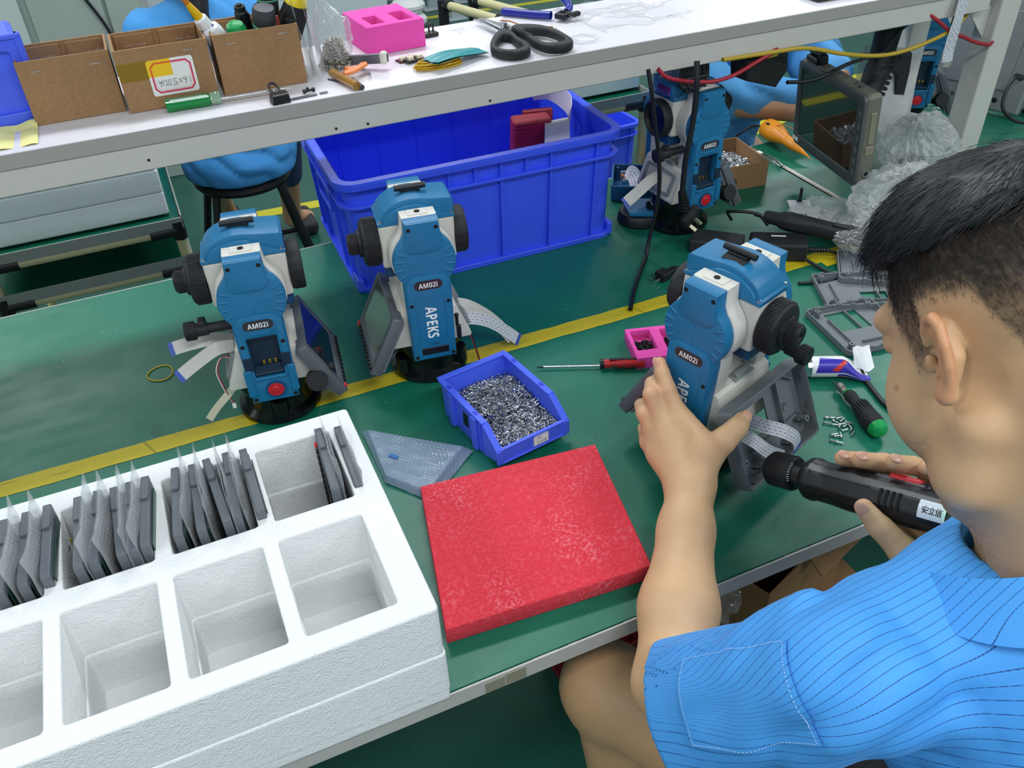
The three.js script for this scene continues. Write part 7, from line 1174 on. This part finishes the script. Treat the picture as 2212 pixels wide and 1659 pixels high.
  for (let i = 0; i < 3; i++) mesh('fingernail', nail(rf[i][3], rf[i][2], [-0.1, 0.95, 0.2], rR[i] * 0.8), nm, WK);
  // ---- hair: a cap plus many strands
  const hairTop = ([x, y, z]) => { const edge = z > 0 ? 0.066 + 0.1 * Math.max(0, 0.03 - z) : 0.068 + 0.02 * sstep(0, -0.06, z); return sstep(edge, edge + 0.012, y + 0.006 * (n3(x * 60, z * 60, 4) - 0.5)) * sstep(0.104, 0.09, z - 0.2 * Math.max(0, 0.11 - y)); };
  const capCr = ell([0, 0.054, -0.012], [0.0825, 0.092, 0.105]), capFr = ell([0, 0.1, 0.036], [0.058, 0.044, 0.05]);
  const capF = (X, Y, Z) => { const q = toLocal(HW, X, Y, Z); const a = smin(capCr(...q), capFr(...q), 0.03) + 0.004 * (fbm(q[0] * 30, q[1] * 30, q[2] * 14, 3) - 0.5) * 2; const cut = 0.082 + 0.01 * sstep(0.0, -0.08, q[2]) - 0.1 * Math.max(0, q[2] - 0.05) - q[1] + 0.004 * Math.sin(q[2] * 160); return HW.s * smax(smax(a, cut, 0.012), q[2] - 0.09 - 0.16 * Math.max(0, q[1] - 0.08), 0.008); };
  const hairMat = new THREE.MeshPhysicalMaterial({ color: '#121317', roughness: 0.42, sheen: 0.3, sheenColor: new THREE.Color('#8d96a5'), sheenRoughness: 0.4 });
  const gCap = surfNet(capF, [0.45, 1.2, -0.58], [0.75, 1.46, -0.2], 0.004);
  const cap = mesh('hair', gCap, hairMat, WK);
  seed(404); const st = [], cp = gCap.attributes.position, cn = gCap.attributes.normal;
  const Lv = V3(...HW.L), Uv = V3(...HW.U), Fv = V3(...HW.F);
  for (let i = 0; i < 8500; i++) {
    const k = Math.floor(rnd() * cp.count), n = V3(cn.getX(k), cn.getY(k), cn.getZ(k)); let p = V3(cp.getX(k), cp.getY(k), cp.getZ(k)); const q = toLocal(HW, p.x, p.y, p.z); if (n.dot(Uv) < -0.35) continue;
    const crown = V3(0, 0, 0).addScaledVector(Lv, (q[0] + 0.01)).addScaledVector(Fv, q[2] + 0.055); const away = crown.length() > 1e-4 ? crown.normalize() : Fv.clone();
    const dir = away.clone().addScaledVector(Fv, 0.75).addScaledVector(Lv, 0.35 * Math.sign(q[0]) * sstep(0.02, 0.06, Math.abs(q[0]))).addScaledVector(Uv, -0.15 * sstep(0.11, 0.075, q[1])).addScaledVector(Fv, -0.7 * sstep(0.1, 0.08, q[1])).add(V3(rr(-0.45, 0.45), rr(-0.45, 0.45), rr(-0.45, 0.45))); dir.addScaledVector(n, -dir.dot(n)).normalize();
    const len = rr(0.018, 0.04), lift = rr(0.05, 0.4), pts = []; p.addScaledVector(n, -0.003); for (let s = 0; s < 5; s++) { const t = s / 4; pts.push([p.x + dir.x * len * t + n.x * len * (lift * t - 0.5 * lift * t * t) - Uv.x * 0.006 * t * t, p.y + dir.y * len * t + n.y * len * (lift * t - 0.5 * lift * t * t) - Uv.y * 0.006 * t * t, p.z + dir.z * len * t + n.z * len * (lift * t - 0.5 * lift * t * t) - Uv.z * 0.006 * t * t]); } st.push(pts);
  }
  const hs = mesh('strands', strandGeo(st, 0.00045), new THREE.MeshStandardMaterial({ color: '#1b1c21', roughness: 0.36 }), cap); hs.userData.kind = 'stuff';
  const sb = [], hp = gHead.attributes.position, hn = gHead.attributes.normal; let guard = 0;
  while (sb.length < 15000 && guard++ < 400000) { const k = Math.floor(rnd() * hp.count), q = toLocal(HW, hp.getX(k), hp.getY(k), hp.getZ(k)); const f = fade(q); if (rnd() > f * (0.35 + 0.65 * sstep(0.0, 0.07, q[1]))) continue; const n = V3(hn.getX(k), hn.getY(k), hn.getZ(k)), dir = Uv.clone().multiplyScalar(-0.8).addScaledVector(Fv, -0.35).add(V3(rr(-0.35, 0.35), rr(-0.35, 0.35), rr(-0.35, 0.35))); dir.addScaledVector(n, -dir.dot(n)).normalize(); const len = rr(0.003, 0.006) + 0.006 * sstep(0.03, 0.075, q[1]); const p = V3(hp.getX(k) + rr(-0.0015, 0.0015), hp.getY(k) + rr(-0.0015, 0.0015), hp.getZ(k) + rr(-0.0015, 0.0015)); sb.push([0, 1, 2].map((s) => { const t = s / 2; return [p.x + dir.x * len * t + n.x * (0.0002 + 0.0016 * t), p.y + dir.y * len * t + n.y * (0.0002 + 0.0016 * t), p.z + dir.z * len * t + n.z * (0.0002 + 0.0016 * t)]; })); }
  const ss = mesh('stubble', strandGeo(sb, 0.00022), new THREE.MeshStandardMaterial({ color: '#3a3029', roughness: 0.6 }), cap); ss.userData.kind = 'stuff';
  // ---- shirt
  const cuffP = [0.336, 0.84, -0.424], cn_ = V3(-0.8, -0.38, -0.46).normalize();
  const slv = cone([0.41, 1.015, -0.295], [0.361, 0.815, -0.4], 0.064, 0.089), tor = cone([0.6, 1.0, -0.22], [0.62, 0.62, -0.03], 0.115, 0.2), sho = cone([0.43, 1.015, -0.285], [0.76, 1.03, -0.33], 0.058, 0.064), yoke = cone([0.53, 1.01, -0.25], [0.68, 1.02, -0.265], 0.034, 0.04), front = cone([0.46, 0.97, -0.315], [0.62, 0.84, -0.28], 0.052, 0.09), rsl = cone(J.SR, [0.83, 0.85, -0.2], 0.07, 0.08);
  const fold = (x, y, z) => { const s1 = (x * 0.55 + y * -0.25 + z * 0.8), s2 = x * -0.6 + y * 0.7 + z * 0.35; const w = fbm(x * 7 + 3, y * 7, z * 7, 2); const a = Math.pow(Math.abs(Math.sin(s1 * 42 + w * 7)), 1.5), b = Math.pow(Math.abs(Math.sin(s2 * 30 + w * 9)), 1.6); const near = sstep(0.2, 0.05, Math.hypot(x - 0.4, y - 1.0, z + 0.31)); return 0.0085 * (near * 0.9 + 0.25) * (a - 0.5) + 0.006 * (b - 0.5) * (0.35 + near * 0.5) + 0.012 * (w - 0.5); };
  const cloth = (x, y, z) => { let d = smin(tor(x, y, z), sho(x, y, z), 0.05); d = smin(d, yoke(x, y, z), 0.02); d = smin(d, front(x, y, z), 0.05); d = smin(d, rsl(x, y, z), 0.04); d = smin(d, slv(x, y, z), 0.035); return d - fold(x, y, z) * 0.9; };
  const neckHole = cone([0.625, 1.03, -0.3], fromLocal(HW, [0, -0.09, -0.04]), 0.05, 0.075);
  const shirtF = (x, y, z) => { let d = cloth(x, y, z); const cut = (x - cuffP[0]) * cn_.x + (y - cuffP[1]) * cn_.y + (z - cuffP[2]) * cn_.z; const nearArm = x < 0.47 ? 1 : 0; if (nearArm) d = smax(d, cut - 0.006 * Math.sin(x * 60 + z * 40), 0.004); d = smax(d, -(slv(x, y, z) + 0.0085 - fold(x, y, z) * 0.9) - (nearArm && cut > -0.09 ? 0 : 9), 0.002); return smax(d, -neckHole(x, y, z), 0.006); };
  const nS = V3(0.16, -0.72, 0.68).normalize();
  const stripeV = (x, y, z) => { const w = fbm(x * 7 + 3, y * 7, z * 7, 2), e1 = (y - 1.015) * -0.75 + (z + 0.285) * 0.66 + 0.1 * (x - 0.43), e2 = (y - 1.015) * 0.66 + (z + 0.285) * 0.75; return (e1 - sstep(0.02, -0.03, e1) * (0.058 - e2) * 0.9 + 0.012 * (w - 0.5)) / 0.0108; };
  const suv = (g) => planarUV(g, (x, y, z) => [(x * 0.9 - z * 0.4) / 0.04, stripeV(x, y, z)]);
  const gShirt = suv(surfNet(shirtF, [0.24, 0.52, -0.56], [0.96, 1.16, 0.14], 0.0052));
  const shirt = mesh('shirt', gShirt, clothMat, WK, 'light blue work shirt with thin dark stripes');
  // a sheet laid on the cloth: points pushed onto the field, then out
  const lay = (p, off) => { let [x, y, z] = p; for (let i = 0; i < 14; i++) { const d = cloth(x, y, z) - off, e = 0.002; let gx = cloth(x + e, y, z) - cloth(x - e, y, z), gy = cloth(x, y + e, z) - cloth(x, y - e, z), gz = cloth(x, y, z + e) - cloth(x, y, z - e); const l = Math.hypot(gx, gy, gz) || 1; x -= d * 0.8 * gx / l; y -= d * 0.8 * gy / l; z -= d * 0.8 * gz / l; } return [x, y, z]; };
  const pc = [[0.3322, 0.9495, -0.3949], [0.3694, 1.0619, -0.3123], [0.3629, 1.0125, -0.2462], [0.3054, 0.9137, -0.3321]];
  const pk = (off, a) => gridSurf(30, 24, (u, v) => { const U0 = lerp(a, 1 - a, u), V0 = lerp(a, 1 - a, v); return lay(vA(vA(pc[0], pc[1], U0), vA(pc[3], pc[2], U0), V0), off); });
  const pocket = mesh('pocket', suv(pk(0.0035, 0)), clothMat, shirt, 'sewn sleeve pocket');
  const edgeLine = (i, j, k0) => Array.from({ length: 40 }, (_, n) => { const a = vA(pc[i], pc[j], n / 40 + 0.004), b = vA(pc[i], pc[j], (n + 0.55) / 40); const c = [0, 1, 2].map((q) => (pc[0][q] + pc[1][q] + pc[2][q] + pc[3][q]) / 4); return rodBetween(lay(vA(a, c, 0.05), 0.0042), lay(vA(b, c, 0.05), 0.0042), 0.00045, 5); });
  mesh('stitching', [...edgeLine(0, 3), ...edgeLine(3, 2), ...edgeLine(2, 1), ...edgeLine(0, 1)], std('#b8d8f4', 0.6), shirt).userData.kind = 'stuff';
  mesh('loose_thread', tube([lay([0.385, 0.95, -0.27], 0.006), lay([0.37, 0.915, -0.28], 0.012), lay([0.38, 0.925, -0.25], 0.01), lay([0.392, 0.95, -0.255], 0.006)], 0.0005, 40, 5), std('#cfe4f6', 0.6), shirt);
  // collar: a folded band round the neck, and the open front edge
  const ringC = [0.612, 1.075, -0.262], ax = V3(0.02, 0.82, -0.57).normalize(), rt = V3(-1, 0.02, 0).addScaledVector(ax, 0).cross(ax).cross(ax).multiplyScalar(-1).normalize(), fw = rt.clone().cross(ax).normalize();
  const A3 = (v) => [v.x, v.y, v.z], rtA = A3(rt), fwA = A3(fw), axA = A3(ax);
  const colP = (a, t) => { const k = sstep(-70, 52, a) * sstep(-250, -232, a) , k2 = sstep(-110, -232, a), op = Math.max(k, k2), r0 = lerp(0.072, 0.112, op) + lerp(0, 0.026, t), h = lerp(lerp(0.034, 0.028, op), lerp(-0.022, 0.002, op), t), cz = Math.cos(a * D), sz = Math.sin(a * D); return [0, 1, 2].map((i) => ringC[i] + rtA[i] * cz * r0 + fwA[i] * sz * r0 + axA[i] * h); };
  mesh('collar', suv(gridSurf(100, 14, (u, v) => { const p = colP(lerp(50, -230, u), v); const w = 0.004 * Math.sin(u * 21) * v; return [p[0], p[1] + w, p[2]]; })), clothMat, shirt, 'folded shirt collar');
  mesh('collar_stand', suv(gridSurf(100, 6, (u, v) => { const a = lerp(44, -224, u), p = colP(a, 0); const k = 0.012 * v; return [0, 1, 2].map((i) => p[i] - axA[i] * 0.045 * v - (rtA[i] * Math.cos(a * D) + fwA[i] * Math.sin(a * D)) * k); })), clothMat, shirt);
  const ft = [[0.5267, 1.0498, -0.3496], [0.4992, 1.0136, -0.358], [0.4655, 0.9864, -0.3764], [0.4486, 0.9635, -0.3916]], fb = [[0.515, 1.03, -0.322], [0.488, 1.0, -0.33], [0.458, 0.973, -0.345], [0.44, 0.95, -0.362]];
  const cT = new THREE.CatmullRomCurve3(ft.map((p) => V3(...p))), cB = new THREE.CatmullRomCurve3(fb.map((p) => V3(...p)));
  mesh('front_edge', suv(gridSurf(40, 8, (u, v) => { const a = cT.getPoint(u), b = cB.getPoint(u); const w = 0.003 * Math.sin(u * 23); return [lerp(a.x, b.x, v), lerp(a.y, b.y, v) + w * (1 - v), lerp(a.z, b.z, v)]; })), clothMat, shirt, 'open front edge of the shirt');
  // shorts
  const sh = [cone([0.63, 0.585, -0.16], vA(hip, K, 0.72), 0.108, 0.084), cone([0.66, 0.6, -0.08], [0.76, 0.58, -0.08], 0.125, 0.125), cone([0.76, 0.56, -0.12], [0.83, 0.555, -0.36], 0.108, 0.084)];
  const kd = V3(K[0] - hip[0], K[1] - hip[1], K[2] - hip[2]).normalize(), hm = vA(hip, K, 0.74);
  const shF = (x, y, z) => { let d = smin(smin(sh[0](x, y, z), sh[1](x, y, z), 0.04), sh[2](x, y, z), 0.03) - 0.004 * (fbm(x * 14, y * 14, z * 14, 2) - 0.5); if (x < 0.6) d = smax(d, (x - hm[0]) * kd.x + (y - hm[1]) * kd.y + (z - hm[2]) * kd.z, 0.003); return d; };
  const shorts = mesh('shorts', surfNet(shF, [0.34, 0.42, -0.56], [0.98, 0.78, 0.08], 0.008), std('#12131d', 0.75), WK, 'dark navy sports shorts');
  const layS = (p, off) => { let [x, y, z] = p; for (let i = 0; i < 14; i++) { const d = shF(x, y, z) - off, e = 0.003; let gx = shF(x + e, y, z) - shF(x - e, y, z), gy = shF(x, y + e, z) - shF(x, y - e, z), gz = shF(x, y, z + e) - shF(x, y, z - e); const l = Math.hypot(gx, gy, gz) || 1; x -= d * 0.8 * gx / l; y -= d * 0.8 * gy / l; z -= d * 0.8 * gz / l; } return [x, y, z]; };
  const q0 = [0.402, 0.625, -0.515], q1 = [0.385, 0.57, -0.5];
  mesh('emblem', [gridSurf(14, 6, (u, v) => { const w = 0.016 * Math.sin(Math.PI * Math.min(1, 0.12 + u)) ** 1.3; const c = vA(q0, q1, u); return layS([c[0] - 0.012 * Math.sin(u * 2.6) + (v - 0.5) * w * 0.9, c[1], c[2] + (v - 0.5) * w], 0.0025); }), gridSurf(8, 4, (u, v) => { const c = vA([0.41, 0.622, -0.512], [0.402, 0.598, -0.505], u); return layS([c[0] + (v - 0.5) * 0.006 * Math.sin(Math.PI * u), c[1], c[2] + (v - 0.5) * 0.006 * Math.sin(Math.PI * u)], 0.0025); })], std('#a9abb2', 0.5, { side: THREE.DoubleSide }), shorts, 'pale curved emblem');
  // feet stand in dark slippers
  mesh('slipper', [new RoundedBoxGeometry(0.085, 0.03, 0.2, 4, 0.014).translate(0.392, 0.016, -0.6), new RoundedBoxGeometry(0.085, 0.03, 0.2, 4, 0.014).translate(0.878, 0.016, -0.43)], M.rubber, WK).userData.kind = 'stuff';
  // stool under him
  const s = thing('stool', 'round black work stool under the man at the right', 'stool', [0.7, 0, -0.08]);
  mesh('seat', lathe([[0, 0.44], [0.14, 0.44], [0.16, 0.45], [0.16, 0.465], [0.14, 0.475], [0, 0.476]], 32), M.blackSoft, s);
  for (const [a, b] of [[1, 1], [1, -1], [-1, 1], [-1, -1]]) mesh('leg', rodBetween([a * 0.08, 0.44, b * 0.08], [a * 0.16, 0, b * 0.16], 0.013, 12), M.black, s);
}
// the electric screwdriver in his right hand
{
  const tip = V3(0.6359, 0.8452, -0.6873), a = V3(0.2533, 0.3491, 0.9022).normalize(), c = V3(-0.8217, 0.5698, 0.0102), u = c.clone().cross(a).multiplyScalar(1).normalize().negate(); const cc = a.clone().cross(u).normalize();
  const t = thing('electric_screwdriver', 'held black electric screwdriver with a white label, red trigger and green light', 'electric screwdriver');
  const B = M4().makeBasis(u.clone().negate(), a, cc.clone()); // local y along the tool, x toward the top side
  if (B.determinant() < 0) B.makeBasis(u, a, cc);
  t.quaternion.setFromRotationMatrix(B); t.position.copy(tip);
  const xs = V3().setFromMatrixColumn(B, 0), zs = V3().setFromMatrixColumn(B, 2); const upS = Math.sign(xs.dot(V3(0.5105, 0.7439, -0.4312))), cam = Math.sign(zs.dot(V3(-0.8217, 0.5698, 0.0102)));
  const hm = std('#17181c', 0.36);
  mesh('bit', [cyl(0.0016, 0.0016, 0.034, 0, 0.016, 0, null, 8), cyl(0.0026, 0.0026, 0.01, 0, 0.03, 0, null, 6)], M.darkSteel, t);
  mesh('chuck', lathe([[0, 0.031], [0.0062, 0.031], [0.0072, 0.0335], [0.0072, 0.042], [0, 0.042]], 24), std('#a59a86', 0.3, { metalness: 0.9 }), t);
  mesh('torque_ring', [lathe([[0.01, 0.039], [0.0185, 0.0395], [0.0215, 0.043], [0.0225, 0.05], [0.0228, 0.078], [0.0212, 0.082], [0, 0.082]], 40), ...Array.from({ length: 34 }, (_, i) => { const q = i / 34 * 6.2832; return bx(0.0022, 0.034, 0.0024, 0.0226 * Math.cos(q), 0.062, 0.0226 * Math.sin(q), 0.0008, [0, -q, 0]); })], M.blackSoft, t);
  mesh('scale_marks', Array.from({ length: 9 }, (_, i) => { const q = (i - 4) * 0.14 - cam * 1.57 + 3.14159; return bx(0.0006, 0.003, 0.0006, 0.0215 * Math.cos(q), 0.083, 0.0215 * Math.sin(q)); }), M.label, t);
  mesh('housing', [lathe([[0, 0.08], [0.0178, 0.081], [0.0182, 0.095], [0.0235, 0.099], [0.0278, 0.105], [0.0285, 0.113], [0.0265, 0.118], [0.0262, 0.14], [0.0278, 0.165], [0.0272, 0.2], [0.0262, 0.24], [0.0252, 0.275], [0.0245, 0.305], [0.021, 0.319], [0, 0.321]], 44), bx(0.02, 0.075, 0.024, upS * 0.0195, 0.225, 0, 0.008)], hm, t);
  mesh('groove', [-0.3, 0.3].map((q) => bx(0.0012, 0.07, 0.0022, 0.0276 * Math.sin(q), 0.165, cam * 0.0276 * Math.cos(q), 0.0006, [0, cam * q, 0])), std('#0b0b0d', 0.3), t);
  for (let i = 0; i < 4; i++) mesh('vent', bx(0.022, 0.0042, 0.003, 0.0, 0.2145 + i * 0.0078, cam * 0.0258, 0.0015), M.hole, t);
  mesh('trigger', bx(0.01, 0.042, 0.013, upS * 0.0275, 0.23, cam * 0.004, 0.004), M.red, t, 'red trigger lever');
  const lt = canvasTex(320, 220, (x, w, h) => { x.fillStyle = '#e6eef6'; x.fillRect(0, 0, w, h); x.strokeStyle = '#22242a'; x.lineWidth = 11; x.lineCap = 'square'; const L = (...p) => { x.beginPath(); x.moveTo(p[0], p[1]); for (let i = 2; i < p.length; i += 2) x.lineTo(p[i], p[i + 1]); x.stroke(); };
    const o = 52; L(o + 34, 66, o + 34, 78); L(o, 96, o, 84, o + 68, 84, o + 68, 96); L(o + 24, 92, o + 12, 126, o + 60, 148); L(o + 48, 108, o + 28, 140, o + 4, 150); L(o, 112, o + 70, 112);
    L(o + 112, 66, o + 112, 80); L(o + 82, 86, o + 144, 86); L(o + 98, 96, o + 104, 134); L(o + 130, 96, o + 122, 134); L(o + 78, 146, o + 148, 146);
    L(o + 174, 66, o + 158, 102); L(o + 168, 92, o + 168, 152); L(o + 200, 66, o + 204, 74); L(o + 182, 84, o + 222, 84); L(o + 186, 98, o + 218, 98); L(o + 186, 111, o + 218, 111); L(o + 186, 126, o + 218, 126, o + 218, 150, o + 186, 150, o + 186, 126); x.lineWidth = 3; x.beginPath(); x.arc(o + 232, 72, 6, 0, 7); x.stroke(); });
  // the label bends round the housing
  const lg = gridSurf(16, 4, (p, q) => { const an = lerp(-0.42, 0.42, p), r = 0.0258; return [r * Math.sin(an) * 1, lerp(0.2615, 0.2935, q), cam * r * Math.cos(an)]; });
  const uvl = lg.attributes.uv; for (let i = 0; i < uvl.count; i++) { const p = uvl.getX(i), q = uvl.getY(i); uvl.setXY(i, q, upS > 0 ? p : 1 - p); }
  mesh('label', lg, std('#ffffff', 0.3, { map: lt, side: THREE.DoubleSide }), t, 'white brand label');
  mesh('indicator_light', new THREE.SphereGeometry(0.0024, 14, 10).translate(upS * -0.001, 0.303, cam * 0.0247), std('#2bff5a', 0.3, { emissive: '#18ff48', emissiveIntensity: 3 }), t, 'small glowing green light');
  const gl = new THREE.PointLight('#30ff60', 0.0004, 0.3, 2); gl.name = 'indicator_glow'; gl.position.set(upS * -0.001, 0.303, cam * 0.0285); gl.shadow.radius = 0.1; t.add(gl);
}
// ---------- two other workers, mostly hidden ----------
{
  const plain = new THREE.MeshPhysicalMaterial({ color: '#3f93d6', roughness: 0.75, side: THREE.DoubleSide });
  const skin = (g) => paint(g, () => [0.78, 0.6, 0.47]);
  const crease = (x, y, z) => 0.008 * (Math.abs(Math.sin((x * 0.7 + y * 0.8 + z * 0.3) * 34 + fbm(x * 7, y * 7, z * 7, 2) * 8)) - 0.5);
  const un = (list, k) => (x, y, z) => { let d = list[0](x, y, z); for (let i = 1; i < list.length; i++) d = smin(d, list[i](x, y, z), k); return d; };
  // seated woman seen from behind
  const w = thing('person', 'seated woman in a blue work smock with long dark hair, her back to the bench', 'person', [0, 0, 0]);
  const HD = { O: [0.2, 1.2, -2.86], L: [-1, 0, 0], U: [0, 0.95, -0.3], F: [0, -0.3, -0.95], s: 1 };
  const hd = headField(HD), legs = un([cone([0.16, 0.6, -2.85], [0.12, 0.52, -3.2], 0.085, 0.06), cone([0.12, 0.5, -3.2], [0.19, 0.09, -3.48], 0.055, 0.036), cone([0.19, 0.07, -3.48], [0.21, 0.035, -3.6], 0.035, 0.03), cone([0.33, 0.6, -2.85], [0.44, 0.5, -3.2], 0.085, 0.06), cone([0.44, 0.5, -3.2], [0.43, 0.09, -3.36], 0.055, 0.036), cone([0.43, 0.07, -3.36], [0.5, 0.035, -3.42], 0.035, 0.03), cone([0.24, 0.62, -2.82], [0.22, 1.0, -2.84], 0.11, 0.08), cone([0.21, 1.0, -2.84], HD.O, 0.05, 0.05), cone([0.38, 0.97, -2.86], [0.44, 0.78, -3.0], 0.04, 0.035), cone([0.06, 0.97, -2.86], [0.02, 0.78, -3.0], 0.04, 0.035)], 0.03);
  mesh('body', skin(surfNet((x, y, z) => smin(hd(x, y, z), legs(x, y, z), 0.02), [-0.08, 0, -3.68], [0.62, 1.38, -2.64], 0.011)), skinMat, w);
  const sm = un([cone([0.235, 0.6, -2.82], [0.22, 0.98, -2.84], 0.185, 0.11), cone([0.08, 0.98, -2.85], [0.36, 0.98, -2.85], 0.07, 0.07), cone([0.38, 0.97, -2.86], [0.45, 0.76, -3.02], 0.065, 0.06), cone([0.06, 0.97, -2.86], [0.0, 0.76, -3.02], 0.065, 0.06)], 0.05);
  mesh('smock', surfNet((x, y, z) => smax(sm(x, y, z) - crease(x, y, z), 0.545 - y, 0.01), [-0.14, 0.5, -3.12], [0.6, 1.1, -2.58], 0.011), plain, w, 'blue work smock');
  const hair = un([ell([0.2, 1.25, -2.86], [0.095, 0.105, 0.11]), cone([0.205, 1.18, -2.77], [0.215, 1.02, -2.725], 0.055, 0.02)], 0.05);
  mesh('hair', surfNet((x, y, z) => hair(x, y, z) - 0.006 * (n3(x * 90, y * 20, z * 90) - 0.5), [0.06, 0.96, -3.0], [0.36, 1.4, -2.66], 0.008), std('#17151a', 0.45), w);
  const jeans = un([cone([0.16, 0.6, -2.85], [0.12, 0.53, -3.2], 0.095, 0.072), cone([0.12, 0.5, -3.2], [0.155, 0.3, -3.33], 0.066, 0.056), cone([0.33, 0.6, -2.85], [0.44, 0.52, -3.2], 0.095, 0.072), cone([0.44, 0.5, -3.2], [0.436, 0.3, -3.28], 0.066, 0.056)], 0.02);
  mesh('jeans', surfNet(jeans, [0.02, 0.22, -3.42], [0.56, 0.74, -2.7], 0.011), std('#34466e', 0.8), w, 'rolled blue jeans');
  for (const [x, z] of [[0.205, -3.56], [0.48, -3.4]]) mesh('shoe', new RoundedBoxGeometry(0.085, 0.06, 0.2, 4, 0.025).translate(x, 0.031, z), std('#2a2629', 0.6), w);
  const s = thing('stool', 'black metal work stool with a ring of cross bars under the seated woman', 'stool', [0.23, 0, -2.83]);
  mesh('seat', lathe([[0, 0.5], [0.15, 0.5], [0.16, 0.515], [0.15, 0.53], [0, 0.53]], 28), M.blackSoft, s);
  const feet = [[0.21, 0.2], [-0.21, 0.2], [-0.21, -0.2], [0.21, -0.2]];
  feet.forEach(([x, z]) => mesh('leg', rodBetween([x * 0.5, 0.5, z * 0.5], [x, 0, z], 0.013, 12), M.black, s));
  feet.forEach(([x, z], i) => { const n = feet[(i + 1) % 4]; mesh('cross_bar', rodBetween([x * 0.8, 0.2, z * 0.8], [n[0] * 0.8, 0.2, n[1] * 0.8], 0.009, 10), M.black, s); });
  // worker across the bench
  const o = thing('person', 'worker across the bench in a pale blue long-sleeved smock, arms resting on the table', 'person', [0, 0, 0]);
  const H2 = { O: [1.58, 1.3, -2.12], L: [1, 0, 0], U: [0, 0.94, 0.34], F: [0, -0.34, 0.94], s: 1 }, h2 = headField(H2);
  const bd = un([cone([1.6, 0.55, -2.2], [1.58, 1.0, -2.13], 0.12, 0.09), cone([1.58, 1.0, -2.13], H2.O, 0.055, 0.055), cone([1.4, 1.02, -2.12], [1.4, 0.84, -1.92], 0.042, 0.04), cone([1.4, 0.84, -1.92], [1.6, 0.82, -1.78], 0.038, 0.03), cone([1.76, 1.02, -2.12], [1.8, 0.84, -1.93], 0.042, 0.04), cone([1.8, 0.84, -1.93], [1.74, 0.88, -1.8], 0.036, 0.03), cone([1.52, 0.55, -2.2], [1.52, 0.52, -1.95], 0.09, 0.065), cone([1.52, 0.5, -1.95], [1.52, 0.05, -1.98], 0.055, 0.04), cone([1.7, 0.55, -2.2], [1.7, 0.52, -1.95], 0.09, 0.065), cone([1.7, 0.5, -1.95], [1.7, 0.05, -1.98], 0.055, 0.04)], 0.03);
  mesh('body', skin(surfNet((x, y, z) => smin(h2(x, y, z), bd(x, y, z), 0.02), [1.3, 0, -2.36], [1.92, 1.5, -1.72], 0.011)), skinMat, o);
  const cl = un([cone([1.6, 0.6, -2.18], [1.58, 1.0, -2.11], 0.16, 0.12), cone([1.4, 1.02, -2.11], [1.76, 1.02, -2.11], 0.075, 0.075), cone([1.4, 1.01, -2.1], [1.41, 0.855, -1.93], 0.075, 0.072), cone([1.41, 0.855, -1.93], [1.62, 0.835, -1.815], 0.068, 0.052), cone([1.76, 1.01, -2.1], [1.8, 0.855, -1.94], 0.075, 0.07), cone([1.8, 0.855, -1.94], [1.75, 0.88, -1.83], 0.065, 0.05)], 0.035);
  mesh('smock', surfNet((x, y, z) => cl(x, y, z) - 1.4 * crease(x, y, z), [1.28, 0.45, -2.4], [1.94, 1.14, -1.73], 0.009), new THREE.MeshPhysicalMaterial({ color: '#58a8e6', roughness: 0.75 }), o, 'pale blue long-sleeved smock');
  mesh('hair', surfNet(ell([1.58, 1.35, -2.14], [0.09, 0.09, 0.11]), [1.45, 1.22, -2.3], [1.71, 1.5, -1.98], 0.01), std('#17151a', 0.5), o);
}
renderer.render(scene, camera);
